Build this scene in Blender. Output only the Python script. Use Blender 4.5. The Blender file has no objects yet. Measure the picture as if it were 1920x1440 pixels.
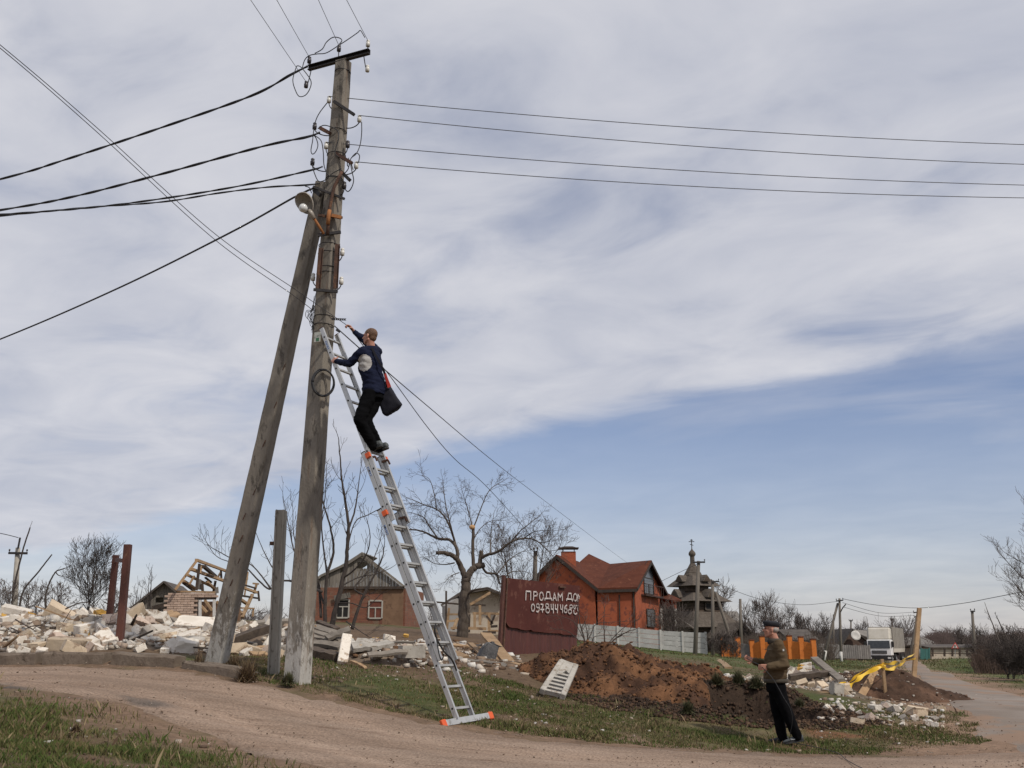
import bpy, bmesh, math, random
import numpy as np
from mathutils import Vector, Matrix, Euler, noise as mnoise

random.seed(11)
RNG = np.random.default_rng(11)
SC = bpy.context.scene
COL = SC.collection
R = math.radians

# ------------------------------------------------------------------ camera
HC = 1.5                       # eye height above the lowest ground nearby
FPX = 1867.0                   # 35 mm lens on a 36 mm sensor, in photo pixels
PITCH = math.atan(492.0 / FPX)
cam_d = bpy.data.cameras.new('camera')
cam_d.lens = 35.0
cam_d.sensor_width = 36.0
cam_d.clip_start = 0.1
cam_d.clip_end = 3000.0
cam = bpy.data.objects.new('camera', cam_d)
COL.objects.link(cam)
cam.location = (0, 0, HC)
cam.rotation_euler = (R(90) + PITCH, 0, 0)
SC.camera = cam
SC.render.resolution_x, SC.render.resolution_y = 1024, 768

# ------------------------------------------------------------------ light
SUN_EL, SUN_AZ = R(48), R(134)         # azimuth clockwise from +Y (the view direction)
sun_d = bpy.data.lights.new('sun', 'SUN')
sun_d.energy = 2.7
sun_d.angle = R(2.5)                   # seen through thin cloud
sun_d.color = (1.0, 0.93, 0.82)
sun = bpy.data.objects.new('sun', sun_d)
COL.objects.link(sun)
sdir = Vector((math.sin(SUN_AZ) * math.cos(SUN_EL), math.cos(SUN_AZ) * math.cos(SUN_EL), math.sin(SUN_EL)))
sun.rotation_euler = sdir.to_track_quat('Z', 'Y').to_euler()

SC.view_settings.view_transform = 'Standard'
SC.view_settings.look = 'None'
SC.view_settings.exposure = 0.0
SC.view_settings.gamma = 1.0
SC.view_settings.use_curve_mapping = False


def pix_dir(u, v):
    a, b = (u - 960.0) / FPX, (720.0 - v) / FPX
    cp, sp = math.cos(PITCH), math.sin(PITCH)
    return Vector((a, cp - b * sp, sp + b * cp))


def P(u, v, d):
    """world point seen at photo pixel (u, v) at distance d (metres along +Y)"""
    q = pix_dir(u, v)
    return Vector((0, 0, HC)) + q * (d / q.y)


def build_world():
    w = bpy.data.worlds.new('World')
    SC.world = w
    w.use_nodes = True
    nt = w.node_tree
    nt.nodes.clear()
    N = nt.nodes.new
    L = nt.links.new
    out = N('ShaderNodeOutputWorld')
    sky = N('ShaderNodeTexSky')
    sky.sky_type = 'NISHITA'
    sky.sun_disc = False
    sky.sun_elevation = SUN_EL
    sky.sun_rotation = SUN_AZ
    sky.air_density = 1.0
    sky.dust_density = 0.6
    sky.ozone_density = 3.5
    bg = N('ShaderNodeBackground')
    bg.inputs['Strength'].default_value = 0.10
    tint = N('ShaderNodeVectorMath')               # slightly violet spring air
    tint.operation = 'MULTIPLY'
    tint.inputs[1].default_value = (1.16, 1.0, 1.02)
    L(sky.outputs[0], tint.inputs[0])
    L(tint.outputs[0], bg.inputs['Color'])
    tc = N('ShaderNodeTexCoord')
    sep = N('ShaderNodeSeparateXYZ')
    L(tc.outputs['Generated'], sep.inputs[0])

    def M(op, a, b=None, c=None, clamp=False):
        n = N('ShaderNodeMath')
        n.operation = op
        n.use_clamp = clamp
        for i, x in enumerate((a, b, c)):
            if x is None:
                continue
            if isinstance(x, (int, float)):
                n.inputs[i].default_value = x
            else:
                L(x, n.inputs[i])
        return n.outputs[0]

    K = 0.12
    # project every direction on a flat cloud layer
    zc = M('ADD', M('MAXIMUM', sep.outputs['Z'], 0.0), K)
    px = M('DIVIDE', sep.outputs['X'], zc)
    py = M('DIVIDE', sep.outputs['Y'], zc)

    def lay(u, v):
        q = pix_dir(u, v).normalized()
        return Vector((q.x / (q.z + K), q.y / (q.z + K)))
    A, B = lay(640, 900), lay(1920, 640)
    e = (B - A).normalized()                     # direction of the cloud streaks
    n = Vector((-e.y, e.x))
    if (lay(1000, 200) - A).dot(n) < 0:
        n = -n
    s = M('ADD', M('MULTIPLY', px, e.x), M('MULTIPLY', py, e.y))
    q = M('SUBTRACT', M('ADD', M('MULTIPLY', px, n.x), M('MULTIPLY', py, n.y)), A.dot(n))

    def fbm(ss, qs, scale, detail, rough, dist=0.0, off=0.0):
        c = N('ShaderNodeCombineXYZ')
        L(M('MULTIPLY_ADD', s, ss, off), c.inputs[0])
        L(M('MULTIPLY_ADD', q, qs, off * 0.7), c.inputs[1])
        t = N('ShaderNodeTexNoise')
        t.inputs['Scale'].default_value = scale
        t.inputs['Detail'].default_value = detail
        t.inputs['Roughness'].default_value = rough
        t.inputs['Distortion'].default_value = dist
        L(c.outputs[0], t.inputs['Vector'])
        return t.outputs['Fac']

    def smooth(x, lo, hi):
        m = N('ShaderNodeMapRange')
        m.interpolation_type = 'SMOOTHSTEP'
        m.inputs['From Min'].default_value = lo
        m.inputs['From Max'].default_value = hi
        L(x, m.inputs['Value'])
        return m.outputs[0]

    big = fbm(0.7, 0.9, 0.75, 5, 0.55, 0.4, 3.1)
    streak = fbm(0.55, 1.05, 1.5, 6, 0.54, 0.6, 7.7)
    fine = fbm(0.9, 1.15, 3.0, 6, 0.54, 0.5, 1.3)
    edge = M('ADD', q, M('MULTIPLY', M('SUBTRACT', streak, 0.5), 0.60))
    edge = M('ADD', edge, M('MULTIPLY', M('SUBTRACT', fine, 0.5), 0.30))
    bank = smooth(edge, -0.12, 0.24)                # the cloud sheet above its diagonal edge
    veil = M('MULTIPLY', smooth(M('ADD', M('MULTIPLY', streak, 0.6), M('MULTIPLY', big, 0.4)), 0.38, 0.74), 0.66)
    thin = smooth(M('ADD', M('MULTIPLY', streak, 0.55), M('MULTIPLY', fine, 0.45)), 0.30, 0.50)
    cover = M('MULTIPLY', bank, M('MULTIPLY_ADD', thin, 0.38, 0.60))
    cover = M('MAXIMUM', cover, veil)
    # whitening towards the horizon through the thin layer
    hz = smooth(sep.outputs['Z'], 0.30, -0.02)
    cover = M('MAXIMUM', cover, M('MULTIPLY', hz, 0.55))
    cover = M('MULTIPLY', cover, 0.95, clamp=True)
    shade = M('ADD', M('MULTIPLY', big, 0.45), M('MULTIPLY', fine, 0.55))
    cr = N('ShaderNodeValToRGB')
    cr.color_ramp.elements[0].position = 0.30
    cr.color_ramp.elements[0].color = (0.430, 0.460, 0.555, 1)
    cr.color_ramp.elements[1].position = 0.66
    cr.color_ramp.elements[1].color = (0.715, 0.715, 0.755, 1)
    L(shade, cr.inputs[0])
    cb = N('ShaderNodeBackground')
    cb.inputs['Strength'].default_value = 1.0
    L(cr.outputs[0], cb.inputs['Color'])
    mix = N('ShaderNodeMixShader')
    L(cover, mix.inputs[0])
    L(bg.outputs[0], mix.inputs[1])
    L(cb.outputs[0], mix.inputs[2])
    L(mix.outputs[0], out.inputs['Surface'])


build_world()

# ------------------------------------------------------------------ materials
MATS = {}


def hexc(c):
    """sRGB 0-255 triple -> linear rgba"""
    return tuple(((x / 255.0) / 12.92 if x / 255.0 <= 0.04045 else ((x / 255.0 + 0.055) / 1.055) ** 2.4) for x in c) + (1.0,)


def lin(c):
    return tuple(c) + (1.0,)


def mat(name, c1, c2=None, rough=0.8, scale=4.0, detail=6.0, bump=0.0, bscale=None, metal=0.0,
        rnd=0.0, stretch=(1, 1, 1), c3=None, spots=0.0, sscale=9.0, coords='Object', spec=None, lo=0.35, hi=0.65, world=False):
    """two-colour noise material with bump, optional third colour in patches and per-object tone"""
    if name in MATS:
        return MATS[name]
    m = bpy.data.materials.new(name)
    m.use_nodes = True
    nt = m.node_tree
    b = nt.nodes['Principled BSDF']
    N, L = nt.nodes.new, nt.links.new
    b.inputs['Roughness'].default_value = rough
    b.inputs['Metallic'].default_value = metal
    if spec is not None:
        b.inputs['Specular IOR Level'].default_value = spec
    tc = N('ShaderNodeTexCoord')
    mp = N('ShaderNodeMapping')
    mp.inputs['Scale'].default_value = stretch
    if world:
        g = N('ShaderNodeNewGeometry')
        L(g.outputs['Position'], mp.inputs[0])
    else:
        L(tc.outputs[coords], mp.inputs[0])
    oi = N('ShaderNodeObjectInfo')
    add = N('ShaderNodeVectorMath')
    add.operation = 'MULTIPLY_ADD'
    L(oi.outputs['Random'], add.inputs[0])
    add.inputs[1].default_value = (37.0, 17.0, 29.0)
    L(mp.outputs[0], add.inputs[2])
    vec = add.outputs[0]
    tn = N('ShaderNodeTexNoise')
    tn.inputs['Scale'].default_value = scale
    tn.inputs['Detail'].default_value = detail
    tn.inputs['Roughness'].default_value = 0.62
    L(vec, tn.inputs['Vector'])
    cr = N('ShaderNodeValToRGB')
    cr.color_ramp.elements[0].position = lo
    cr.color_ramp.elements[1].position = hi
    cr.color_ramp.elements[0].color = lin(c1)
    cr.color_ramp.elements[1].color = lin(c2 if c2 else c1)
    L(tn.outputs['Fac'], cr.inputs[0])
    col = cr.outputs[0]
    if c3 is not None:
        t3 = N('ShaderNodeTexNoise')
        t3.inputs['Scale'].default_value = sscale
        t3.inputs['Detail'].default_value = 5
        t3.inputs['Roughness'].default_value = 0.7
        L(vec, t3.inputs['Vector'])
        mr = N('ShaderNodeMapRange')
        mr.inputs['From Min'].default_value = 0.62 - spots * 0.3
        mr.inputs['From Max'].default_value = 0.70 - spots * 0.3
        L(t3.outputs['Fac'], mr.inputs['Value'])
        mx = N('ShaderNodeMix')
        mx.data_type = 'RGBA'
        L(mr.outputs[0], mx.inputs['Factor'])
        L(col, mx.inputs['A'])
        mx.inputs['B'].default_value = lin(c3)
        col = mx.outputs['Result']
    if rnd:
        mr = N('ShaderNodeMapRange')
        mr.inputs['To Min'].default_value = 1 - rnd
        mr.inputs['To Max'].default_value = 1 + rnd
        L(oi.outputs['Random'], mr.inputs['Value'])
        vm = N('ShaderNodeVectorMath')
        vm.operation = 'SCALE'
        L(col, vm.inputs[0])
        L(mr.outputs[0], vm.inputs['Scale'])
        col = vm.outputs[0]
    L(col, b.inputs['Base Color'])
    if bump:
        t2 = N('ShaderNodeTexNoise')
        t2.inputs['Scale'].default_value = bscale or scale * 4
        t2.inputs['Detail'].default_value = 6
        t2.inputs['Roughness'].default_value = 0.65
        L(vec, t2.inputs['Vector'])
        bp = N('ShaderNodeBump')
        bp.inputs['Strength'].default_value = min(1.0, bump)
        bp.inputs['Distance'].default_value = 0.02
        L(t2.outputs['Fac'], bp.inputs['Height'])
        L(bp.outputs[0], b.inputs['Normal'])
    MATS[name] = m
    return m


def vcol_mat(name, rough=0.9, bump=0.0, bscale=30.0, amp=0.0, nscale=3.0, trans=0.0):
    """colour read from the 'Col' attribute, with a little noise"""
    m = bpy.data.materials.new(name)
    m.use_nodes = True
    nt = m.node_tree
    b = nt.nodes['Principled BSDF']
    N, L = nt.nodes.new, nt.links.new
    b.inputs['Roughness'].default_value = rough
    b.inputs['Specular IOR Level'].default_value = 0.2
    at = N('ShaderNodeAttribute')
    at.attribute_name = 'Col'
    col = at.outputs['Color']
    g = N('ShaderNodeNewGeometry')
    if amp:
        t = N('ShaderNodeTexNoise')
        t.inputs['Scale'].default_value = nscale
        t.inputs['Detail'].default_value = 8
        t.inputs['Roughness'].default_value = 0.7
        L(g.outputs['Position'], t.inputs['Vector'])
        mr = N('ShaderNodeMapRange')
        mr.inputs['From Min'].default_value = 0.3
        mr.inputs['From Max'].default_value = 0.7
        mr.inputs['To Min'].default_value = 1 - amp
        mr.inputs['To Max'].default_value = 1 + amp
        L(t.outputs['Fac'], mr.inputs['Value'])
        vm = N('ShaderNodeVectorMath')
        vm.operation = 'SCALE'
        L(col, vm.inputs[0])
        L(mr.outputs[0], vm.inputs['Scale'])
        col = vm.outputs[0]
    L(col, b.inputs['Base Color'])
    if bump:
        t2 = N('ShaderNodeTexNoise')
        t2.inputs['Scale'].default_value = bscale
        t2.inputs['Detail'].default_value = 7
        t2.inputs['Roughness'].default_value = 0.7
        L(g.outputs['Position'], t2.inputs['Vector'])
        bp = N('ShaderNodeBump')
        bp.inputs['Strength'].default_value = bump
        bp.inputs['Distance'].default_value = 0.03
        L(t2.outputs['Fac'], bp.inputs['Height'])
        L(bp.outputs[0], b.inputs['Normal'])
    MATS[name] = m
    return m


# ------------------------------------------------------------------ mesh helpers
def frame(d, up=Vector((0, 0, 1))):
    d = Vector(d).normalized()
    s = d.cross(up)
    if s.length < 1e-4:
        s = d.cross(Vector((1, 0, 0)))
    s.normalize()
    return s, s.cross(d).normalized(), d      # side, up-ish, along


class MB:
    """collects shapes (world coordinates) that become ONE mesh object"""

    def __init__(self):
        self.v, self.f, self.m = [], [], []

    def add(self, vs, fs, mi=0):
        o = len(self.v)
        self.v += [Vector(x) for x in vs]
        for f in fs:
            self.f.append(tuple(i + o for i in f))
            self.m.append(mi)
        return self

    def box(self, c, size, rot=None, mi=0, taper=1.0):
        hx, hy, hz = size[0] / 2, size[1] / 2, size[2] / 2
        vs = []
        for z in (-1, 1):
            k = taper if z > 0 else 1.0
            for x, y in ((-1, -1), (1, -1), (1, 1), (-1, 1)):
                vs.append(Vector((x * hx * k, y * hy * k, z * hz)))
        if rot is not None:
            vs = [rot @ q for q in vs]
        c = Vector(c)
        return self.add([q + c for q in vs], [(3, 2, 1, 0), (4, 5, 6, 7), (0, 1, 5, 4), (1, 2, 6, 5), (2, 3, 7, 6), (3, 0, 4, 7)], mi)

    def beam(self, p0, p1, w, h, up=Vector((0, 0, 1)), mi=0, w1=None, h1=None):
        """box from p0 to p1; w across, h along up"""
        p0, p1 = Vector(p0), Vector(p1)
        s, t, d = frame(p1 - p0, up)
        w1 = w if w1 is None else w1
        h1 = h if h1 is None else h1
        vs = []
        for p, ww, hh in ((p0, w, h), (p1, w1, h1)):
            for a, b in ((-1, -1), (1, -1), (1, 1), (-1, 1)):
                vs.append(p + s * (a * ww / 2) + t * (b * hh / 2))
        return self.add(vs, [(0, 1, 2, 3), (7, 6, 5, 4), (4, 5, 1, 0), (5, 6, 2, 1), (6, 7, 3, 2), (7, 4, 0, 3)], mi)

    def tube(self, pts, r, n=8, cap=True, mi=0, up=Vector((0, 0, 1))):
        pts = [Vector(p) for p in pts]
        k = len(pts)
        rr = [r] * k if isinstance(r, (int, float)) else list(r)
        vs, prev = [], None
        for i, p in enumerate(pts):
            d = pts[min(i + 1, k - 1)] - pts[max(i - 1, 0)]
            if d.length < 1e-9:
                d = Vector((0, 0, 1))
            d.normalize()
            if prev is None:
                s, t, _ = frame(d, up)
            else:
                s = prev - d * prev.dot(d)
                if s.length < 1e-5:
                    s, t, _ = frame(d, up)
                s.normalize()
                t = s.cross(d)
            prev = s
            for j in range(n):
                a = 2 * math.pi * j / n
                vs.append(p + (s * math.cos(a) + t * math.sin(a)) * rr[i])
        fs = []
        for i in range(k - 1):
            for j in range(n):
                j2 = (j + 1) % n
                fs.append((i * n + j, (i + 1) * n + j, (i + 1) * n + j2, i * n + j2))
        if cap:
            fs.append(tuple(range(n)))
            fs.append(tuple((k - 1) * n + j for j in reversed(range(n))))
        return self.add(vs, fs, mi)

    def lathe(self, base, axis, prof, n=12, mi=0, up=Vector((0, 0, 1))):
        """prof: (radius, distance along the axis)"""
        base = Vector(base)
        s, t, d = frame(axis, up)
        vs = []
        for r, h in prof:
            for j in range(n):
                a = 2 * math.pi * j / n
                vs.append(base + d * h + (s * math.cos(a) + t * math.sin(a)) * max(r, 1e-4))
        fs = []
        k = len(prof)
        for i in range(k - 1):
            for j in range(n):
                j2 = (j + 1) % n
                fs.append((i * n + j, (i + 1) * n + j, (i + 1) * n + j2, i * n + j2))
        fs.append(tuple(range(n)))
        fs.append(tuple((k - 1) * n + j for j in reversed(range(n))))
        return self.add(vs, fs, mi)

    def ring(self, c, nrm, rad, r, n=24, k=5, a0=0.0, a1=2 * math.pi, mi=0, sq=1.0):
        s, t, d = frame(nrm)
        c = Vector(c)
        pts = [c + (s * math.cos(a0 + (a1 - a0) * i / n) + t * math.sin(a0 + (a1 - a0) * i / n) * sq) * rad for i in range(n + 1)]
        return self.tube(pts, r, k, True, mi, up=d)

    def poly(self, pts, th, nrm=None, mi=0):
        """a flat outline with a real thickness th along its normal"""
        pts = [Vector(p) for p in pts]
        if nrm is None:
            nrm = (pts[1] - pts[0]).cross(pts[2] - pts[1]).normalized()
        nrm = Vector(nrm)
        k = len(pts)
        vs = [p - nrm * th / 2 for p in pts] + [p + nrm * th / 2 for p in pts]
        fs = [tuple(reversed(range(k))), tuple(range(k, 2 * k))]
        for i in range(k):
            j = (i + 1) % k
            fs.append((i, j, j + k, i + k))
        return self.add(vs, fs, mi)

    def build(self, name, mats, parent=None, smooth=False, bevel=0.0):
        off = world_loc(parent) if parent is not None else Vector((0, 0, 0))
        me = bpy.data.meshes.new(name)
        me.from_pydata([tuple(q - off) for q in self.v], [], self.f)
        for mm in (mats if isinstance(mats, (list, tuple)) else [mats]):
            me.materials.append(mm)
        if any(self.m):
            me.polygons.foreach_set('material_index', self.m)
        bm = bmesh.new()
        bm.from_mesh(me)
        bmesh.ops.recalc_face_normals(bm, faces=bm.faces[:])
        if bevel:
            bmesh.ops.bevel(bm, geom=bm.edges[:], offset=bevel, segments=1, affect='EDGES', clamp_overlap=True)
        bm.to_mesh(me)
        bm.free()
        if smooth:
            me.polygons.foreach_set('use_smooth', [True] * len(me.polygons))
        o = bpy.data.objects.new(name, me)
        COL.objects.link(o)
        if parent is not None:
            o.parent = parent
        return o


LOC = {}


def world_loc(o):
    if o is None:
        return Vector((0, 0, 0))
    if o.name in LOC:
        return LOC[o.name]
    return Vector(o.location) + (world_loc(o.parent) if o.parent else Vector((0, 0, 0)))


def tag(o, label, cat, group=None):
    o['label'] = label
    o['category'] = cat
    if group:
        o['group'] = group
    return o


def thing(name, loc, label, cat, group=None):
    o = bpy.data.objects.new(name, None)
    COL.objects.link(o)
    o.location = loc
    o.empty_display_size = 0.2
    return tag(o, label, cat, group)


def struct(o):
    o['kind'] = 'structure'
    return o


def stuff(o):
    o['kind'] = 'stuff'
    return o


def origin_to(o, p):
    """move a one-mesh thing's origin to p without moving its shape"""
    p = Vector(p)
    o.data.transform(Matrix.Translation(-p))
    o.location = p
    return o


def np_mesh(name, verts, faces, m, cols=None, smooth=False, parent=None):
    """fast mesh from numpy arrays; faces is (n,3) or (n,4); cols per vertex"""
    me = bpy.data.meshes.new(name)
    verts = np.asarray(verts, np.float32)
    faces = np.asarray(faces, np.int32)
    k = faces.shape[1]
    me.vertices.add(len(verts))
    me.vertices.foreach_set('co', verts.ravel())
    me.loops.add(faces.size)
    me.loops.foreach_set('vertex_index', faces.ravel())
    me.polygons.add(len(faces))
    me.polygons.foreach_set('loop_start', np.arange(0, faces.size, k, dtype=np.int32))
    me.polygons.foreach_set('loop_total', np.full(len(faces), k, np.int32))
    if smooth:
        me.polygons.foreach_set('use_smooth', np.ones(len(faces), bool))
    me.update()
    me.validate()
    if cols is not None:
        at = me.color_attributes.new('Col', 'FLOAT_COLOR', 'POINT')
        c = np.ones((len(verts), 4), np.float32)
        c[:, :3] = cols
        at.data.foreach_set('color', c.ravel())
    me.materials.append(m)
    o = bpy.data.objects.new(name, me)
    COL.objects.link(o)
    if parent is not None:
        o.parent = parent
    return o


# smooth value noise for numpy arrays
def vnoise(x, y, scale, seed=0, octaves=4, rough=0.5):
    x = np.asarray(x, float) * scale
    y = np.asarray(y, float) * scale
    tot, amp, norm = 0.0, 1.0, 0.0
    for o in range(octaves):
        xi, yi = np.floor(x).astype(np.int64), np.floor(y).astype(np.int64)
        fx, fy = x - xi, y - yi
        fx, fy = fx * fx * (3 - 2 * fx), fy * fy * (3 - 2 * fy)

        def h(a, b):
            n = (a * 374761393 + b * 668265263 + (seed + o * 71) * 974634777) & 0xFFFFFFFF
            n = ((n ^ (n >> 13)) * 1274126177) & 0xFFFFFFFF
            return ((n ^ (n >> 16)) & 0xFFFF) / 65535.0
        v = (h(xi, yi) * (1 - fx) + h(xi + 1, yi) * fx) * (1 - fy) + (h(xi, yi + 1) * (1 - fx) + h(xi + 1, yi + 1) * fx) * fy
        tot = tot + v * amp
        norm += amp
        amp *= rough
        x, y = x * 2.03 + 5.1, y * 2.03 + 9.7
    return tot / norm


def sstep(x, a, b):
    t = np.clip((np.asarray(x, float) - a) / (b - a), 0, 1)
    return t * t * (3 - 2 * t)

# ------------------------------------------------------------------ ground
GP = [(0, 1440, 7.0), (300, 1440, 7.9), (560, 1440, 9.1), (960, 1440, 10.3), (1400, 1440, 11.2), (1900, 1440, 11.8),
      (0, 1290, 11.9), (200, 1318, 11.4), (380, 1390, 10.3),
      (-150, 1250, 15.8), (0, 1250, 15.5), (300, 1254, 15.1), (480, 1282, 14.3), (640, 1312, 13.6), (850, 1355, 12.9),
      (1060, 1380, 12.8), (1280, 1400, 13.2), (1465, 1398, 14.4), (1700, 1412, 14.2), (1850, 1385, 15.5),
      (555, 1272, 14.2), (60, 1226, 16.3), (300, 1229, 16.0), (400, 1236, 15.6), (700, 1262, 16.0), (900, 1247, 19), (930, 1302, 16),
      (1100, 1318, 16.3), (1300, 1352, 15.6), (870, 1190, 30), (1000, 1234, 25), (1280, 1268, 22), (1500, 1284, 20),
      (1530, 1335, 17), (1660, 1322, 20.5), (1500, 1240, 60), (1305, 1240, 75), (1325, 1227, 87), (1100, 1203, 89.5), (1200, 1214, 88.4), (1450, 1235, 82), (1580, 1237, 108), (1735, 1241, 100), (1760, 1232, 105), (1791, 1233, 92), (1850, 1238, 86),
      (1600, 1244, 90), (1650, 1246, 112), (1740, 1262, 60), (1780, 1325, 20.5), (1850, 1270, 50), (1900, 1330, 19), (1920, 1265, 45),
      (1760, 1275, 36), (1450, 1245, 40),
      (360, 1163, 40), (290, 1165, 55), (680, 1168, 62), (26, 1152, 55), (885, 1190, 52), (-200, 1160, 50), (200, 1192, 26), (560, 1190, 28)]
GW = [(0, 0, 0.0), (-7, 1, 0.6), (7, 1, 0.0), (0, -15, 0.0), (-30, 0, 1.6), (30, 0, 0.0), (40, 30, 0.3), (14, 16, 0.35), (-14, 17, 1.5),
      (-25, 25, 1.9), (-60, 60, 3.0), (-60, 150, 3.5), (0, 200, 1.5), (100, 200, 0.2), (-200, 500, 2.5),
      (0, 600, 0.8), (300, 600, 0.3), (600, 300, 0.3), (-500, 100, 3.0), (60, 100, 0.0)]
_gp = np.array([tuple(P(*g)) for g in GP] + GW)


def _warp(x, y):
    x = np.asarray(x, float)
    y = np.asarray(y, float)
    yy = np.sign(y) * 10 * np.log1p(np.abs(y) / 10)
    xx = x / (1 + np.abs(y) / 22)
    return np.sign(xx) * 12 * np.log1p(np.abs(xx) / 12), yy


_cx, _cy = _warp(_gp[:, 0], _gp[:, 1])


def _tps_k(r2):
    return np.where(r2 > 1e-12, r2 * np.log(r2 + 1e-12), 0.0)


_n = len(_gp)
_A = np.zeros((_n + 3, _n + 3))
_A[:_n, :_n] = _tps_k((_cx[:, None] - _cx[None]) ** 2 + (_cy[:, None] - _cy[None]) ** 2) + np.eye(_n) * 0.6
_A[:_n, _n] = 1
_A[:_n, _n + 1] = _cx
_A[:_n, _n + 2] = _cy
_A[_n:, :_n] = _A[:_n, _n:].T
_w = np.linalg.solve(_A, np.concatenate([_gp[:, 2], np.zeros(3)]))


def gz0(x, y):
    """smooth lie of the land"""
    x, y = np.asarray(x, float), np.asarray(y, float)
    sh = np.broadcast(x, y).shape
    x, y = np.broadcast_to(x, sh).ravel(), np.broadcast_to(y, sh).ravel()
    wx, wy = _warp(x, y)
    z = _w[_n] + _w[_n + 1] * wx + _w[_n + 2] * wy
    for i in range(_n):
        z = z + _w[i] * _tps_k((wx - _cx[i]) ** 2 + (wy - _cy[i]) ** 2)
    return np.clip(z, -1.0, 5.0).reshape(sh)


def xy(u, v, d):
    p = P(u, v, d)
    return (p.x, p.y)


def ground_at(u, v, lo=4.0, hi=400.0):
    """where the view ray through a photo pixel meets the land"""
    q = pix_dir(u, v)
    a = lo
    for i in range(400):
        b = a * 1.012 + 0.01
        p = Vector((0, 0, HC)) + q * (b / q.y)
        if p.z < float(gz(p.x, p.y)):
            return Vector((p.x, p.y, float(gz(p.x, p.y))))
        a = b
        if a > hi:
            break
    p = Vector((0, 0, HC)) + q * (hi / q.y)
    return p


def interp(pts, n):
    pts = np.array(pts, float)
    s = np.concatenate([[0], np.cumsum(np.linalg.norm(np.diff(pts, axis=0), axis=1))])
    # Catmull-Rom through the points
    out = []
    for t in np.linspace(0, s[-1], n):
        i = int(np.clip(np.searchsorted(s, t) - 1, 0, len(pts) - 2))
        u = (t - s[i]) / (s[i + 1] - s[i])
        p0, p1, p2, p3 = pts[max(i - 1, 0)], pts[i], pts[i + 1], pts[min(i + 2, len(pts) - 1)]
        out.append(0.5 * ((2 * p1) + (-p0 + p2) * u + (2 * p0 - 5 * p1 + 4 * p2 - p3) * u * u + (-p0 + 3 * p1 - 3 * p2 + p3) * u ** 3))
    return np.array(out)


ROAD_FAR = interp([(-16, 17.2), xy(-150, 1252, 15.9), xy(0, 1252, 15.5), xy(300, 1256, 15.0), xy(480, 1284, 14.2), xy(640, 1314, 13.5), xy(850, 1358, 12.8),
                   xy(1060, 1382, 12.7), xy(1280, 1403, 13.0), xy(1560, 1417, 13.7), xy(1700, 1413, 14.1), xy(1790, 1402, 14.7), (10.5, 15.5), (16, 16.5)], 260)
ROAD_NEAR = interp([(-17, 13.0), xy(-150, 1282, 12.2), xy(0, 1291, 11.8), xy(200, 1321, 11.3), xy(380, 1393, 10.2), xy(560, 1442, 9.1),
                    (-0.6, 7.9), (1.5, 7.2), (4, 7.0), (7, 7.4), (11, 8.6), (17, 10.0)], 260)
ASP_L = interp([(7.4, 10.8), xy(1905, 1428, 11.9), xy(1862, 1396, 14), xy(1805, 1352, 17.5), xy(1762, 1312, 22), xy(1728, 1281, 32), xy(1700, 1260, 58), xy(1668, 1248, 95), (46, 150), (40, 220)], 130)
ASP_R = interp([(13.5, 11.4), (12.6, 13.2), (11.6, 16.2), xy(2015, 1322, 20), xy(1908, 1297, 27), xy(1806, 1276, 38), xy(1756, 1262, 60), xy(1716, 1249, 98), (56, 152), (50, 220)], 130)


def in_poly(x, y, poly):
    x, y = np.asarray(x, float), np.asarray(y, float)
    r = np.zeros(x.shape, bool)
    px, py = poly[:, 0], poly[:, 1]
    j = len(poly) - 1
    for i in range(len(poly)):
        c = ((py[i] > y) != (py[j] > y)) & (x < (px[j] - px[i]) * (y - py[i]) / (py[j] - py[i] + 1e-12) + px[i])
        r ^= c
        j = i
    return r


ROAD_POLY = np.concatenate([ROAD_FAR[::4], ROAD_NEAR[::-4]])
ASP_POLY = np.concatenate([ASP_L[::2], ASP_R[::-2]])
PIT = P(1392, 1328, 17.2)


def bumpf(x, y, cx, cy, rx, ry, rot=0.0):
    c, s = math.cos(rot), math.sin(rot)
    dx, dy = np.asarray(x, float) - cx, np.asarray(y, float) - cy
    a, b = (dx * c + dy * s) / rx, (-dx * s + dy * c) / ry
    return np.sqrt(a * a + b * b)


def gz(x, y):
    z = gz0(x, y)
    # a dug-out hollow with a steep bank behind it
    r = bumpf(x, y, PIT.x + 0.15, PIT.y - 0.25, 0.95 + 0.2 * np.sin(np.asarray(y, float) * 5), 0.95)
    z = z - 0.42 * (1 - sstep(r, 0.80, 1.0))
    r = bumpf(x, y, PIT.x + 0.1, PIT.y + 0.95, 1.5, 0.8)
    z = z + 0.18 * (1 - sstep(r, 0.55, 1.0))
    z = z - 0.30 * (1 - sstep(bumpf(x, y, PIT.x + 0.05, PIT.y + 0.35, 0.55, 0.5), 0.75, 1.0))
    z = z + 0.22 * (1 - sstep(bumpf(x, y, PIT.x - 0.4, PIT.y - 0.6, 2.7, 1.0), 0.5, 1.0)) * (vnoise(x, y, 2.6, 13, 5, 0.7) - 0.42)
    near = 1 - sstep(np.asarray(y, float), 30, 60)
    rd = on_road(x, y)
    z = z + near * (0.06 * (vnoise(x, y, 0.9, 3) - 0.5) * (1 - 0.4 * rd) + 0.05 * (vnoise(x, y, 3.5, 5) - 0.5) * (1 - 0.85 * rd))
    return z


def on_road(x, y):
    return (in_poly(x, y, ROAD_POLY) | in_poly(x, y, ASP_POLY)).astype(float)


def axis(lo, hi, fine_lo, fine_hi, step, grow=1.10):
    a = list(np.arange(fine_lo, fine_hi, step))
    s, x = step, fine_hi
    while x < hi:
        a.append(x)
        s *= grow
        x += s
    a.append(hi)
    s, x = step, fine_lo
    b = []
    while x > lo:
        s *= grow
        x -= s
        b.append(max(x, lo))
    return np.array(sorted(set(b)) + a)


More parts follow.
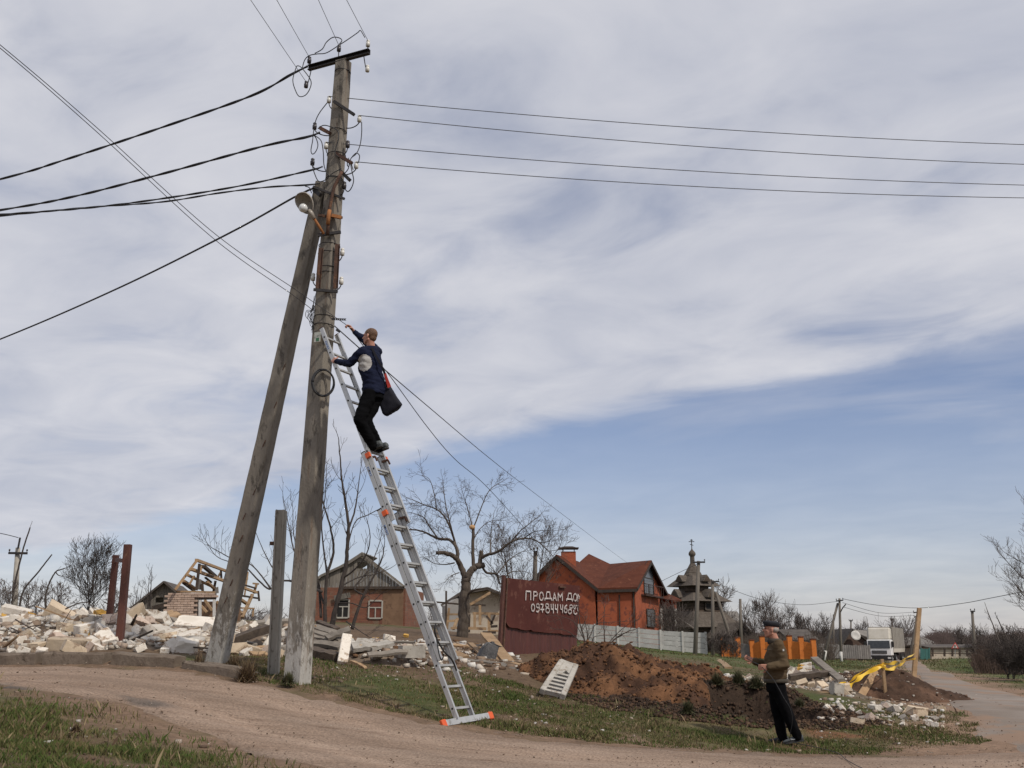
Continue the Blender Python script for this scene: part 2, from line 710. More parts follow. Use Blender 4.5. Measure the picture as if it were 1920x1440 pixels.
def build_ground():
    X = axis(-900, 900, -10, 11, 0.10)
    Y = axis(-120, 1600, 6, 24, 0.10)
    gx, gy = np.meshgrid(X, Y)
    z = gz(gx, gy)
    nx, ny = len(X), len(Y)
    v = np.stack([gx, gy, z], -1).reshape(-1, 3)
    i = (np.arange(ny - 1)[:, None] * nx + np.arange(nx - 1)[None]).ravel()
    f = np.stack([i, i + 1, i + 1 + nx, i + nx], -1)
    x, y = v[:, 0], v[:, 1]
    earth = np.array([0.125, 0.083, 0.052])
    dark = np.array([0.040, 0.026, 0.018])
    green = np.array([0.062, 0.072, 0.022])
    dry = np.array([0.150, 0.112, 0.062])
    red = np.array([0.165, 0.078, 0.040])
    n1, n2, n3 = vnoise(x, y, 0.7, 21), vnoise(x, y, 2.6, 22), vnoise(x, y, 0.25, 23)
    g = sstep(n1 * 0.6 + n2 * 0.4, 0.38, 0.58)[:, None]
    c = earth * (1 - g) + green * g
    d = sstep(vnoise(x, y, 1.5, 24), 0.52, 0.68)[:, None] * 0.7
    c = c * (1 - d) + dry * d
    r = (sstep(vnoise(x, y, 1.1, 25), 0.60, 0.72) * sstep(x, 2.5, 5.0) * (1 - sstep(y, 22, 30)))[:, None]
    c = c * (1 - r) + red * r
    # trodden margins of the track
    near = (np.abs(x) < 14) & (y > 5) & (y < 19)
    ed = np.concatenate([ROAD_NEAR[::5], ROAD_FAR[::5]])
    dd = np.full(near.sum(), 1e9)
    for ex, ey in ed:
        dd = np.minimum(dd, np.hypot(x[near] - ex, y[near] - ey))
    mg = np.zeros(len(x))
    mg[near] = 1 - sstep(dd + (vnoise(x[near], y[near], 1.7, 27) - 0.5) * 0.9, 0.15, 0.95)
    mg = mg[:, None]
    c = c * (1 - mg) + np.array([0.185, 0.122, 0.082]) * (0.75 + 0.5 * n2[:, None]) * mg
    # bare earth under the rubble on the left, lawn farther off on the right
    rub = (sstep(y, 15.6, 16.6) * (1 - sstep(y, 38, 50)) * (1 - sstep(x, 0.2, 1.2)))[:, None]
    c = c * (1 - rub) + (earth * (0.75 + 0.5 * n2[:, None])) * rub
    far = (sstep(y, 26, 45) * sstep(x, 0, 8))[:, None]
    lawn = green * np.array([0.95, 1.15, 0.9]) * (0.7 + 0.6 * n1[:, None])
    c = c * (1 - far) + (lawn * (1 - 0.5 * d) + dry * 0.5 * d) * far
    pit = (1 - sstep(bumpf(x, y, PIT.x - 0.2, PIT.y - 0.05, 2.4, 1.35) + (n2 - 0.5) * 0.5, 0.75, 1.05))[:, None]
    c = c * (1 - pit) + dark * (0.6 + 1.0 * n2[:, None]) * pit  # dark dug soil, its tone also helping as the bank's shadow
    # worn dirt along the asphalt and beside the track
    wa = np.zeros(len(x))
    near = (y < 140) & (y > 8) & (x > 2)
    mid = (ASP_L + ASP_R)[::3] / 2
    hw = np.linalg.norm(ASP_R - ASP_L, axis=1)[::3] / 2
    xs, ys = x[near], y[near]
    dm = np.full(len(xs), 1e9)
    for (mx_, my_), h_ in zip(mid, hw):
        dm = np.minimum(dm, np.hypot(xs - mx_, (ys - my_)) - h_)
    wa[near] = 1 - sstep(dm + (vnoise(xs, ys, 0.7, 29) - 0.5) * 2.6, 0.1, 1.7)
    wa = wa[:, None]
    c = c * (1 - wa) + np.array([0.235, 0.155, 0.105]) * (0.8 + 0.4 * n2[:, None]) * wa
    farland = sstep(y, 120, 200)[:, None]
    c = c * (1 - farland) + np.array([0.085, 0.075, 0.045]) * farland
    m = vcol_mat('ground_soil', rough=0.95, bump=0.8, bscale=22, amp=0.35, nscale=9)
    o = np_mesh('ground', v, f, m, c, smooth=True)
    return struct(o)


def road_sheet(name, A, B, nacross, lift, m, wob=0.12, seed=0):
    n = len(A)
    t = np.linspace(0, 1, nacross)
    w = (vnoise(np.arange(n) * 0.25, np.zeros(n), 1.0, seed) - 0.5) * wob * 2
    w2 = (vnoise(np.arange(n) * 0.25, np.ones(n) * 9, 1.0, seed + 1) - 0.5) * wob * 2
    d = (B - A) / np.maximum(np.linalg.norm(B - A, axis=1, keepdims=True), 1e-6)
    A2, B2 = A + d * w[:, None], B - d * w2[:, None]
    pts = A2[:, None] * (1 - t[None, :, None]) + B2[:, None] * t[None, :, None]
    x, y = pts[..., 0], pts[..., 1]
    prof = np.minimum(1, np.minimum(t, 1 - t) / 0.16)[None]
    z = gz(x, y) + lift * prof + (1 - prof) * (0.16 * (vnoise(x, y, 1.9, seed + 7, 5, 0.6) - 0.5) - 0.035)
    ruts = 0.022 * (np.exp(-((t - 0.32) / 0.07) ** 2) + np.exp(-((t - 0.68) / 0.07) ** 2))
    z = z - ruts[None] * (0.5 + vnoise(x, y, 0.6, seed + 3)) * (lift > 0.03)
    v = np.stack([x, y, z], -1).reshape(-1, 3)
    i = (np.arange(n - 1)[:, None] * nacross + np.arange(nacross - 1)[None]).ravel()
    f = np.stack([i, i + 1, i + 1 + nacross, i + nacross], -1)
    # wear: paler wheel tracks, darker crown and edges, long drawn-out streaks
    S = np.repeat(np.arange(n)[:, None] * 0.08, nacross, 1)
    T = np.repeat(t[None], n, 0) + 0.06 * (vnoise(S, S * 0, 1.0, seed + 9) - 0.5)
    tone = 0.84 + 0.16 * (np.exp(-((T - 0.30) / 0.09) ** 2) + np.exp(-((T - 0.66) / 0.09) ** 2))
    tone = tone * (0.78 + 0.44 * vnoise(S, T * 14, 1.0, seed + 10, 5, 0.6))
    edge = sstep(np.abs(T - 0.5), 0.36, 0.5) * 0.30
    col = (tone * (1 - edge))[..., None] * np.array([1.0, 0.985, 0.97])
    grey = (sstep(vnoise(S * 1.6, T * 5, 1.0, seed + 11), 0.60, 0.72) * sstep(0.30 - T, 0.02, 0.14))[..., None]
    col = col * (1 - 0.45 * grey) * (1 - grey + grey * np.array([0.86, 0.98, 1.12]))
    o = np_mesh(name, v, f, m, col.reshape(-1, 3), smooth=True)
    return struct(o)


def dirt_road_mat():
    m = bpy.data.materials.new('dirt_track')
    m.use_nodes = True
    nt = m.node_tree
    b = nt.nodes['Principled BSDF']
    N, L = nt.nodes.new, nt.links.new
    b.inputs['Roughness'].default_value = 0.95
    b.inputs['Specular IOR Level'].default_value = 0.15
    g = N('ShaderNodeNewGeometry')
    mp = N('ShaderNodeMapping')
    mp.inputs['Rotation'].default_value = (0, 0, 0.16)
    mp.inputs['Scale'].default_value = (0.22, 1.5, 1)
    L(g.outputs['Position'], mp.inputs[0])
    t = N('ShaderNodeTexNoise')
    t.inputs['Scale'].default_value = 1.3
    t.inputs['Detail'].default_value = 9
    t.inputs['Roughness'].default_value = 0.68
    L(mp.outputs[0], t.inputs['Vector'])
    cr = N('ShaderNodeValToRGB')
    e = cr.color_ramp.elements
    e[0].position, e[0].color = 0.26, (0.235, 0.163, 0.117, 1)
    e[1].position, e[1].color = 0.74, (0.378, 0.288, 0.226, 1)
    k = cr.color_ramp.elements.new(0.48)
    k.color = (0.308, 0.225, 0.170, 1)
    L(t.outputs['Fac'], cr.inputs[0])
    # fine grit and darker damp specks
    t2 = N('ShaderNodeTexNoise')
    t2.inputs['Scale'].default_value = 38
    t2.inputs['Detail'].default_value = 4
    L(g.outputs['Position'], t2.inputs['Vector'])
    mr = N('ShaderNodeMapRange')
    mr.inputs['From Min'].default_value = 0.3
    mr.inputs['From Max'].default_value = 0.7
    mr.inputs['To Min'].default_value = 0.66
    mr.inputs['To Max'].default_value = 1.28
    L(t2.outputs['Fac'], mr.inputs['Value'])
    vm = N('ShaderNodeVectorMath')
    vm.operation = 'SCALE'
    at = N('ShaderNodeAttribute')
    at.attribute_name = 'Col'
    wear = N('ShaderNodeVectorMath')
    wear.operation = 'MULTIPLY'
    L(cr.outputs[0], wear.inputs[0])
    L(at.outputs['Color'], wear.inputs[1])
    L(wear.outputs[0], vm.inputs[0])
    L(mr.outputs[0], vm.inputs['Scale'])
    t3 = N('ShaderNodeTexNoise')
    t3.inputs['Scale'].default_value = 4.2
    t3.inputs['Detail'].default_value = 6
    t3.inputs['Roughness'].default_value = 0.8
    L(mp.outputs[0], t3.inputs['Vector'])
    m3 = N('ShaderNodeMapRange')
    m3.inputs['From Min'].default_value = 0.55
    m3.inputs['From Max'].default_value = 0.66
    m3.inputs['To Max'].default_value = 0.7
    L(t3.outputs['Fac'], m3.inputs['Value'])
    mx = N('ShaderNodeMix')
    mx.data_type = 'RGBA'
    L(m3.outputs[0], mx.inputs['Factor'])
    L(vm.outputs[0], mx.inputs['A'])
    mx.inputs['B'].default_value = (0.140, 0.090, 0.062, 1)
    L(mx.outputs['Result'], b.inputs['Base Color'])
    bp = N('ShaderNodeBump')
    bp.inputs['Strength'].default_value = 0.9
    bp.inputs['Distance'].default_value = 0.02
    L(t2.outputs['Fac'], bp.inputs['Height'])
    L(bp.outputs[0], b.inputs['Normal'])
    return m


build_ground()
road_sheet('dirt_road', ROAD_NEAR, ROAD_FAR, 60, 0.035, dirt_road_mat(), 0.16, 5)
M_ASPH = mat('asphalt_dusty', (0.195, 0.158, 0.130), (0.265, 0.226, 0.196), rough=0.95, spec=0.1, scale=0.6, bump=0.5, bscale=30, c3=(0.26, 0.18, 0.13), spots=0.45, sscale=0.45, world=True)
road_sheet('asphalt_road', ASP_L, ASP_R, 24, 0.028, M_ASPH, 0.25, 15)

# zones used when scattering
MOUND = P(1130, 1262, 19.5)      # big brown spoil heap by the gate
MOUND2 = P(1662, 1300, 23.0)     # dark spoil heap with the taped stakes


def blade_field(name, n, region, size, cols, seed, mask=None, lean=0.5):
    rng = np.random.default_rng(seed)
    x0, x1, y0, y1 = region
    y = np.exp(rng.uniform(math.log(y0), math.log(y1), n))
    x = rng.uniform(x0, x1, n)
    keep = np.ones(n, bool) if mask is None else rng.random(n) < mask(x, y)
    x, y = x[keep], y[keep]
    n = len(x)
    z = gz(x, y)
    h = size * rng.uniform(0.45, 1.25, n) * (0.25 + 2.6 * vnoise(x, y, 2.4, seed + 4) ** 2) * np.maximum(1, y / 22)
    w = np.maximum(0.0030, 0.00042 * y) * rng.uniform(0.8, 1.5, n)
    a = rng.uniform(0, 2 * math.pi, n)
    l = rng.uniform(0.1, 1.0, n) * lean * h
    la = rng.uniform(0, 2 * math.pi, n)
    dx, dy = np.cos(a) * w, np.sin(a) * w
    p0 = np.stack([x - dx, y - dy, z - 0.01], -1)
    p1 = np.stack([x + dx, y + dy, z - 0.01], -1)
    mx, my = x + np.cos(la) * l * 0.35, y + np.sin(la) * l * 0.35
    p2 = np.stack([mx + dx * 0.6, my + dy * 0.6, z + h * 0.6], -1)
    p3 = np.stack([x + np.cos(la) * l, y + np.sin(la) * l, z + h], -1)
    v = np.stack([p0, p1, p2, p3], 1).reshape(-1, 3)
    b = np.arange(n) * 4
    f = np.concatenate([np.stack([b, b + 1, b + 2], -1), np.stack([b, b + 2, b + 3], -1)])
    k = rng.random(n) * 0.55 + vnoise(x, y, 1.3, seed + 6) * 0.75 - 0.2
    cols = np.array(cols)
    idx = np.clip(k * len(cols), 0, len(cols) - 1.001)
    i0 = idx.astype(int)
    fr = (idx - i0)[:, None]
    c = cols[i0] * (1 - fr) + cols[np.minimum(i0 + 1, len(cols) - 1)] * fr
    c = c * rng.uniform(0.75, 1.25, (n, 1))
    c = np.repeat(c, 4, 0)
    o = np_mesh(name, v, f, GRASS_M, c)
    return stuff(o)


GRASS_M = vcol_mat('grass_blades', rough=0.7)
G_COLS = [(0.054, 0.084, 0.020), (0.068, 0.100, 0.023), (0.084, 0.104, 0.028), (0.110, 0.104, 0.040), (0.160, 0.124, 0.062), (0.22, 0.165, 0.095)]


def not_road(x, y, fuzz=0.35, seed=0):
    dx = (vnoise(x, y, 2.2, 91 + seed) - 0.5) * fuzz * 2
    dy = (vnoise(x, y, 2.2, 95 + seed) - 0.5) * fuzz * 2
    return 1 - on_road(x + dx, y + dy)


def m_near(x, y):
    k = sstep(vnoise(x, y, 1.4, 51) * 0.6 + vnoise(x, y, 4.5, 52) * 0.4, 0.36, 0.60)
    # thins out into bare dirt towards the track
    dd = np.min(np.hypot(x[:, None] - ROAD_NEAR[None, ::6, 0], y[:, None] - ROAD_NEAR[None, ::6, 1]), 1)
    return not_road(x, y, 0.2) * (0.10 + 0.9 * k) * (0.12 + 0.88 * sstep(dd, 0.2, 1.9))


def m_slope(x, y):
    k = sstep(vnoise(x, y, 0.9, 61) * 0.6 + vnoise(x, y, 3.2, 62) * 0.4, 0.34, 0.58)
    lim = 18.5 - 1.2 * sstep(x, -3.5, -1.5) + vnoise(x, y, 1.0, 63) * 1.0
    a = not_road(x, y, 0.3, 2) * (0.10 + 0.9 * k) * (1 - sstep(y, lim, lim + 0.7))
    a *= 1 - (bumpf(x, y, MOUND.x, MOUND.y, 2.9, 2.7) < 1)
    a *= 1 - 0.97 * (bumpf(x, y, PIT.x, PIT.y - 0.1, 2.5, 1.25) < 1)
    a *= 1 - (bumpf(x, y, MOUND2.x, MOUND2.y, 1.9, 1.7) < 1)
    bare = sstep(x, -3.6, -2.9) * (1 - sstep(x, -1.7, -0.6)) * sstep(y, 13.9, 14.5)
    a *= 1 - 0.75 * bare
    a *= sstep(x + (y - 13.5) * 0.5, -4.2, -3.2)
    a *= sstep(np.hypot(x + 0.25, y - 12.95), 0.25, 0.75)
    return a


def m_lawn(x, y):
    a = not_road(x, y, 0.8, 3) * (0.25 + 0.75 * sstep(vnoise(x, y, 0.35, 71), 0.36, 0.56))
    a *= 1 - (bumpf(x, y, MOUND2.x, MOUND2.y, 2.2, 2.0) < 1)
    return a


blade_field('verge_grass', 210000, (-9, 1.2, 6.2, 13.2), 0.050, G_COLS, 101, m_near, 0.9)
blade_field('slope_grass', 300000, (-4.6, 8.6, 12.3, 21), 0.030, G_COLS, 102, m_slope, 0.8)
blade_field('lawn_grass', 60000, (2, 40, 20, 110), 0.026, [(0.06, 0.075, 0.022), (0.085, 0.095, 0.03), (0.12, 0.105, 0.05), (0.16, 0.125, 0.07)], 103, m_lawn, 0.8)


STRAW = [(0.24, 0.18, 0.10), (0.30, 0.235, 0.14), (0.17, 0.115, 0.07), (0.12, 0.075, 0.05)]
blade_field('dry_stalks', 3500, (-9, 1.2, 6.2, 13.2), 0.11, STRAW, 104, lambda x, y: 0.8 * m_near(x, y), 0.7)
blade_field('dry_stalks', 6000, (-4.6, 8.6, 12.3, 21), 0.075, STRAW, 105, lambda x, y: 0.8 * m_slope(x, y), 0.7)


def pebble_field(name, n, sampler, smin, smax, cols, seed, m, flat=0.6, sink=0.3, zf=None):
    """loose bits: small irregular stones joined as one mass"""
    rng = np.random.default_rng(seed)
    x, y = sampler(rng, n)
    n = len(x)
    z = (zf or gz)(x, y)
    s = smin * (smax / smin) ** (rng.random(n) ** 2.2)
    # eight-cornered lumps
    corners = np.array([(-1, -1, -1), (1, -1, -1), (1, 1, -1), (-1, 1, -1), (-1, -1, 1), (1, -1, 1), (1, 1, 1), (-1, 1, 1)], float)
    v = corners[None] * rng.uniform(0.66, 1.0, (n, 8, 3)) * (s[:, None, None] * rng.uniform(0.5, 1.0, (n, 1, 3)))
    v[..., 2] *= flat
    a, b2 = rng.uniform(0, 6.28, n), rng.normal(0, 0.35, n)
    ca, sa, cb, sb = np.cos(a), np.sin(a), np.cos(b2), np.sin(b2)
    vx, vy, vz = v[..., 0], v[..., 1], v[..., 2]
    vy, vz = vy * cb[:, None] - vz * sb[:, None], vy * sb[:, None] + vz * cb[:, None]
    vx, vy = vx * ca[:, None] - vy * sa[:, None], vx * sa[:, None] + vy * ca[:, None]
    v = np.stack([vx + x[:, None], vy + y[:, None], vz + z[:, None] + (s * flat * (0.5 - sink))[:, None]], -1).reshape(-1, 3)
    q = np.array([(3, 2, 1, 0), (4, 5, 6, 7), (0, 1, 5, 4), (1, 2, 6, 5), (2, 3, 7, 6), (3, 0, 4, 7)])
    f = (np.arange(n)[:, None, None] * 8 + q[None]).reshape(-1, 4)
    cols = np.array(cols)
    c = cols[rng.integers(0, len(cols), n)] * rng.uniform(0.75, 1.2, (n, 1))
    return stuff(np_mesh(name, v, f, m, np.repeat(c, 8, 0)))


STONE_M = vcol_mat('loose_stone', rough=0.95, bump=0.4, bscale=40, amp=0.2, nscale=14)
PEB = [(0.20, 0.14, 0.10), (0.27, 0.20, 0.15), (0.13, 0.09, 0.065), (0.33, 0.27, 0.22), (0.10, 0.07, 0.05)]


def samp_road(rng, n):
    x = rng.uniform(-9, 9, n)
    y = rng.uniform(7, 17, n)
    k = on_road(x, y) > 0
    return x[k], y[k]


def samp_verge(rng, n):
    x = rng.uniform(-9, 9, n)
    y = rng.uniform(7, 17, n)
    k = (on_road(x, y) < 1) & (vnoise(x, y, 1.2, 8) > 0.45)
    return x[k], y[k]


pebble_field('road_grit', 9000, samp_road, 0.004, 0.015, [(0.22, 0.155, 0.115), (0.28, 0.21, 0.16), (0.17, 0.118, 0.086), (0.33, 0.27, 0.22)], 201, STONE_M, zf=lambda x, y: gz(x, y) + 0.03)
pebble_field('verge_grit', 7000, samp_verge, 0.006, 0.045, PEB + [(0.45, 0.42, 0.38)], 202, STONE_M)

# ------------------------------------------------------------------ materials for the pole group
def concrete_wash(name, base1, base2, top, strength, rough=0.9, rust=0.0):
    """weathered concrete whose lower part was once limewashed (height from the object's own base)"""
    m = mat(name, base1, base2, rough=rough, scale=3.0, bump=0.7, bscale=26, stretch=(1, 1, 0.35), c3=tuple(x * 0.55 for x in base1), spots=0.22, sscale=7)
    nt = m.node_tree
    b = nt.nodes['Principled BSDF']
    N, L = nt.nodes.new, nt.links.new
    src = b.inputs['Base Color'].links[0].from_socket
    tc = N('ShaderNodeTexCoord')
    sp = N('ShaderNodeSeparateXYZ')
    L(tc.outputs['Object'], sp.inputs[0])
    t = N('ShaderNodeTexNoise')
    t.inputs['Scale'].default_value = 15
    t.inputs['Detail'].default_value = 10
    t.inputs['Roughness'].default_value = 0.75
    mp = N('ShaderNodeMapping')
    mp.inputs['Scale'].default_value = (1, 1, 0.35)
    L(tc.outputs['Object'], mp.inputs[0])
    L(mp.outputs[0], t.inputs['Vector'])
    mr = N('ShaderNodeMapRange')
    mr.inputs['From Min'].default_value = 0.0
    mr.inputs['From Max'].default_value = top
    mr.inputs['To Min'].default_value = strength
    mr.inputs['To Max'].default_value = -0.25
    mr.clamp = True
    L(sp.outputs['Z'], mr.inputs['Value'])
    ad = N('ShaderNodeMath')
    ad.operation = 'ADD'
    L(t.outputs['Fac'], ad.inputs[0])
    L(mr.outputs[0], ad.inputs[1])
    st = N('ShaderNodeMapRange')
    st.inputs['From Min'].default_value = 0.56
    st.inputs['From Max'].default_value = 0.66
    st.inputs['To Max'].default_value = 0.85
    L(ad.outputs[0], st.inputs['Value'])
    mx = N('ShaderNodeMix')
    mx.data_type = 'RGBA'
    L(st.outputs[0], mx.inputs['Factor'])
    L(src, mx.inputs['A'])
    mx.inputs['B'].default_value = (0.46, 0.44, 0.405, 1)
    col = mx.outputs['Result']
    if rust:
        t4 = N('ShaderNodeTexNoise')
        t4.inputs['Scale'].default_value = 5
        t4.inputs['Detail'].default_value = 6
        m4 = N('ShaderNodeMapping')
        m4.inputs['Scale'].default_value = (2.2, 2.2, 0.22)
        L(tc.outputs['Object'], m4.inputs[0])
        L(m4.outputs[0], t4.inputs['Vector'])
        r4 = N('ShaderNodeMapRange')
        r4.inputs['From Min'].default_value = 0.58
        r4.inputs['From Max'].default_value = 0.72
        r4.inputs['To Max'].default_value = rust
        L(t4.outputs['Fac'], r4.inputs['Value'])
        x4 = N('ShaderNodeMix')
        x4.data_type = 'RGBA'
        L(r4.outputs[0], x4.inputs['Factor'])
        L(col, x4.inputs['A'])
        x4.inputs['B'].default_value = (0.17, 0.085, 0.042, 1)
        col = x4.outputs['Result']
    L(col, b.inputs['Base Color'])
    return m


M_CONC = concrete_wash('pole_concrete', (0.150, 0.130, 0.107), (0.250, 0.221, 0.184), 2.4, 0.20, rust=0.45)
M_CONC2 = concrete_wash('brace_concrete', (0.158, 0.138, 0.114), (0.255, 0.226, 0.190), 2.3, 0.18)
M_POSTC = mat('post_concrete', (0.265, 0.243, 0.205), (0.380, 0.352, 0.302), rough=0.9, scale=3, bump=0.6, bscale=30, stretch=(1, 1, 0.4), c3=(0.12, 0.10, 0.08), spots=0.15)
M_BLKIRON = mat('black_iron', (0.013, 0.012, 0.014), (0.030, 0.025, 0.024), rough=0.65, scale=8, bump=0.3)
M_RUST = mat('rusty_steel', (0.050, 0.024, 0.016), (0.110, 0.050, 0.030), rough=0.8, scale=6, bump=0.5, c3=(0.16, 0.075, 0.035), spots=0.2)
M_RUSTOR = mat('orange_rust', (0.26, 0.092, 0.025), (0.36, 0.150, 0.050), rough=0.8, scale=9, bump=0.4)
M_PORC = mat('white_porcelain', (0.62, 0.60, 0.55), (0.70, 0.68, 0.63), rough=0.25, scale=5, c3=(0.35, 0.33, 0.28), spots=0.1)
M_PORCD = mat('dark_porcelain', (0.030, 0.026, 0.030), (0.055, 0.045, 0.048), rough=0.3, scale=5)
M_CABLE = mat('cable_rubber', (0.012, 0.012, 0.014), (0.024, 0.023, 0.026), rough=0.6, scale=20)
M_WIRE = mat('wire_aluminium', (0.050, 0.050, 0.055), (0.085, 0.085, 0.090), rough=0.55, scale=10, metal=0.3)
M_STEEL = mat('dull_zinc', (0.28, 0.28, 0.28), (0.40, 0.40, 0.39), rough=0.5, metal=0.6, scale=8)


def project(p):
    p = Vector(p) - Vector((0, 0, HC))
    cp, sp = math.cos(PITCH), math.sin(PITCH)
    t = p.y * cp + p.z * sp
    b = (-p.y * sp + p.z * cp) / t
    return 960 + FPX * p.x / t, 720 - FPX * b


def shaft(mb, p0, p1, w0, h0, w1, h1, rot, ch=0.16, n=14, chip=0.0):
    """tapered eight-sided prism with rounded corners, like a cast concrete pole"""
    p0, p1 = Vector(p0), Vector(p1)
    d = (p1 - p0).normalized()
    s = Vector((math.cos(rot), math.sin(rot), 0))
    s = (s - d * s.dot(d)).normalized()
    t = d.cross(s)
    vs, fs = [], []
    for i in range(n + 1):
        k = i / n
        w, h = (w0 + (w1 - w0) * k) / 2, (h0 + (h1 - h0) * k) / 2
        c = p0.lerp(p1, k)
        cc = ch * min(w, h) * 2
        ring = [(-w + cc, -h), (w - cc, -h), (w, -h + cc), (w, h - cc), (w - cc, h), (-w + cc, h), (-w, h - cc), (-w, -h + cc)]
        for a, b in ring:
            j = 1 + chip * (random.random() - 0.6)
            vs.append(c + s * a * j + t * b * j)
    for i in range(n):
        for j in range(8):
            j2 = (j + 1) % 8
            fs.append((i * 8 + j, i * 8 + j2, (i + 1) * 8 + j2, (i + 1) * 8 + j))
    fs.append(tuple(reversed(range(8))))
    fs.append(tuple(n * 8 + j for j in range(8)))
    mb.add(vs, fs)


PD = 14.25                                    # distance of the big pole
POLE_B = P(556, 1276, PD)
POLE_T = P(644, 116, PD)
pole = thing('utility_pole', POLE_B, 'tall tapered concrete utility pole with many insulators, ladder leaning on it', 'utility pole')
mb = MB()
shaft(mb, POLE_B - Vector((0, 0, 0.35)), POLE_T, 0.315, 0.265, 0.215, 0.185, R(-24), 0.10, 40, 0.03)
mb.build('shaft', M_CONC, pole, bevel=0.0)


def pole_at(v):
    """axis point of the big pole at photo row v"""
    k = 0.5
    lo, hi = 0.0, 1.0
    for _ in range(40):
        k = (lo + hi) / 2
        if project(POLE_B.lerp(POLE_T, k))[1] > v:
            lo = k
        else:
            hi = k
    return POLE_B.lerp(POLE_T, k)


# crossarm: a steel channel
cl, cr_ = P(580, 129, PD + 0.22), P(694, 98, PD - 0.24)
mb = MB()
up = Vector((0, 0, 1))
mb.beam(cl, cr_, 0.016, 0.085, up)
s_, t_, d_ = frame(cr_ - cl)
mb.beam(cl + t_ * 0.038 + s_ * 0.030, cr_ + t_ * 0.038 + s_ * 0.030, 0.058, 0.010, up)
mb.beam(cl - t_ * 0.038 + s_ * 0.030, cr_ - t_ * 0.038 + s_ * 0.030, 0.058, 0.010, up)
mb.build('crossarm', M_BLKIRON, pole)
mb = MB()
mb.ring(pole_at(136), POLE_T - POLE_B, 0.125, 0.009, 20, 5)
mb.build('crossarm_clamp', M_BLKIRON, pole)


def insulator(p, dark, hook_to=None, flip=False, s=1.0):
    """bell insulator on its pin; part of the pole, its hook a sub-part"""
    p = Vector(p)
    m = MB()
    k = -1 if flip else 1
    prof = [(0.020, -0.062), (0.033, -0.058), (0.035, -0.02), (0.036, 0.0), (0.030, 0.006), (0.026, 0.018), (0.030, 0.030), (0.030, 0.044), (0.022, 0.052), (0.010, 0.062)]
    m.lathe(p, (0.02, 0.01, k), [(r * s, h * s) for r, h in prof], 12)
    o = m.build('insulator', M_PORCD if dark else M_PORC, pole, smooth=True)
    if hook_to is not None:
        q = Vector(hook_to)
        a = p - Vector((0, 0, 0.05 * k * s))
        b = p - Vector((0, 0, 0.11 * k * s))
        c = (b + q) / 2 - Vector((0, 0, 0.05 * s)) if not flip else (b + q) / 2 + Vector((0, 0, 0.02))
        pts = []
        for i in range(11):
            t = i / 10
            pts.append(a * (1 - t) ** 3 + 3 * b * t * (1 - t) ** 2 + 3 * c * t * t * (1 - t) + q * t ** 3)
        h = MB()
        h.tube(pts, 0.0085, 6)
        h.build('hook', M_BLKIRON, o)
    return o


def on_pole(v, du, dd=-0.1):
    """a point near the pole surface at row v"""
    c = pole_at(v)
    u0, v0 = project(c)
    return P(u0 + du, v, PD + dd)


INS = {}
# on the crossarm
for key, u, v, dark, dd in (('t2', 580, 112, True, 0.22), ('t3', 635.5, 90, True, 0.0), ('t4', 690, 81, False, -0.22)):
    p = P(u, v, PD + dd)
    INS[key] = p
    insulator(p, dark, p - Vector((0, 0, 0.17)))
p = P(574, 158, PD + 0.2)
INS['t1'] = p
insulator(p, True, P(581, 132, PD + 0.22) + Vector((0.02, 0, 0)), s=1.0)
p = P(689, 128, PD - 0.22)
insulator(p, False, P(682, 104, PD - 0.22), s=1.0)
# down the shaft
for key, u, v, dark, du, dd in (('r1', 617, 186, False, -12, -0.02), ('r2', 674, 222, False, 14, -0.12), ('d1', 590, 236, True, -14, 0.0),
                                ('r3', 611.5, 272, False, -12, -0.05), ('d2', 652, 270, True, 13, -0.1), ('r4', 668, 309, False, 14, -0.12),
                                ('d3', 586, 303, True, -14, 0.0), ('d4', 645.5, 347, True, 13, -0.05), ('s1', 642, 472, False, 13, -0.1),
                                ('s2', 640, 526, False, 13, -0.1), ('s3', 587, 519, False, -12, -0.05)):
    p = P(u, v, PD + dd)
    INS[key] = p
    insulator(p, dark, on_pole(v + 18, du, dd))


def steel_bar(name, pts, w, h, m, par=pole):
    b = MB()
    for a, c in zip(pts[:-1], pts[1:]):
        b.beam(a, c, w, h)
    return b.build(name, m, par)


# short steel arms that carry the side insulators
steel_bar('bracket', [P(626, 190, PD - 0.13), P(664, 215, PD - 0.2)], 0.045, 0.045, M_BLKIRON)
steel_bar('bracket', [P(630, 288, PD - 0.13), P(660, 306, PD - 0.2)], 0.05, 0.05, M_RUST)
steel_bar('bracket', [P(600, 240, PD - 0.05), P(619, 250, PD - 0.12)], 0.06, 0.05, M_RUST)
steel_bar('bracket', [P(640, 322, PD - 0.14), P(656, 338, PD - 0.2)], 0.05, 0.05, M_BLKIRON)
steel_bar('bracket', [P(587, 350, PD - 0.12), P(646, 373, PD - 0.17)], 0.03, 0.035, M_BLKIRON)
steel_bar('bracket', [P(597, 404, PD - 0.14), P(642, 408, PD - 0.17)], 0.03, 0.035, M_RUST)
steel_bar('bracket', [P(596, 441, PD - 0.15), P(639, 435, PD - 0.17)], 0.032, 0.045, M_BLKIRON)
steel_bar('bracket', [P(588, 543, PD - 0.15), P(633, 547, PD - 0.17)], 0.03, 0.04, M_BLKIRON)
steel_bar('bracket', [P(622, 404, PD - 0.2), P(640, 408, PD - 0.2)], 0.04, 0.05, M_RUSTOR)
# straps
for v, r in ((248, .155), (292, .16), (338, .162), (462, .175), (477, .172), (505, .172), (515, .172), (596, .172), (612, .172)):
    b = MB()
    b.ring(pole_at(v), (POLE_T - POLE_B) + Vector((random.uniform(-.6, .6), 0.3, 0)), r * 0.93, 0.008, 20, 4, sq=0.92)
    b.build('wire_strap', M_BLKIRON, pole)
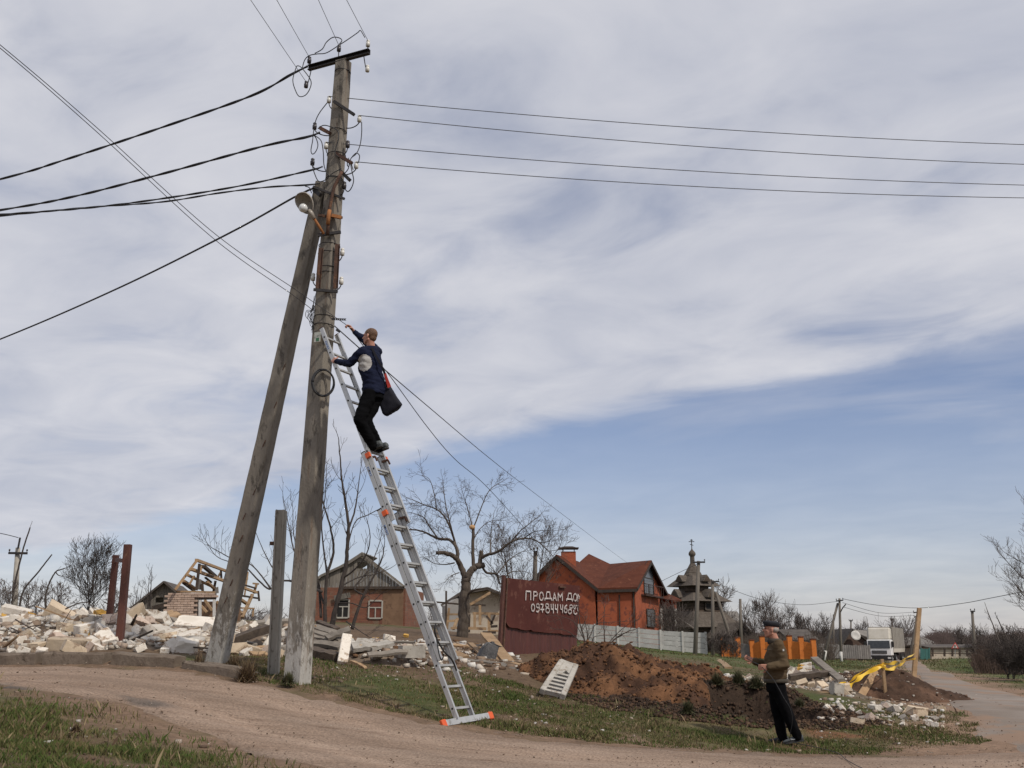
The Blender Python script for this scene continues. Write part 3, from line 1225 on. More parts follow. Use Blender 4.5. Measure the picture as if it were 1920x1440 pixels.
# bent conduit
b = MB()
b.tube([P(641, 322, PD - 0.2), P(634, 335, PD - 0.2), P(626, 352, PD - 0.2), P(621, 375, PD - 0.19), P(617, 396, PD - 0.18), P(615.5, 420, PD - 0.18), P(614, 440, PD - 0.18)], 0.026, 8)
b.build('conduit', M_RUST, pole, smooth=True)
b = MB()
b.tube([P(618, 394, PD - 0.2), P(616, 405, PD - 0.205), P(615, 421, PD - 0.2)], [0.030, 0.034, 0.030], 8)
b.build('conduit_sleeve', M_RUSTOR, pole, smooth=True)
# two steel channels strapped on like splints
for u0, u1, v0, v1, dd, m in ((592, 603, 541, 465, -0.14, M_RUST), (625, 634, 541, 458, -0.13, M_RUST)):
    b = MB()
    a, c = P(u0 + 4, v0, PD + dd), P(u1 - 1, v1, PD + dd)
    b.beam(a, c, 0.075, 0.014, up=Vector((0.2, -1, 0)))
    s, t, d = frame(c - a, Vector((0.2, -1, 0)))
    for k in (-1, 1):
        b.beam(a + s * 0.034 * k + t * 0.016, c + s * 0.034 * k + t * 0.016, 0.007, 0.038, up=Vector((0.2, -1, 0)))
    b.build('steel_channel', m, pole)
# perforated strip, small box, number plate
b = MB()
a, c = P(622, 598, PD - 0.2), P(649, 599, PD - 0.25)
for i in range(7):
    b.beam(a.lerp(c, i / 7), a.lerp(c, (i + 0.72) / 7), 0.006, 0.03)
b.beam(a + Vector((0, 0.004, 0.013)), c + Vector((0, 0.004, 0.013)), 0.006, 0.006)
b.beam(a + Vector((0, 0.004, -0.013)), c + Vector((0, 0.004, -0.013)), 0.006, 0.006)
b.build('perforated_strip', M_BLKIRON, pole)
b = MB()
b.box(P(595, 632, PD - 0.17), (0.10, 0.012, 0.15), Matrix.Rotation(R(-20), 3, 'Z'))
pl = b.build('number_plate', mat('plate_white', (0.42, 0.43, 0.38), (0.5, 0.5, 0.45), rough=0.6, scale=8, c3=(0.2, 0.22, 0.18), spots=0.2), pole)
b = MB()
b.box(P(595.3, 636.5, PD - 0.179), (0.05, 0.005, 0.05), Matrix.Rotation(R(-20), 3, 'Z'))
b.build('green_mark', mat('plate_green', (0.035, 0.13, 0.060), (0.05, 0.17, 0.08), rough=0.6), pl)

# ---- leaning brace pole
BR_B, BR_T = P(407, 1237, 15.55), P(606, 343, PD + 0.05)
brace = thing('brace_pole', BR_B, 'leaning concrete brace pole propping the tall utility pole from the left', 'utility pole')
mb = MB()
shaft(mb, BR_B - (BR_T - BR_B).normalized() * 0.4, BR_T, 0.285, 0.245, 0.20, 0.175, R(-18), 0.10, 40, 0.04)
mb.build('shaft', M_CONC2, brace)
mb = MB()
d = (BR_T - BR_B).normalized()
for k in (0.12, 0.155, 0.20, 0.245, 0.29, 0.34, 0.44, 0.52, 0.60):
    p = BR_B.lerp(BR_T, k) + Vector((random.uniform(-.06, .06), -0.125, 0)) - Vector((0, 0, 0))
    mb2 = MB()
    mb2.tube([p - d * 0.05, p + Vector((0.02, -0.012, 0.02)), p + d * 0.05 + Vector((0.02, 0.0, 0))], 0.008, 5)
    mb2.build('rebar_loop', M_RUST, brace)
mb = MB()
mb.beam(P(589, 356, PD - 0.05), P(601, 366, PD - 0.16), 0.05, 0.06)
mb.build('end_bracket', M_BLKIRON, brace)

# ---- street lamp on its orange arm
LAMP = P(571, 381, PD - 0.35)
lamp = thing('street_lamp', P(606, 437, PD - 0.16), 'old enamel street lamp with round bulb on an orange arm, strapped to the tall pole', 'street lamp')
M_GLASSY = mat('lamp_bulb', (0.62, 0.62, 0.60), (0.70, 0.70, 0.68), rough=0.15)
M_ENAM = mat('lamp_enamel', (0.30, 0.265, 0.225), (0.42, 0.385, 0.34), rough=0.35, scale=6, c3=(0.14, 0.10, 0.08), spots=0.2)
axis_l = (P(566, 362, PD - 0.62) - P(578, 400, PD - 0.2)).normalized()
b = MB()
b.tube([P(607, 439, PD - 0.16), P(598, 424, PD - 0.2), P(588, 408, PD - 0.27)], 0.022, 8)
b.build('arm', M_RUSTOR, lamp, smooth=True)
b = MB()
b.tube([P(589, 410, PD - 0.27), P(583, 400, PD - 0.29), P(579, 394, PD - 0.3)], [0.032, 0.040, 0.040], 10)
b.build('socket', M_ENAM, lamp, smooth=True)


def dish(center, axis, up_hint, rx, ry, depth, m, name, par):
    """oval hollow reflector, open along axis"""
    s, t, d = frame(axis, up_hint)
    vs, fs = [], []
    n, k = 24, 8
    for layer, off in ((1.0, 0.0), (0.94, 0.012)):
        for i in range(k + 1):
            a = i / k * math.pi / 2
            rr, hh = math.sin(a) * layer, -math.cos(a) * depth * layer + off
            for j in range(n):
                q = 2 * math.pi * j / n
                egg = 1 + 0.16 * math.sin(q)
                vs.append(Vector(center) + s * math.cos(q) * rx * rr * egg + t * math.sin(q) * ry * rr + d * (hh))
    L1 = (k + 1) * n
    for lay in (0, L1):
        for i in range(k):
            for j in range(n):
                j2 = (j + 1) % n
                fs.append((lay + i * n + j, lay + (i + 1) * n + j, lay + (i + 1) * n + j2, lay + i * n + j2))
    for j in range(n):
        j2 = (j + 1) % n
        fs.append((k * n + j, L1 + k * n + j, L1 + k * n + j2, k * n + j2))
    mm = MB()
    mm.add(vs, fs)
    return mm.build(name, m, par, smooth=True)


face = Vector((-0.12, -0.80, -0.55)).normalized()
tilt = (P(567, 360, PD - 0.35) - P(577, 398, PD - 0.35)).normalized()
dish(LAMP, face, tilt, 0.135, 0.175, 0.14, M_ENAM, 'lamp_shade', lamp)
b = MB()
b.lathe(P(568.5, 390, PD - 0.36), face, [(0.0, -0.07), (0.05, -0.05), (0.07, 0.0), (0.06, 0.035), (0.03, 0.06), (0.0, 0.068)], 14)
b.build('bulb', M_GLASSY, lamp, smooth=True)

# ---- coil of black cable hung on the pole
coil = thing('cable_coil', P(606, 690, PD - 0.16), 'round coil of black cable hanging on the concrete pole below the ladder top', 'cable coil')
for i in range(5):
    b = MB()
    c = P(606 + random.uniform(-1.5, 1.5), 718 + random.uniform(-2, 2), PD - 0.19 - 0.012 * i)
    b.ring(c, Vector((0.25 + random.uniform(-.1, .1), -1, 0.1)), 0.155 + random.uniform(-.012, .012), 0.009, 36, 6, sq=1.30)
    b.build('turn', M_CABLE, coil, smooth=True)

# ---- tangle of thin cables on the left edge of the pole
tang = thing('wire_tangle', P(586, 612, PD - 0.1), 'messy tangle of thin dark wires on the left edge of the tall pole', 'wires')
for i in range(9):
    pts = [P(592 + random.uniform(-3, 1), 543 + random.uniform(-3, 45) , PD - 0.14)]
    w = random.uniform(-17, -4)
    for k in range(1, 6):
        f_ = k / 6
        pts.append(P(592 + w * math.sin(f_ * math.pi) + random.uniform(-2.5, 2.5), pts[0].z * 0 + 570 + f_ * 45 + random.uniform(-6, 6), PD - 0.15 + random.uniform(-.04, .04)))
    pts.append(P(587 + random.uniform(-4, 2), 614 + random.uniform(-3, 10), PD - 0.14))
    b = MB()
    b.tube([Vector(q) for q in interp([tuple(q) for q in pts], 30)], 0.0045, 5)
    b.build('wire_strand', M_CABLE, tang, smooth=True)


# ------------------------------------------------------------------ wires
def curve3(pts, n):
    return [Vector(q) for q in interp([tuple(q) for q in pts], n)]


def cable(name, pts, r, label, cat='cable', m=None, n=60, group=None, sides=6):
    b = MB()
    b.tube(curve3(pts, n) if len(pts) > 2 else pts, r, sides)
    o = b.build(name, m or M_CABLE, smooth=True)
    origin_to(o, pts[0])
    return tag(o, label, cat, group)


def span(p0, pe, k, sag, n=40):
    """sagging span from p0 through pe on to k times that distance"""
    t = 1.0 / k
    p0, pe = Vector(p0), Vector(pe)
    p1 = p0 + (pe + Vector((0, 0, 4 * sag * t * (1 - t))) - p0) * k
    return [p0.lerp(p1, i / n) - Vector((0, 0, 4 * sag * (i / n) * (1 - i / n))) for i in range(n + 1)]


def overhead(p0, pe, k, sag, r, label, name='overhead_wire', cat='wire', m=None, group=None, n=40):
    return cable(name, span(p0, pe, k, sag, n), r, label, cat, m or M_WIRE, n=n * 2, group=group, sides=5)


# four wires to the right
for key, v0, pe, lab in (('r1', 180, (1920, 271, 15.5), 'uppermost of the four overhead wires running right from the pole'),
                         ('r2', 219, (1920, 308, 15.4), 'second from top of the four overhead wires running right from the pole'),
                         ('r3', 268, (1920, 347, 15.2), 'third from top of the four overhead wires running right from the pole'),
                         ('r4', 304, (1920, 371, 15.2), 'lowest of the four overhead wires running right from the pole')):
    overhead(INS[key] + Vector((0, -0.03, 0.035)), P(*pe), 2.6, 0.75, 0.0065, lab, group='overhead wires to the right')
# four wires up and over the camera
for key, pe, lab in (('t1', (470, 0, 12.55), 'leftmost of the four thin wires rising out of the top edge'),
                     ('t2', (519, 0, 12.75), 'second from left of the four thin wires rising out of the top edge'),
                     ('t3', (597, 0, 12.6), 'third from left of the four thin wires rising out of the top edge'),
                     ('t4', (650, 0, 12.3), 'rightmost of the four thin wires rising out of the top edge')):
    overhead(INS[key] + Vector((0, 0, 0.04)), P(*pe), 18, 0.5, 0.0045, lab, group='overhead wires to the front')
# thick twisted cables to the left
def bundle(pts, r, label, n=120):
    r *= 0.85
    c = curve3(pts, n)
    o = thing('twisted_cable', c[0], label, 'cable', 'thick cables to the left')
    for ph in (0, math.pi):
        q = []
        for i, p in enumerate(c):
            s, t, d = frame(c[min(i + 1, n - 1)] - c[max(i - 1, 0)])
            a = ph + i * 0.55
            q.append(p + (s * math.cos(a) + t * math.sin(a)) * r * 0.72)
        b = MB()
        b.tube(q, r, 6)
        b.build('conductor', M_CABLE, o, smooth=True)
    return o


bundle([P(577, 124, PD + 0.2), P(545, 140, PD + 0.3), P(470, 180, PD + 0.6), P(300, 240, PD + 1.4), P(120, 300, PD + 2.4), P(0, 336, PD + 3.1), P(-300, 410, PD + 5.5)], 0.0155, 'topmost thick black cable running left from the crossarm')
bundle([P(600, 248, PD - 0.05), P(575, 257, PD), P(490, 275, PD + 0.3), P(300, 327, PD + 0.9), P(140, 368, PD + 1.4), P(0, 394, PD + 1.9), P(-300, 440, PD + 3.4)], 0.0150, 'second thick black cable from top running left from the pole')
bundle([P(605, 312, PD - 0.05), P(575, 321, PD), P(420, 354, PD + 0.4), P(200, 386, PD + 0.9), P(0, 402, PD + 1.5), P(-300, 420, PD + 2.9)], 0.0120, 'third thick black cable from top running left below the second')
bundle([P(600, 344, PD - 0.05), P(572, 347, PD), P(500, 351, PD + 0.2), P(410, 362, PD + 0.4), P(300, 379, PD + 0.7), P(150, 390, PD + 1.2), P(0, 405, PD + 1.6), P(-300, 432, PD + 2.9)], 0.0105, 'wavy fourth black cable from top running left just under the third')
cable('service_cable', [P(590, 352, PD - 0.1), P(553, 369, PD), P(430, 437, PD + 1.2), P(220, 541, PD + 3.3), P(0, 636, PD + 5.8), P(-260, 735, PD + 9)], 0.0155,
      'lowest black cable sloping down left from the lamp', 'cable', n=80)
# thin drop wires crossing from the upper left
cable('drop_wire', [P(-260, -120, 7.6), P(0, 84, 10.0), P(180, 238, 11.6), P(400, 436, 13.0), P(554, 543, 13.75), P(600, 575, 13.86), P(655, 613, 13.93)], 0.0050,
      'thin wire from upper left corner to the raised hand of the climbing man', 'wire', M_CABLE, 90)
cable('drop_wire', [P(-262, -116, 7.6), P(0, 90, 10.0), P(180, 246, 11.6), P(400, 447, 13.1), P(549, 553, 13.9), P(588, 583, PD - 0.12)], 0.0050,
      'thin wire from upper left ending at the left edge of the tall pole', 'wire', M_CABLE, 90)
# service wires to the right of the climber
cable('drop_wire', [P(627, 611, PD - 0.15), P(636, 620, PD - 0.2), P(668, 648, PD), P(720, 692, PD + 1), P(800, 760, PD + 5), P(919, 860, PD + 14), P(1004, 926, PD + 28), P(1140, 1029, PD + 66), P(1180, 1058, 94)], 0.0085,
      'upper of two thin wires sloping down right to the red house', 'wire', M_CABLE, 110)
cable('drop_wire', [P(655, 613, 13.93), P(690, 660, 14.1), P(725, 697, 14.4), P(800, 799, 15.5), P(852, 860, 17.5), P(913, 913, 20.5), P(995, 1004, 25), P(1035, 1056, 27.5)], 0.0060,
      'lower of two thin wires sloping down right, ending in the bare fruit tree', 'wire', M_CABLE, 110)
b = MB()
b.box(P(634, 620, PD - 0.22), (0.07, 0.03, 0.035), Matrix.Rotation(R(35), 3, 'Y'))
o = b.build('wire_clamp', M_CABLE, bevel=0.004)
origin_to(o, P(634, 620, PD - 0.22))
tag(o, 'small black clamp box on the wire right of the tall pole', 'wire clamp')

# jumper loops around the pole head
JL = [([(556, 124), (549, 150), (555, 172), (562, 181), (573, 178), (581, 166), (583, 152), (573, 136), (562, 124), (556, 124)], 0.20, 'looped black jumper cable hanging at the left crossarm end'),
      ([(566, 131), (571, 113), (580, 104), (595, 101), (612, 99), (635, 85), (655, 72), (672, 60), (676, 57), (684, 70)], 0.05, 'long black jumper cable arching over the crossarm'),
      ([(590, 100), (604, 92), (612, 79), (624, 70), (636, 71), (641, 76), (636, 83)], 0.05, 'short curled black jumper above the middle insulator'),
      ([(614, 192), (600, 210), (592, 226), (588, 246), (586, 264), (583, 282), (586, 289), (592, 284), (596, 272), (592, 258), (586, 252)], -0.02, 'black jumper looping from white insulator down the left of the pole'),
      ([(596, 241), (606, 235), (618, 237), (632, 244), (635, 258), (630, 276), (628, 288), (640, 297), (656, 304), (662, 318)], -0.17, 'black jumper draped across the front of the pole'),
      ([(678, 229), (678, 250), (675, 272), (668, 288), (658, 297), (654, 312), (651, 308), (654, 296)], -0.15, 'black jumper hanging between two right side insulators'),
      ([(590, 254), (602, 264), (606, 285), (608, 312), (618, 330), (640, 328), (652, 318), (655, 305)], -0.19, 'black jumper looping under the right bracket of the pole'),
      ([(672, 305), (674, 292), (668, 287), (660, 294)], -0.14, 'small curled black jumper at the lowest right insulator'),
      ([(645, 352), (652, 359), (659, 352), (663, 338), (660, 322), (657, 306)], -0.10, 'black jumper curling round the right side of the bracket'),
      ([(585, 308), (590, 326), (598, 340), (612, 336), (622, 326), (640, 316)], -0.18, 'black jumper from dark insulator to the conduit mouth'),
      ([(572, 349), (580, 352), (584, 362)], -0.1, 'short black lead dropping to the street lamp')]
for pts, dd, lab in JL:
    cable('jumper_cable', [P(u, v, PD + dd + random.uniform(-.02, .02)) for u, v in pts], 0.0078, lab, 'cable', n=50)

# ------------------------------------------------------------------ ladder
M_ALU = mat('ladder_aluminium', (0.42, 0.42, 0.415), (0.56, 0.56, 0.55), rough=0.42, metal=0.55, scale=3, stretch=(1, 1, 0.2), bump=0.08, c3=(0.30, 0.29, 0.27), spots=0.1)
M_ALU2 = mat('ladder_rung', (0.34, 0.335, 0.32), (0.46, 0.455, 0.44), rough=0.5, metal=0.5, scale=5)
M_BORESHADE = mat('rung_bore_shade', (0.010, 0.010, 0.010), (0.016, 0.016, 0.016), rough=0.9)  # near-black end discs painted as the shade inside hollow rungs
M_ORANGE = mat('orange_plastic', (0.62, 0.085, 0.018), (0.70, 0.115, 0.025), rough=0.5, scale=6)
M_BLUE = mat('sticker_blue', (0.020, 0.085, 0.30), (0.03, 0.11, 0.36), rough=0.5)
M_STICK = mat('sticker_pale', (0.40, 0.45, 0.52), (0.48, 0.52, 0.58), rough=0.5)
M_BLKR = mat('black_rubber', (0.012, 0.012, 0.012), (0.022, 0.021, 0.02), rough=0.7)

LB = P(857, 1351, 12.80)                  # foot of the near rail
LT = P(601, 615, 13.93)                   # head of the near rail, top section
hdir = Vector((LT.x - LB.x, LT.y - LB.y, 0)).normalized()
LW = Vector((-hdir.y, hdir.x, 0))
if LW.y < 0:
    LW = -LW                              # across the ladder, towards the far rail
LWID = 0.405
OFF = 0.068
LA = (LT - LB).normalized()
LN = LW.cross(LA).normalized()
if LN.y > 0:
    LN = -LN                              # towards the climber
LA = ((LT - LN * OFF * 2) - LB).normalized()
LN = LW.cross(LA).normalized()
if LN.y > 0:
    LN = -LN
LLEN = ((LT - LN * OFF * 2) - LB).dot(LA)
ladder = thing('extension_ladder', LB + LW * LWID / 2, 'long three section aluminium extension ladder with orange feet, leaning on the tall concrete pole', 'ladder')


def lpt(s, w, n):
    """point at s along, w across and n off the ladder"""
    return LB + LA * s + LW * w + LN * n


def s_at(v, n):
    best, bs = 1e9, 0
    for i in range(0, 1400):
        s = -0.2 + i * 0.005
        e = abs(project(lpt(s, 0, n))[1] - v)
        if e < best:
            best, bs = e, s
    return bs


SECT = [(0.02, s_at(957, 0), 0, 'lower'), (s_at(1238, OFF), s_at(849, OFF), 1, 'middle'), (s_at(975, 2 * OFF), LLEN, 2, 'upper')]
RUNGS = []
for s0, s1, k, nm in SECT:
    sec = bpy.data.objects.new('ladder_section', None)
    COL.objects.link(sec)
    sec.parent = ladder
    sec['label'] = nm + ' section of the aluminium ladder'
    LOC[sec.name] = world_loc(ladder)
    n0 = k * OFF
    wi = 0.0 + 0.010 * k
    for side, w in ((-1, wi), (1, LWID - wi)):
        b = MB()
        b.beam(lpt(s0, w, n0), lpt(s1, w, n0), 0.020, 0.060, up=LN)
        for e in (-1, 1):                                      # flanges of the C profile, turned inwards
            b.beam(lpt(s0, w - side * 0.016, n0 + e * 0.0275), lpt(s1, w - side * 0.016, n0 + e * 0.0275), 0.016, 0.005, up=LN)
        b.build('rail', M_ALU, sec)
        b = MB()
        b.beam(lpt(s1, w, n0), lpt(s1 + 0.012, w, n0), 0.024, 0.064, up=LN)
        b.build('end_cap', M_BLKR if k < 2 else M_RUST, sec)
    s = math.ceil((s0 - 0.15) / 0.28) * 0.28 + 0.15
    while s < s1 - 0.05:
        b = MB()
        a, c = lpt(s, wi - 0.0125, n0), lpt(s, LWID - wi + 0.0125, n0)
        b.beam(a + LW * 0.002, c - LW * 0.002, 0.030, 0.026, up=LN)
        for q, sg in ((a, -1), (c, 1)):
            b.lathe(q - LW * sg * 0.003, LW * sg, [(0.0125, 0), (0.0125, 0.006)], 10, mi=1)
        b.build('rung', [M_ALU2, M_BORESHADE], sec)
        RUNGS.append((k, s, lpt(s, LWID / 2, n0)))
        s += 0.28
    if k < 2:
        # orange guide that keeps the next section in line
        for w, sg in ((0, -1), (LWID, 1)):
            b = MB()
            q = lpt(s1 - 0.14 + 0.06, w + sg * 0.006, n0 + OFF)
            b.beam(q - LA * 0.035, q + LA * 0.035, 0.034, 0.072, up=LN)
            b.build('guide', M_ORANGE, sec)
        for w in (0.05, LWID - 0.05):
            b = MB()
            q = lpt(s1 - 0.10, w, n0 + OFF * 0.5)
            b.beam(q, q + LN * 0.10 - LA * 0.03, 0.02, 0.028, up=LA)
            b.beam(q + LN * 0.10 - LA * 0.03, q + LN * 0.105 - LA * 0.10, 0.02, 0.022, up=LN)
            b.build('hook', M_RUST, sec)
    # maker's sticker with worn blue lettering
    ss = s1 - (0.30 if k < 2 else 0.31)
    b = MB()
    b.beam(lpt(ss - 0.075, wi - 0.0112, n0), lpt(ss + 0.075, wi - 0.0112, n0), 0.0018, 0.036, up=LN)
    st = b.build('sticker', M_STICK, sec)
    b = MB()
    for i in range(6):                     # six worn capitals stacked along the rail
        q = lpt(ss - 0.060 + i * 0.024, wi - 0.0128, n0)
        b.beam(q - LN * 0.012, q + LN * 0.012, 0.0015, 0.005, up=LA)
        if i % 2 == 0:
            b.beam(q - LA * 0.007 + LN * 0.011, q + LA * 0.009 + LN * 0.011, 0.0015, 0.005, up=LN)
            b.beam(q - LA * 0.007 - LN * 0.011, q + LA * 0.009 - LN * 0.011, 0.0015, 0.005, up=LN)
        else:
            b.beam(q + LA * 0.008 - LN * 0.012, q + LA * 0.008 + LN * 0.012, 0.0015, 0.005, up=LA)
            b.beam(q - LA * 0.004, q + LA * 0.008, 0.0015, 0.005, up=LN)
    o = b.build('lettering', M_BLUE, sec)

# stabiliser bar at the foot
b = MB()
bl, br = LB - LW * 0.30 - LN * 0.0 + LA * 0.0, LB + LW * (LWID + 0.30)
bl = P(834, 1356, 12.62)
br = bl + (LW * 1.0 + Vector((0.10, -0.08, 0))).normalized() * 0.90
bl.z = LB.z - 0.02
br.z = LB.z + 0.02
b.beam(bl, br, 0.028, 0.075, up=LA)
b.build('stabiliser_bar', M_ALU, ladder)
dd = (br - bl).normalized()
for q, sg in ((bl, -1), (br, 1)):
    b = MB()
    b.beam(q - dd * 0.02 * sg, q + dd * 0.065 * sg - LA * 0.005, 0.045, 0.095, up=LA)
    b.build('foot', M_ORANGE, ladder, bevel=0.008)
# loose black strap hanging through the lower rungs
b = MB()
pts = [P(817, 1170, 12.95), P(815, 1182, 12.9), P(820, 1200, 12.93), P(833, 1222, 12.9), P(845, 1234, 12.86), P(852, 1246, 12.85), P(856, 1258, 12.85)]
c = curve3(pts, 40)
for i in range(39):
    b.beam(c[i], c[i + 1], 0.008, 0.024, up=Vector((0.7, -0.7, 0.2)))
b.build('strap', M_BLKR, ladder)
b = MB()
pts = [P(818, 1196, 12.9), P(823, 1225, 12.9), P(828, 1238, 12.9), P(833, 1226, 12.88)]
b.tube(curve3(pts, 24), 0.008, 5)
b.build('cord', M_BLKR, ladder)

# ------------------------------------------------------------------ people
def capsule(mb, p0, r0, p1, r1, n=14):
    p0, p1 = Vector(p0), Vector(p1)
    L = (p1 - p0).length
    prof = []
    for i in range(5):
        a = math.pi / 2 * (1 - i / 4)
        prof.append((r0 * math.cos(a), -r0 * math.sin(a)))
    for i in range(5):
        a = math.pi / 2 * i / 4
        prof.append((r1 * math.cos(a), L + r1 * math.sin(a)))
    mb.lathe(p0, p1 - p0 if L > 1e-6 else Vector((0, 0, 1)), prof, n)


def limb(mb, pts, rad, n=14):
    for i in range(len(pts) - 1):
        capsule(mb, pts[i], rad[i], pts[i + 1], rad[i + 1], n)


def ellipsoid(mb, c, ax, r, n=14, k=10):
    """ax: three unit vectors, r: three radii"""
    c = Vector(c)
    vs = []
    for i in range(k + 1):
        a = math.pi * i / k
        for j in range(n):
            q = 2 * math.pi * j / n
            vs.append(c + ax[0] * r[0] * math.sin(a) * math.cos(q) + ax[1] * r[1] * math.sin(a) * math.sin(q) + ax[2] * r[2] * math.cos(a))
    fs = []
    for i in range(k):
        for j in range(n):
            j2 = (j + 1) % n
            fs.append((i * n + j, (i + 1) * n + j, (i + 1) * n + j2, i * n + j2))
    mb.add(vs, fs)


def loft(mb, rings, n=20):
    """rings: (centre, side vector, front vector) - elliptical cross-sections"""
    vs = []
    for c, a, b in rings:
        for j in range(n):
            q = 2 * math.pi * j / n
            vs.append(Vector(c) + Vector(a) * math.cos(q) + Vector(b) * math.sin(q))
    fs = []
    for i in range(len(rings) - 1):
        for j in range(n):
            j2 = (j + 1) % n
            fs.append((i * n + j, (i + 1) * n + j, (i + 1) * n + j2, i * n + j2))
    fs.append(tuple(range(n)))
    fs.append(tuple((len(rings) - 1) * n + j for j in reversed(range(n))))
    mb.add(vs, fs)


def fuse(mb, name, mats, parent, voxel=0.012, smooth=4, crease=0.0, cscale=14.0, stretch=None, seed=0):
    """melt the collected shapes into one continuous skin"""
    o = mb.build(name + '_tmp', mats, None)
    o.data.transform(Matrix.Translation(-world_loc(parent)))
    r = o.modifiers.new('r', 'REMESH')
    r.mode = 'VOXEL'
    r.voxel_size = voxel
    s = o.modifiers.new('s', 'SMOOTH')
    s.factor = 0.5
    s.iterations = smooth
    dg = bpy.context.evaluated_depsgraph_get()
    me = bpy.data.meshes.new_from_object(o.evaluated_get(dg))
    old = o.data
    bpy.data.objects.remove(o)
    bpy.data.meshes.remove(old)
    me.name = name
    me.materials.clear()
    for m in (mats if isinstance(mats, (list, tuple)) else [mats]):
        me.materials.append(m)
    if crease:
        sx = stretch or (1, 1, 1)
        nv = len(me.vertices)
        co = np.zeros(nv * 3)
        me.vertices.foreach_get('co', co)
        nr = np.array([v.normal[:] for v in me.vertices])
        co = co.reshape(-1, 3)
        d = np.array([mnoise.noise(Vector((c[0] * cscale * sx[0] + seed, c[1] * cscale * sx[1], c[2] * cscale * sx[2]))) +
                      0.5 * mnoise.noise(Vector((c[0] * cscale * 2.1 * sx[0], c[1] * cscale * 2.1 * sx[1] + seed, c[2] * cscale * 2.1 * sx[2]))) for c in co])
        co = co + nr * (d * crease)[:, None]
        me.vertices.foreach_set('co', co.ravel())
        me.update()
    me.polygons.foreach_set('use_smooth', [True] * len(me.polygons))
    ob = bpy.data.objects.new(name, me)
    COL.objects.link(ob)
    ob.parent = parent
    return ob


def hand(mb, wrist, knuck, palm_n, thumb_side, curl=0.5, size=1.0, spread=1.0):
    """palm plus five jointed fingers; knuck = direction to the knuckles, palm_n = way the palm faces"""
    w = Vector(wrist)
    k = Vector(knuck).normalized()
    pn = Vector(palm_n)
    pn = (pn - k * pn.dot(k)).normalized()
    sd = k.cross(pn).normalized() * thumb_side            # towards the thumb
    S = size
    for t in (-0.030, -0.010, 0.010, 0.030):
        capsule(mb, w + k * 0.012 * S + sd * t * 0.7 * S, 0.0155 * S, w + k * 0.085 * S + sd * t * S, 0.0125 * S, 8)
    for t, ln in ((0.031, 0.070), (0.0105, 0.080), (-0.0105, 0.075), (-0.031, 0.058)):
        p = w + k * 0.090 * S + sd * t * S * spread
        d = k.copy()
        a = 0.0
        for j, (f, r) in enumerate(((0.45, 0.0100), (0.32, 0.0088), (0.25, 0.0078))):
            a += curl * (0.75 + 0.45 * j)
            d = (k * math.cos(a) + pn * math.sin(a)).normalized()
            q = p + d * ln * f * 1.2 * S
            capsule(mb, p, r * S, q, r * 0.92 * S, 8)
            p = q
    p = w + k * 0.028 * S + sd * 0.034 * S
    d1 = (k * 0.55 + sd * 0.75 + pn * 0.35).normalized()
    q = p + d1 * 0.042 * S
    capsule(mb, p, 0.0135 * S, q, 0.0112 * S, 8)
    d2 = (k * 0.85 + sd * (0.25 - 0.35 * curl) + pn * (0.3 + 0.6 * curl)).normalized()
    capsule(mb, q, 0.0110 * S, q + d2 * 0.034 * S, 0.0088 * S, 8)


def head(mb, c, f, u, nose=1.0, jaw=1.0):
    """head about 0.235 m tall around its middle c, facing f"""
    f, u = Vector(f).normalized(), Vector(u)
    u = (u - f * u.dot(f)).normalized()
    l = u.cross(f).normalized()
    A = (f, l, u)
    ellipsoid(mb, c + u * 0.032 - f * 0.012, A, (0.096, 0.076, 0.088), 18, 12)          # skull
    ellipsoid(mb, c + f * 0.022 - u * 0.030, A, (0.066, 0.061, 0.078), 16, 10)          # face
    ellipsoid(mb, c + f * 0.046 - u * 0.086 * jaw, A, (0.036, 0.036, 0.026), 12, 8)     # chin
    for s in (-1, 1):
        capsule(mb, c + f * 0.040 - u * 0.080 + l * s * 0.028, 0.021, c - f * 0.010 - u * 0.050 + l * s * 0.052, 0.020, 10)   # jaw line
        ellipsoid(mb, c + f * 0.055 - u * 0.018 + l * s * 0.036, A, (0.027, 0.024, 0.022), 10, 8)                              # cheek
        ellipsoid(mb, c + f * 0.074 + u * 0.026 + l * s * 0.027, A, (0.014, 0.028, 0.010), 10, 6)                              # brow
        ellipsoid(mb, c - f * 0.010 - u * 0.006 + l * s * 0.078, (f * 0.95 - l * s * 0.3, l, u), (0.020, 0.009, 0.032), 10, 8)  # ear
    capsule(mb, c + f * 0.080 + u * 0.016, 0.010, c + f * (0.090 + 0.014 * nose) - u * 0.020, 0.014, 10)                       # nose
    for s in (-1, 1):
        ellipsoid(mb, c + f * 0.088 - u * 0.024 + l * s * 0.012, A, (0.012, 0.009, 0.008), 8, 6)
    ellipsoid(mb, c + f * 0.082 - u * 0.051, A, (0.011, 0.024, 0.006), 10, 6)            # lips
    ellipsoid(mb, c + f * 0.079 - u * 0.063, A, (0.012, 0.021, 0.007), 10, 6)
    return f, l, u


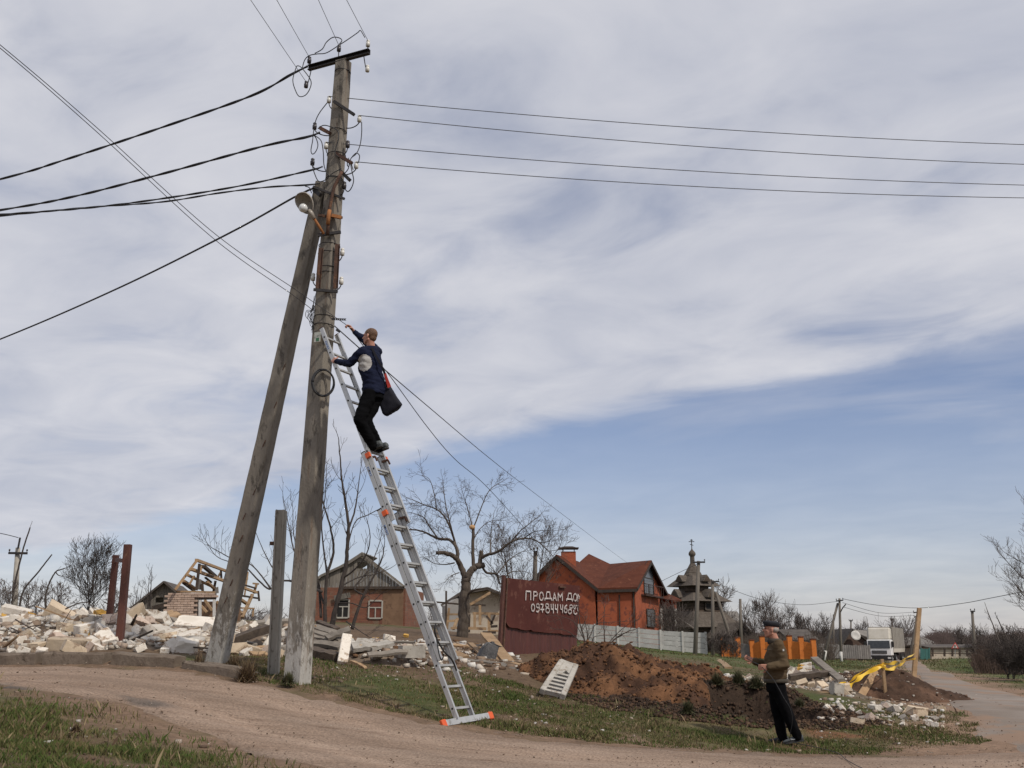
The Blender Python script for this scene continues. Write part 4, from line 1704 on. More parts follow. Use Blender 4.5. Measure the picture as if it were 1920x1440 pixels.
M_SKIN = mat('skin_ruddy', (0.400, 0.185, 0.125), (0.520, 0.265, 0.190), rough=0.55, scale=14, bump=0.15, bscale=60)
M_SKIN2 = mat('skin_weathered', (0.360, 0.165, 0.110), (0.470, 0.225, 0.155), rough=0.6, scale=14, bump=0.25, bscale=50)
M_HAIR = mat('hair_auburn', (0.085, 0.042, 0.022), (0.150, 0.078, 0.040), rough=0.7, scale=30, stretch=(1, 1, 0.3), bump=0.5, bscale=90)
M_HAIRG = mat('hair_grey', (0.26, 0.235, 0.21), (0.40, 0.37, 0.34), rough=0.8, scale=30, bump=0.5, bscale=90)
M_NAVY = mat('navy_jersey', (0.008, 0.010, 0.026), (0.014, 0.018, 0.040), rough=0.9, scale=6, bump=0.25, bscale=24, spec=0.1)
M_GREYP = mat('grey_jersey', (0.330, 0.315, 0.300), (0.400, 0.385, 0.370), rough=0.85, scale=8, bump=0.2, bscale=24)
M_BLKT = mat('black_trousers', (0.0030, 0.0030, 0.0036), (0.0060, 0.0060, 0.0070), rough=0.9, scale=5, bump=0.3, bscale=18, spec=0.06)
M_SHOE = mat('grey_shoe', (0.05, 0.058, 0.062), (0.095, 0.105, 0.106), rough=0.7, scale=10, bump=0.2)
M_SOLE = mat('dark_sole', (0.020, 0.021, 0.022), (0.035, 0.035, 0.035), rough=0.8)
M_BAG = mat('black_bag', (0.006, 0.006, 0.010), (0.012, 0.012, 0.018), rough=0.7, scale=4, bump=0.25, bscale=10, spec=0.12)
M_RED = mat('red_cloth', (0.42, 0.035, 0.030), (0.50, 0.05, 0.04), rough=0.8)
M_JKT = mat('olive_jacket', (0.074, 0.051, 0.029), (0.100, 0.071, 0.042), rough=0.85, scale=3, bump=0.2, bscale=14, spec=0.12)
M_JKTD = mat('jacket_trim', (0.042, 0.034, 0.024), (0.060, 0.048, 0.034), rough=0.85)
M_CAP = mat('dark_cap', (0.010, 0.011, 0.015), (0.020, 0.021, 0.027), rough=0.85, scale=8)
M_EYE = mat('eye_dark', (0.03, 0.02, 0.015), rough=0.3)
M_LIGHT = mat('pale_trim', (0.45, 0.45, 0.45), (0.5, 0.5, 0.5), rough=0.6)


def eyes(c, f, l, u, par):
    for s in (-1, 1):
        b = MB()
        ellipsoid(b, c + f * 0.0745 + u * 0.010 + l * s * 0.030, (f, l, u), (0.010, 0.013, 0.006), 10, 6)
        b.build('eye', M_EYE, par, smooth=True)


def shoe(heel, toe, up, par, m, sole_m, stripe=None, w=0.044):
    heel, toe = Vector(heel), Vector(toe)
    d = (toe - heel)
    L = d.length
    d.normalize()
    s = d.cross(Vector(up)).normalized()
    u = s.cross(d)
    b = MB()
    rings = []
    for t, ww, h0, h1 in ((0.0, 0.60, 0.02, 0.075), (0.08, 0.80, 0.012, 0.098), (0.25, 0.84, 0.012, 0.105), (0.42, 0.86, 0.012, 0.085), (0.62, 1.0, 0.012, 0.066), (0.82, 0.98, 0.012, 0.054), (0.95, 0.72, 0.014, 0.042), (1.0, 0.4, 0.02, 0.034)):
        c = heel + d * L * t + u * (h0 + h1) / 2
        rings.append((c, s * w * ww, u * (h1 - h0) / 2))
    loft(b, rings, 16)
    o = b.build('shoe', m, par, smooth=True)
    b = MB()
    pts = []
    for t, ww in ((0.0, 0.55), (0.1, 0.86), (0.45, 0.84), (0.7, 1.05), (0.9, 0.9), (1.01, 0.4)):
        pts.append((t, ww))
    outline = [heel + d * L * t + s * w * ww * 1.05 + u * 0.010 for t, ww in pts] + [heel + d * L * t - s * w * ww * 1.05 + u * 0.010 for t, ww in reversed(pts)]
    b.poly(outline, 0.022, u)
    b.build('sole', sole_m, o)
    if stripe:
        for k in (1, -1):
            b = MB()
            q = heel + d * L * 0.30 + u * 0.052 + s * w * 0.88 * k
            b.tube([q, q + d * 0.05 - u * 0.012 + s * k * 0.003, q + d * 0.10 + u * 0.004 + s * k * 0.002], 0.005, 5)
            b.build('stripe', stripe, o)
    return o


# ---- the man on the ladder
RUNG_F = min((r for r in RUNGS if r[0] == 2), key=lambda r: abs(project(r[2])[1] - 851))
rf = RUNG_F[2]
CL_F = Vector((-LN.x, -LN.y, 0)).normalized()          # way he faces: into the ladder
CL_L = Vector((-CL_F.y, CL_F.x, 0))                    # his left, towards the camera
man = thing('person', rf, 'man in navy pullover and black trousers climbing the aluminium ladder, one arm raised', 'person')
UPV = Vector((0, 0, 1))
pel = P(701, 737, 13.58)
che = P(695, 683, 13.56)
nek = P(696, 652, 13.55)
hea = P(693, 631.5, 13.52)
shL, shR = P(679, 659, 13.40), P(708, 660, 13.72)
elL, wrL = P(655, 682, 13.46), P(628, 677.5, 13.72)
elR, wrR = P(683, 637, 14.02), P(663, 621, 13.98)
hipL, hipR = pel + CL_L * 0.09 - UPV * 0.02, pel - CL_L * 0.09 - UPV * 0.02
footL = rf + CL_L * 0.065 + UPV * 0.016
footR = rf - CL_L * 0.075 + UPV * 0.016
ankL = P(699, 838, footL.y - 0.05)
ankR = ankL + (footR - footL)
knL = P(674, 788, 13.40)
knR = knL + (footR - footL) + UPV * 0.03
face = (CL_F * 1.0 + CL_L * 0.10 + UPV * 0.10).normalized()
b = MB()
fA, lA, uA = head(b, hea, face, UPV)
limb(b, [hea - uA * 0.05 - fA * 0.02, nek - UPV * 0.03], [0.056, 0.060])
loft(b, [(nek - UPV * 0.02, CL_L * 0.08, CL_F * 0.055), (nek - UPV * 0.09, CL_L * 0.16, CL_F * 0.085), (che, CL_L * 0.155, CL_F * 0.10), (pel + UPV * 0.12, CL_L * 0.135, CL_F * 0.095), (pel, CL_L * 0.15, CL_F * 0.10)])
limb(b, [nek - UPV * 0.05, shL, elL, wrL], [0.05, 0.050, 0.040, 0.028])
limb(b, [nek - UPV * 0.05, shR, elR, wrR], [0.05, 0.050, 0.040, 0.028])
limb(b, [hipL, knL, ankL], [0.075, 0.052, 0.038])
limb(b, [hipR, knR, ankR], [0.075, 0.052, 0.038])
gripL = lpt((P(614, 676, 13.8) - LB).dot(LA), 0, 2 * OFF)
hand(b, wrL, (gripL - wrL) + UPV * 0.01, CL_L * -0.4 + Vector((0.1, 0.9, 0)), -1, 0.62, 1.05)
hand(b, wrR, P(655, 611, 13.95) - wrR, Vector((-0.8, -0.3, -0.5)), 1, 0.85, 1.05)
fuse(b, 'body', M_SKIN, man, 0.0065, 3)
eyes(hea, fA, lA, uA, man)
# hair: a close crop over skull and nape
b = MB()
ellipsoid(b, hea + uA * 0.040 - fA * 0.020, (fA, lA, uA), (0.097, 0.0805, 0.088), 20, 14)
ellipsoid(b, hea - uA * 0.012 - fA * 0.052, (fA, lA, uA), (0.054, 0.064, 0.062), 16, 10)
fuse(b, 'hair', M_HAIR, man, 0.008, 2, 0.003, 60)
# pullover
b = MB()
lean = (che - pel).normalized()
loft(b, [(nek + UPV * 0.005, CL_L * 0.075, CL_F * 0.065), (nek - UPV * 0.035, CL_L * 0.115, CL_F * 0.080), (nek - UPV * 0.09, CL_L * 0.185, CL_F * 0.110), (che + UPV * 0.02, CL_L * 0.210, CL_F * 0.150), (che - UPV * 0.10, CL_L * 0.200, CL_F * 0.152),
         (pel + UPV * 0.15, CL_L * 0.190, CL_F * 0.150), (pel + UPV * 0.04, CL_L * 0.195, CL_F * 0.152), (pel - UPV * 0.02, CL_L * 0.190, CL_F * 0.146)], 24)
limb(b, [shL + UPV * 0.0, elL, wrL.lerp(elL, 0.10)], [0.072, 0.056, 0.040])
limb(b, [shR + UPV * 0.0, elR, wrR.lerp(elR, 0.12)], [0.072, 0.056, 0.040])
capsule(b, nek - UPV * 0.04, 0.085, shL, 0.070)
capsule(b, nek - UPV * 0.04, 0.085, shR, 0.070)
pull = fuse(b, 'pullover', [M_NAVY, M_GREYP], man, 0.011, 3, 0.012, 11, (1, 1, 2.0), 3)
pc = P(684, 681, 13.40) - world_loc(man)
for pol in pull.data.polygons:
    q = pol.center - pc
    if abs(q.x * 0.75) ** 2 / 0.075 ** 2 + q.z ** 2 / 0.118 ** 2 < 1 and (pol.normal.dot(CL_L) > 0.1) and q.dot(CL_L) > -0.09:
        pol.material_index = 1
# trousers
b = MB()
loft(b, [(pel + UPV * 0.07, CL_L * 0.158, CL_F * 0.116), (pel - UPV * 0.0, CL_L * 0.176, CL_F * 0.130), (pel - UPV * 0.09, CL_L * 0.170, CL_F * 0.130)], 20)
limb(b, [hipL, hipL.lerp(knL, 0.5), knL, knL.lerp(ankL, 0.45), ankL + UPV * 0.02], [0.108, 0.100, 0.082, 0.080, 0.072])
limb(b, [hipR, hipR.lerp(knR, 0.5), knR, knR.lerp(ankR, 0.45), ankR + UPV * 0.02], [0.108, 0.100, 0.082, 0.080, 0.072])
fuse(b, 'trousers', M_BLKT, man, 0.011, 4, 0.010, 9, (1, 1, 1.8), 8)
for ft, kk in ((footL, 0), (footR, 1)):
    toe = ft + CL_F * 0.085 - UPV * 0.005
    heel = ft - CL_F * 0.165 + UPV * 0.055
    shoe(heel, toe, UPV, man, M_SHOE, M_SOLE)
# shoulder bag on his far hip and its strap
bag = thing('shoulder_bag', P(735, 750, 13.72), 'black shoulder bag hanging behind the climbing man at his hip', 'bag')
b = MB()
rings = []
out = [(706, 728), (727, 722), (738, 738), (752, 760), (744, 767), (722, 781), (716, 776), (710, 755)]
fr = [P(u, v, 13.62) for u, v in out]
bk = [P(u + 3, v - 1, 13.78) for u, v in out]
ctr = sum(fr, Vector()) / len(fr)
fin = [ctr.lerp(q, 0.90) + Vector((0, -0.025, 0)) for q in fr]
bin_ = [ctr.lerp(q, 0.92) + Vector((0, 0.19, 0)) for q in fr]
k = len(out)
vs = fin + fr + bk + bin_
fs = [tuple(reversed(range(k))), tuple(range(3 * k, 4 * k))]
for ly in range(3):
    for i in range(k):
        j = (i + 1) % k
        fs.append((ly * k + i, ly * k + j, (ly + 1) * k + j, (ly + 1) * k + i))
b.add(vs, fs)
fuse(b, 'pouch', M_BAG, bag, 0.014, 8, 0.012, 7, None, 4)
b = MB()
st = curve3([P(697, 652, 13.42), P(705, 668, 13.40), P(714, 684, 13.41), P(720, 697, 13.45), P(724, 712, 13.52), P(726, 726, 13.62)], 24)
for i in range(23):
    b.beam(st[i], st[i + 1], 0.032, 0.006, up=Vector((0.3, -1, 0)))
b.build('strap', M_BAG, bag)
b = MB()
st = curve3([P(722, 700, 13.47), P(724, 708, 13.5), P(727, 717, 13.54), P(730, 726, 13.58)], 14)
for i in range(13):
    b.beam(st[i], st[i + 1], 0.03 + 0.025 * i / 13, 0.015, up=Vector((0.3, -1, 0)))
b.build('red_tab', M_RED, bag)

# ---- the man watching from the verge
WD = 14.4
fz = float(gz(P(1470, 1398, WD).x, WD))
w_f = Vector((-0.985, 0.17, 0)).normalized()
w_l = Vector((-w_f.y, w_f.x, 0))
watch = thing('person', Vector((P(1470, 1398, WD).x, WD, fz)), 'older man in flat cap and olive jacket standing on the verge, holding a thin cable', 'person')
SH = fz - (P(1470, 1397, WD).z)                 # keep the soles on the ground
def Q(u, v, dd=0.0):
    return P(u, v, WD + dd) + Vector((0, 0, SH))
pel = Q(1455, 1284)
che = Q(1454, 1232)
nek = Q(1455, 1203)
hea = Q(1445.5, 1182)
shL, shR = Q(1460, 1211, -0.19), Q(1453, 1211, 0.19)
elL, wrL = Q(1471, 1248, -0.25), Q(1440, 1251, -0.25)
elR, wrR = Q(1444, 1252, 0.27), Q(1413, 1240, 0.20)
hipL, hipR = pel + w_l * 0.09, pel - w_l * 0.09
knL, knR = Q(1474, 1334, -0.09), Q(1457, 1334, 0.09)
ankL, ankR = Q(1495, 1382, -0.09), Q(1468, 1386, 0.10)
face = (w_f + Vector((0, 0, 0.10))).normalized()
b = MB()
fA, lA, uA = head(b, hea, face, UPV, 1.2)
limb(b, [hea - uA * 0.05 - fA * 0.02, nek - UPV * 0.03], [0.058, 0.062])
loft(b, [(nek - UPV * 0.02, w_l * 0.08, w_f * 0.055), (nek - UPV * 0.09, w_l * 0.15, w_f * 0.085), (che, w_l * 0.15, w_f * 0.10), (pel + UPV * 0.12, w_l * 0.135, w_f * 0.10), (pel, w_l * 0.15, w_f * 0.10)])
limb(b, [nek - UPV * 0.05, shL, elL, wrL], [0.05, 0.048, 0.038, 0.027])
limb(b, [nek - UPV * 0.05, shR, elR, wrR], [0.05, 0.048, 0.038, 0.027])
limb(b, [hipL, knL, ankL], [0.075, 0.05, 0.036])
limb(b, [hipR, knR, ankR], [0.075, 0.05, 0.036])
hand(b, wrL, w_f + Vector((0, 0, -0.10)), -w_l, 1, 0.80, 1.0)
hand(b, wrR, w_f + Vector((0, 0, 0.35)), w_l + Vector((0, 0, 0.3)), -1, 0.72, 1.0)
fuse(b, 'body', M_SKIN2, watch, 0.0065, 3)
eyes(hea, fA, lA, uA, watch)
b = MB()
ellipsoid(b, hea + uA * 0.012 - fA * 0.040, (fA, lA, uA), (0.070, 0.0785, 0.055), 18, 12)
fuse(b, 'hair', M_HAIRG, watch, 0.008, 2, 0.003, 60)
b = MB()                                              # flat cap with a short peak
capc = hea + uA * 0.072 - fA * 0.006
loft(b, [(capc - uA * 0.026, lA * 0.082, fA * 0.104), (capc, lA * 0.090, fA * 0.114), (capc + uA * 0.022, lA * 0.098, fA * 0.122), (capc + uA * 0.040 + fA * 0.004, lA * 0.090, fA * 0.114), (capc + uA * 0.050, lA * 0.055, fA * 0.07)], 24)
cap_o = b.build('flat_cap', M_CAP, watch, smooth=True)
b = MB()
loft(b, [(capc - uA * 0.022 + fA * 0.075, lA * 0.078, uA * 0.007), (capc - uA * 0.027 + fA * 0.115, lA * 0.070, uA * 0.006), (capc - uA * 0.036 + fA * 0.145, lA * 0.040, uA * 0.004)], 14)
b.build('peak', M_CAP, cap_o, smooth=True)
# jacket
b = MB()
loft(b, [(nek - UPV * 0.01, w_l * 0.085, w_f * 0.075), (nek - UPV * 0.06, w_l * 0.165, w_f * 0.100), (nek - UPV * 0.11, w_l * 0.205, w_f * 0.128), (che, w_l * 0.212, w_f * 0.150), (che - UPV * 0.14, w_l * 0.208, w_f * 0.160),
         (pel + UPV * 0.10, w_l * 0.205, w_f * 0.160), (pel + UPV * 0.06, w_l * 0.200, w_f * 0.155)], 26)
limb(b, [shL, shL.lerp(elL, 0.5), elL, wrL.lerp(elL, 0.08)], [0.082, 0.078, 0.070, 0.050])
limb(b, [shR, shR.lerp(elR, 0.5), elR, wrR.lerp(elR, 0.08)], [0.082, 0.078, 0.070, 0.050])
fuse(b, 'jacket', M_JKT, watch, 0.011, 3, 0.012, 9, (1, 1, 2.2), 5)
b = MB()                                              # hem band
loft(b, [(pel + UPV * 0.072, w_l * 0.208, w_f * 0.164), (pel + UPV * 0.045, w_l * 0.212, w_f * 0.167), (pel + UPV * 0.020, w_l * 0.206, w_f * 0.161)], 26)
b.build('hem_band', M_JKTD, watch, smooth=True)
b = MB()                                              # raised collar, dark inside
loft(b, [(nek - UPV * 0.035 + w_f * 0.02, w_l * 0.100, w_f * 0.090), (nek + UPV * 0.010 + w_f * 0.022, w_l * 0.088, w_f * 0.088), (nek + UPV * 0.035 + w_f * 0.024, w_l * 0.080, w_f * 0.085)], 20)
b.build('collar', M_JKTD, watch, smooth=True)
b = MB()
loft(b, [(nek - UPV * 0.04 + w_f * 0.075, w_l * 0.05, w_f * 0.04), (nek + UPV * 0.012 + w_f * 0.082, w_l * 0.055, w_f * 0.04)], 14)
b.build('scarf', M_CAP, watch, smooth=True)
b = MB()                                              # chest pocket and sleeve tab on the near side
q = Q(1440, 1219, -0.215)
b.tube([q - w_f * 0.045, q + w_f * 0.045 + UPV * 0.004], 0.006, 6)
b.build('pocket', M_JKTD, watch)
b = MB()
b.box(Q(1469, 1220, -0.285), (0.022, 0.008, 0.028))
b.build('sleeve_badge', M_LIGHT, watch)
b = MB()
loft(b, [(pel + UPV * 0.06, w_l * 0.165, w_f * 0.125), (pel - UPV * 0.03, w_l * 0.175, w_f * 0.135), (pel - UPV * 0.10, w_l * 0.168, w_f * 0.130)], 20)
limb(b, [hipL, hipL.lerp(knL, 0.5), knL, knL.lerp(ankL, 0.5), ankL + UPV * 0.0], [0.102, 0.096, 0.080, 0.074, 0.068])
limb(b, [hipR, hipR.lerp(knR, 0.5), knR, knR.lerp(ankR, 0.5), ankR + UPV * 0.0], [0.102, 0.096, 0.080, 0.074, 0.068])
fuse(b, 'trousers', M_BLKT, watch, 0.011, 3, 0.012, 8, (1.6, 1.6, 0.9), 2)
shoe(ankL - w_f * 0.085 + UPV * 0.02 - UPV * 0.075, Vector((ankL.x, ankL.y, fz)) + w_f * 0.19 + UPV * 0.008, UPV, watch, M_SHOE, M_SOLE, M_LIGHT, 0.047)
shoe(Vector((ankR.x, ankR.y, fz)) - w_f * 0.08 + UPV * 0.012, Vector((ankR.x, ankR.y, fz)) + w_f * 0.20 + UPV * 0.008, UPV, watch, M_SOLE, M_SOLE, None, 0.047)
# the cable he pays out
gp = lambda u, v, d: Vector((P(u, v, d).x, d, float(gz(P(u, v, d).x, d)) + 0.045))
cable('loose_cable', [Q(1398, 1234, 0.14), Q(1412, 1242, 0.05), Q(1428, 1251, -0.24), Q(1450, 1275, -0.33), Q(1470, 1310, -0.36), Q(1482, 1330, -0.34), Q(1486, 1352, -0.3), Q(1482, 1378, -0.22), Q(1486, 1392, -0.16),
                      gp(1530, 1400, 14.0), gp(1570, 1412, 13.4), gp(1585, 1425, 12.6), gp(1600, 1440, 11.9), gp(1630, 1470, 11.0)], 0.0048, 'thin dark cable running from the standing man\'s hands down to the dirt track', 'cable', M_CABLE, 120)

# ------------------------------------------------------------------ buildings
M_REDW = mat('house_red_render', (0.285, 0.066, 0.026), (0.360, 0.090, 0.036), rough=0.85, scale=1.2, bump=0.25, bscale=12, c3=(0.17, 0.045, 0.028), spots=0.3, sscale=1.5)
M_ROOFR = mat('roof_red_tile', (0.078, 0.025, 0.015), (0.112, 0.037, 0.021), rough=0.9, spec=0.15, scale=1.0, bump=0.4, bscale=9, c3=(0.17, 0.07, 0.04), spots=0.12, sscale=2.5)
M_FASC = mat('fascia_dark', (0.030, 0.020, 0.016), (0.048, 0.032, 0.025), rough=0.8)
M_SHADEIN = mat('painted_inner_shade', (0.010, 0.009, 0.009), (0.018, 0.016, 0.015), rough=0.9)  # near-black colour painted as shade behind openings and in gaps
M_WINFR = mat('window_frame_white', (0.50, 0.48, 0.45), (0.60, 0.58, 0.54), rough=0.7, c3=(0.35, 0.3, 0.25), spots=0.15)
M_GLASS = mat('dusty_glass', (0.030, 0.034, 0.040), (0.055, 0.060, 0.066), rough=0.2)
M_BALC = mat('balcony_rail', (0.05, 0.03, 0.025), (0.08, 0.05, 0.04), rough=0.7)
M_LOG = mat('old_log', (0.045, 0.030, 0.021), (0.090, 0.062, 0.043), rough=0.9, scale=2, stretch=(0.5, 0.5, 5), bump=0.6, bscale=6)
M_SHING = mat('grey_shingle', (0.062, 0.047, 0.036), (0.118, 0.097, 0.078), rough=0.9, scale=3, stretch=(1, 1, 2), bump=0.6, bscale=10)
M_CPANEL = mat('concrete_panel', (0.430, 0.415, 0.390), (0.540, 0.525, 0.495), rough=0.9, scale=1.5, bump=0.3, bscale=14, rnd=0.06, c3=(0.25, 0.235, 0.21), spots=0.15)
M_ORF = mat('orange_fence', (0.520, 0.145, 0.022), (0.620, 0.190, 0.034), rough=0.85, scale=2, bump=0.2, c3=(0.30, 0.10, 0.04), spots=0.12)
M_GPLANK = mat('grey_plank', (0.125, 0.108, 0.090), (0.215, 0.190, 0.160), rough=0.9, scale=3, stretch=(6, 6, 0.6), bump=0.5, bscale=10, rnd=0.22)
M_WOODN = mat('raw_timber', (0.270, 0.170, 0.090), (0.380, 0.255, 0.145), rough=0.85, scale=4, bump=0.4, bscale=14, rnd=0.20, c3=(0.14, 0.085, 0.05), spots=0.15, sscale=3)
M_WOODD = mat('charred_timber', (0.028, 0.020, 0.016), (0.070, 0.048, 0.034), rough=0.9, scale=5, bump=0.5, rnd=0.2)
M_BRKL = mat('pale_brick', (0.400, 0.285, 0.215), (0.500, 0.375, 0.295), rough=0.9, scale=6, bump=0.4, bscale=30, rnd=0.14)
M_MORT = mat('mortar', (0.150, 0.120, 0.098), (0.200, 0.165, 0.135), rough=0.95, scale=8, bump=0.4)
M_CLAY = mat('clay_plaster', (0.150, 0.085, 0.050), (0.210, 0.125, 0.075), rough=0.95, scale=1.6, bump=0.5, bscale=9, c3=(0.11, 0.062, 0.038), spots=0.25, sscale=2)
M_CREAM = mat('cream_wall', (0.420, 0.350, 0.270), (0.520, 0.445, 0.355), rough=0.95, scale=1.5, bump=0.5, bscale=9, c3=(0.27, 0.20, 0.15), spots=0.25, sscale=2.5)
M_SLATE = mat('asbestos_roof', (0.150, 0.135, 0.120), (0.225, 0.205, 0.185), rough=0.9, scale=1.5, bump=0.4, bscale=8, c3=(0.11, 0.10, 0.06), spots=0.2)
M_SLATED = mat('dark_roof', (0.062, 0.050, 0.042), (0.105, 0.088, 0.075), rough=0.9, scale=1.5, bump=0.4, bscale=8)
M_GWALL = mat('grey_render', (0.230, 0.215, 0.205), (0.300, 0.285, 0.27), rough=0.95, scale=1.0, bump=0.3)
M_DKFEN = mat('weathered_fence', (0.130, 0.120, 0.112), (0.195, 0.180, 0.168), rough=0.95, scale=2, rnd=0.15)
M_TEAL = mat('teal_metal', (0.025, 0.105, 0.095), (0.04, 0.14, 0.125), rough=0.6)


def brick_mat(name, c1, c2, mortar, sx, sy, var=0.3, axis='X'):
    m = bpy.data.materials.new(name)
    m.use_nodes = True
    nt = m.node_tree
    bb = nt.nodes['Principled BSDF']
    bb.inputs['Roughness'].default_value = 0.92
    N, L = nt.nodes.new, nt.links.new
    tc = N('ShaderNodeTexCoord')
    sp = N('ShaderNodeSeparateXYZ')
    L(tc.outputs['Object'], sp.inputs[0])
    cb = N('ShaderNodeCombineXYZ')
    L(sp.outputs[axis], cb.inputs[0])
    L(sp.outputs['Z'], cb.inputs[1])
    br = N('ShaderNodeTexBrick')
    br.inputs['Color1'].default_value = lin(c1)
    br.inputs['Color2'].default_value = lin(c2)
    br.inputs['Mortar'].default_value = lin(mortar)
    br.inputs['Scale'].default_value = 1.0
    br.inputs['Brick Width'].default_value = sx
    br.inputs['Row Height'].default_value = sy
    br.inputs['Mortar Size'].default_value = 0.008
    L(cb.outputs[0], br.inputs['Vector'])
    t = N('ShaderNodeTexNoise')
    t.inputs['Scale'].default_value = 1.8
    t.inputs['Detail'].default_value = 7
    t.inputs['Roughness'].default_value = 0.7
    L(tc.outputs['Object'], t.inputs['Vector'])
    mr = N('ShaderNodeMapRange')
    mr.inputs['From Min'].default_value = 0.52
    mr.inputs['From Max'].default_value = 0.64
    mr.inputs['To Max'].default_value = var
    L(t.outputs['Fac'], mr.inputs['Value'])
    mx = N('ShaderNodeMix')
    mx.data_type = 'RGBA'
    L(mr.outputs[0], mx.inputs['Factor'])
    L(br.outputs['Color'], mx.inputs['A'])
    mx.inputs['B'].default_value = (0.185, 0.120, 0.080, 1)
    L(mx.outputs['Result'], bb.inputs['Base Color'])
    bp = N('ShaderNodeBump')
    bp.inputs['Strength'].default_value = 0.6
    bp.inputs['Distance'].default_value = 0.02
    L(br.outputs['Fac'], bp.inputs['Height'])
    bp.invert = True
    L(bp.outputs[0], bb.inputs['Normal'])
    return m


M_BRKR = brick_mat('red_brick', (0.165, 0.056, 0.033), (0.235, 0.088, 0.050), (0.14, 0.09, 0.065), 0.25, 0.078, 0.95)
M_BRKW = brick_mat('chimney_brick', (0.330, 0.075, 0.034), (0.400, 0.100, 0.045), (0.24, 0.10, 0.06), 0.26, 0.08, 0.15)


def slab(name, pts, th, m, par, nrm=None):
    b = MB()
    b.poly(pts, th, nrm)
    return b.build(name, m, par)


def down(p, z=None):
    q = Vector(p)
    q.z = (float(gz(q.x, q.y)) - 0.2) if z is None else z
    return q


def wall_quad(name, a, b_, m, par, th=0.25, z0=None):
    return slab(name, [down(a, z0), down(b_, z0), Vector(b_), Vector(a)], th, m, par)


def window(par, A, B, s0, s1, z0, z1, m_frame, m_pane, inset=-0.02, fw=0.07, mull=True, arch=False, sill=False, name='window', off0=0.135):
    """opening on the wall line A-B between fractions s0..s1 and heights z0..z1: frame with panes, standing proud of the wall"""
    A, B = Vector(A), Vector(B)
    d = (B - A)
    d.z = 0
    n = Vector((d.y, -d.x, 0)).normalized()
    if n.y > 0:
        n = -n
    a, c = A.lerp(B, s0), A.lerp(B, s1)
    a.z = c.z = 0
    dd = (c - a).normalized()
    W = (c - a).length
    q = lambda s, z, o: a + dd * s + Vector((0, 0, z)) + n * o
    off = off0
    pb = MB()
    pb.poly([q(0, z0, off + 0.006), q(W, z0, off + 0.006), q(W, z1, off + 0.006), q(0, z1, off + 0.006)], 0.012, n)
    w = pb.build(name, m_pane, par)
    fb = MB()
    up = Vector((0, 0, 1))
    o2 = off + 0.03
    fb.beam(q(-fw / 2, z0 - fw / 2, o2), q(-fw / 2, z1 + fw / 2, o2), fw, 0.06, up=n)
    fb.beam(q(W + fw / 2, z0 - fw / 2, o2), q(W + fw / 2, z1 + fw / 2, o2), fw, 0.06, up=n)
    fb.beam(q(0, z0 - fw / 2, o2), q(W, z0 - fw / 2, o2), 0.058, fw, up=up)
    fb.beam(q(0, z1 + fw / 2, o2), q(W, z1 + fw / 2, o2), 0.058, fw, up=up)
    if mull:
        zz = z0 + (z1 - z0) * 0.62
        fb.beam(q(0, zz, o2), q(W, zz, o2), 0.05, fw * 0.7, up=up)
        fb.beam(q(W / 2, z0, o2), q(W / 2, zz, o2), fw * 0.7, 0.048, up=n)
    if arch:
        pts = [q(W / 2 + W / 2 * math.cos(t), z1 + W / 2 * math.sin(t), off + 0.008) for t in np.linspace(0, math.pi, 9)]
        ab = MB()
        ab.poly(pts, 0.012, n)
        ab.build('arch_pane', m_pane, w)
    fb.build('frame', m_frame, w)
    if sill:
        sb = MB()
        sb.beam(q(-0.1, z0 - fw, o2 + 0.05), q(W + 0.1, z0 - fw, o2 + 0.05), 0.16, 0.05, up=up)
        sb.build('sill', m_frame, w)
    return w


# ---- red house for sale
A, B, G = P(1185, 1101, 92), P(1240, 1113, 102), P(1212, 1053, 96.6)
C, E, AP = P(1120, 1103, 92.6), P(1003, 1086, 95), P(1042.5, 1043, 93.8)
VT, PK, RV = P(1086, 1056, 101), P(1104, 1040, 104), P(1144, 1059, 102)
red = thing('red_house', down(A), 'large red rendered house with dark red roof, brick chimney and arched gable window', 'house')
wall_quad('wall', C, A, M_REDW, red)
inB = A.lerp(B, 0.5)
slab('gable_wall', [down(A) + Vector((0.15, 0, 0)), down(B), B, G - Vector((0, 0, 0.35)), A + Vector((0.15, 0, 0))], 0.25, M_REDW, red)
slab('gable_wall', [down(E), down(C) - Vector((0.2, 0, 0)), C - Vector((0.2, 0, 0)), AP - Vector((0, 0, 0.3)), E], 0.25, M_REDW, red)
back = Vector((2.0, 9.0, 0))
wall_quad('wall', E + Vector((0.1, 0.2, 0)), E + back, M_REDW, red)
wall_quad('wall', B + Vector((-0.1, 0.1, 0)), B + Vector((-9, 2, 0)), M_REDW, red)
ov = (A - B).normalized() * 0.0
G2, A2, B2 = G + Vector((0.45, -0.35, 0.02)), A + Vector((0.42, -0.55, -0.1)), B + Vector((0.75, 0.15, -0.15))
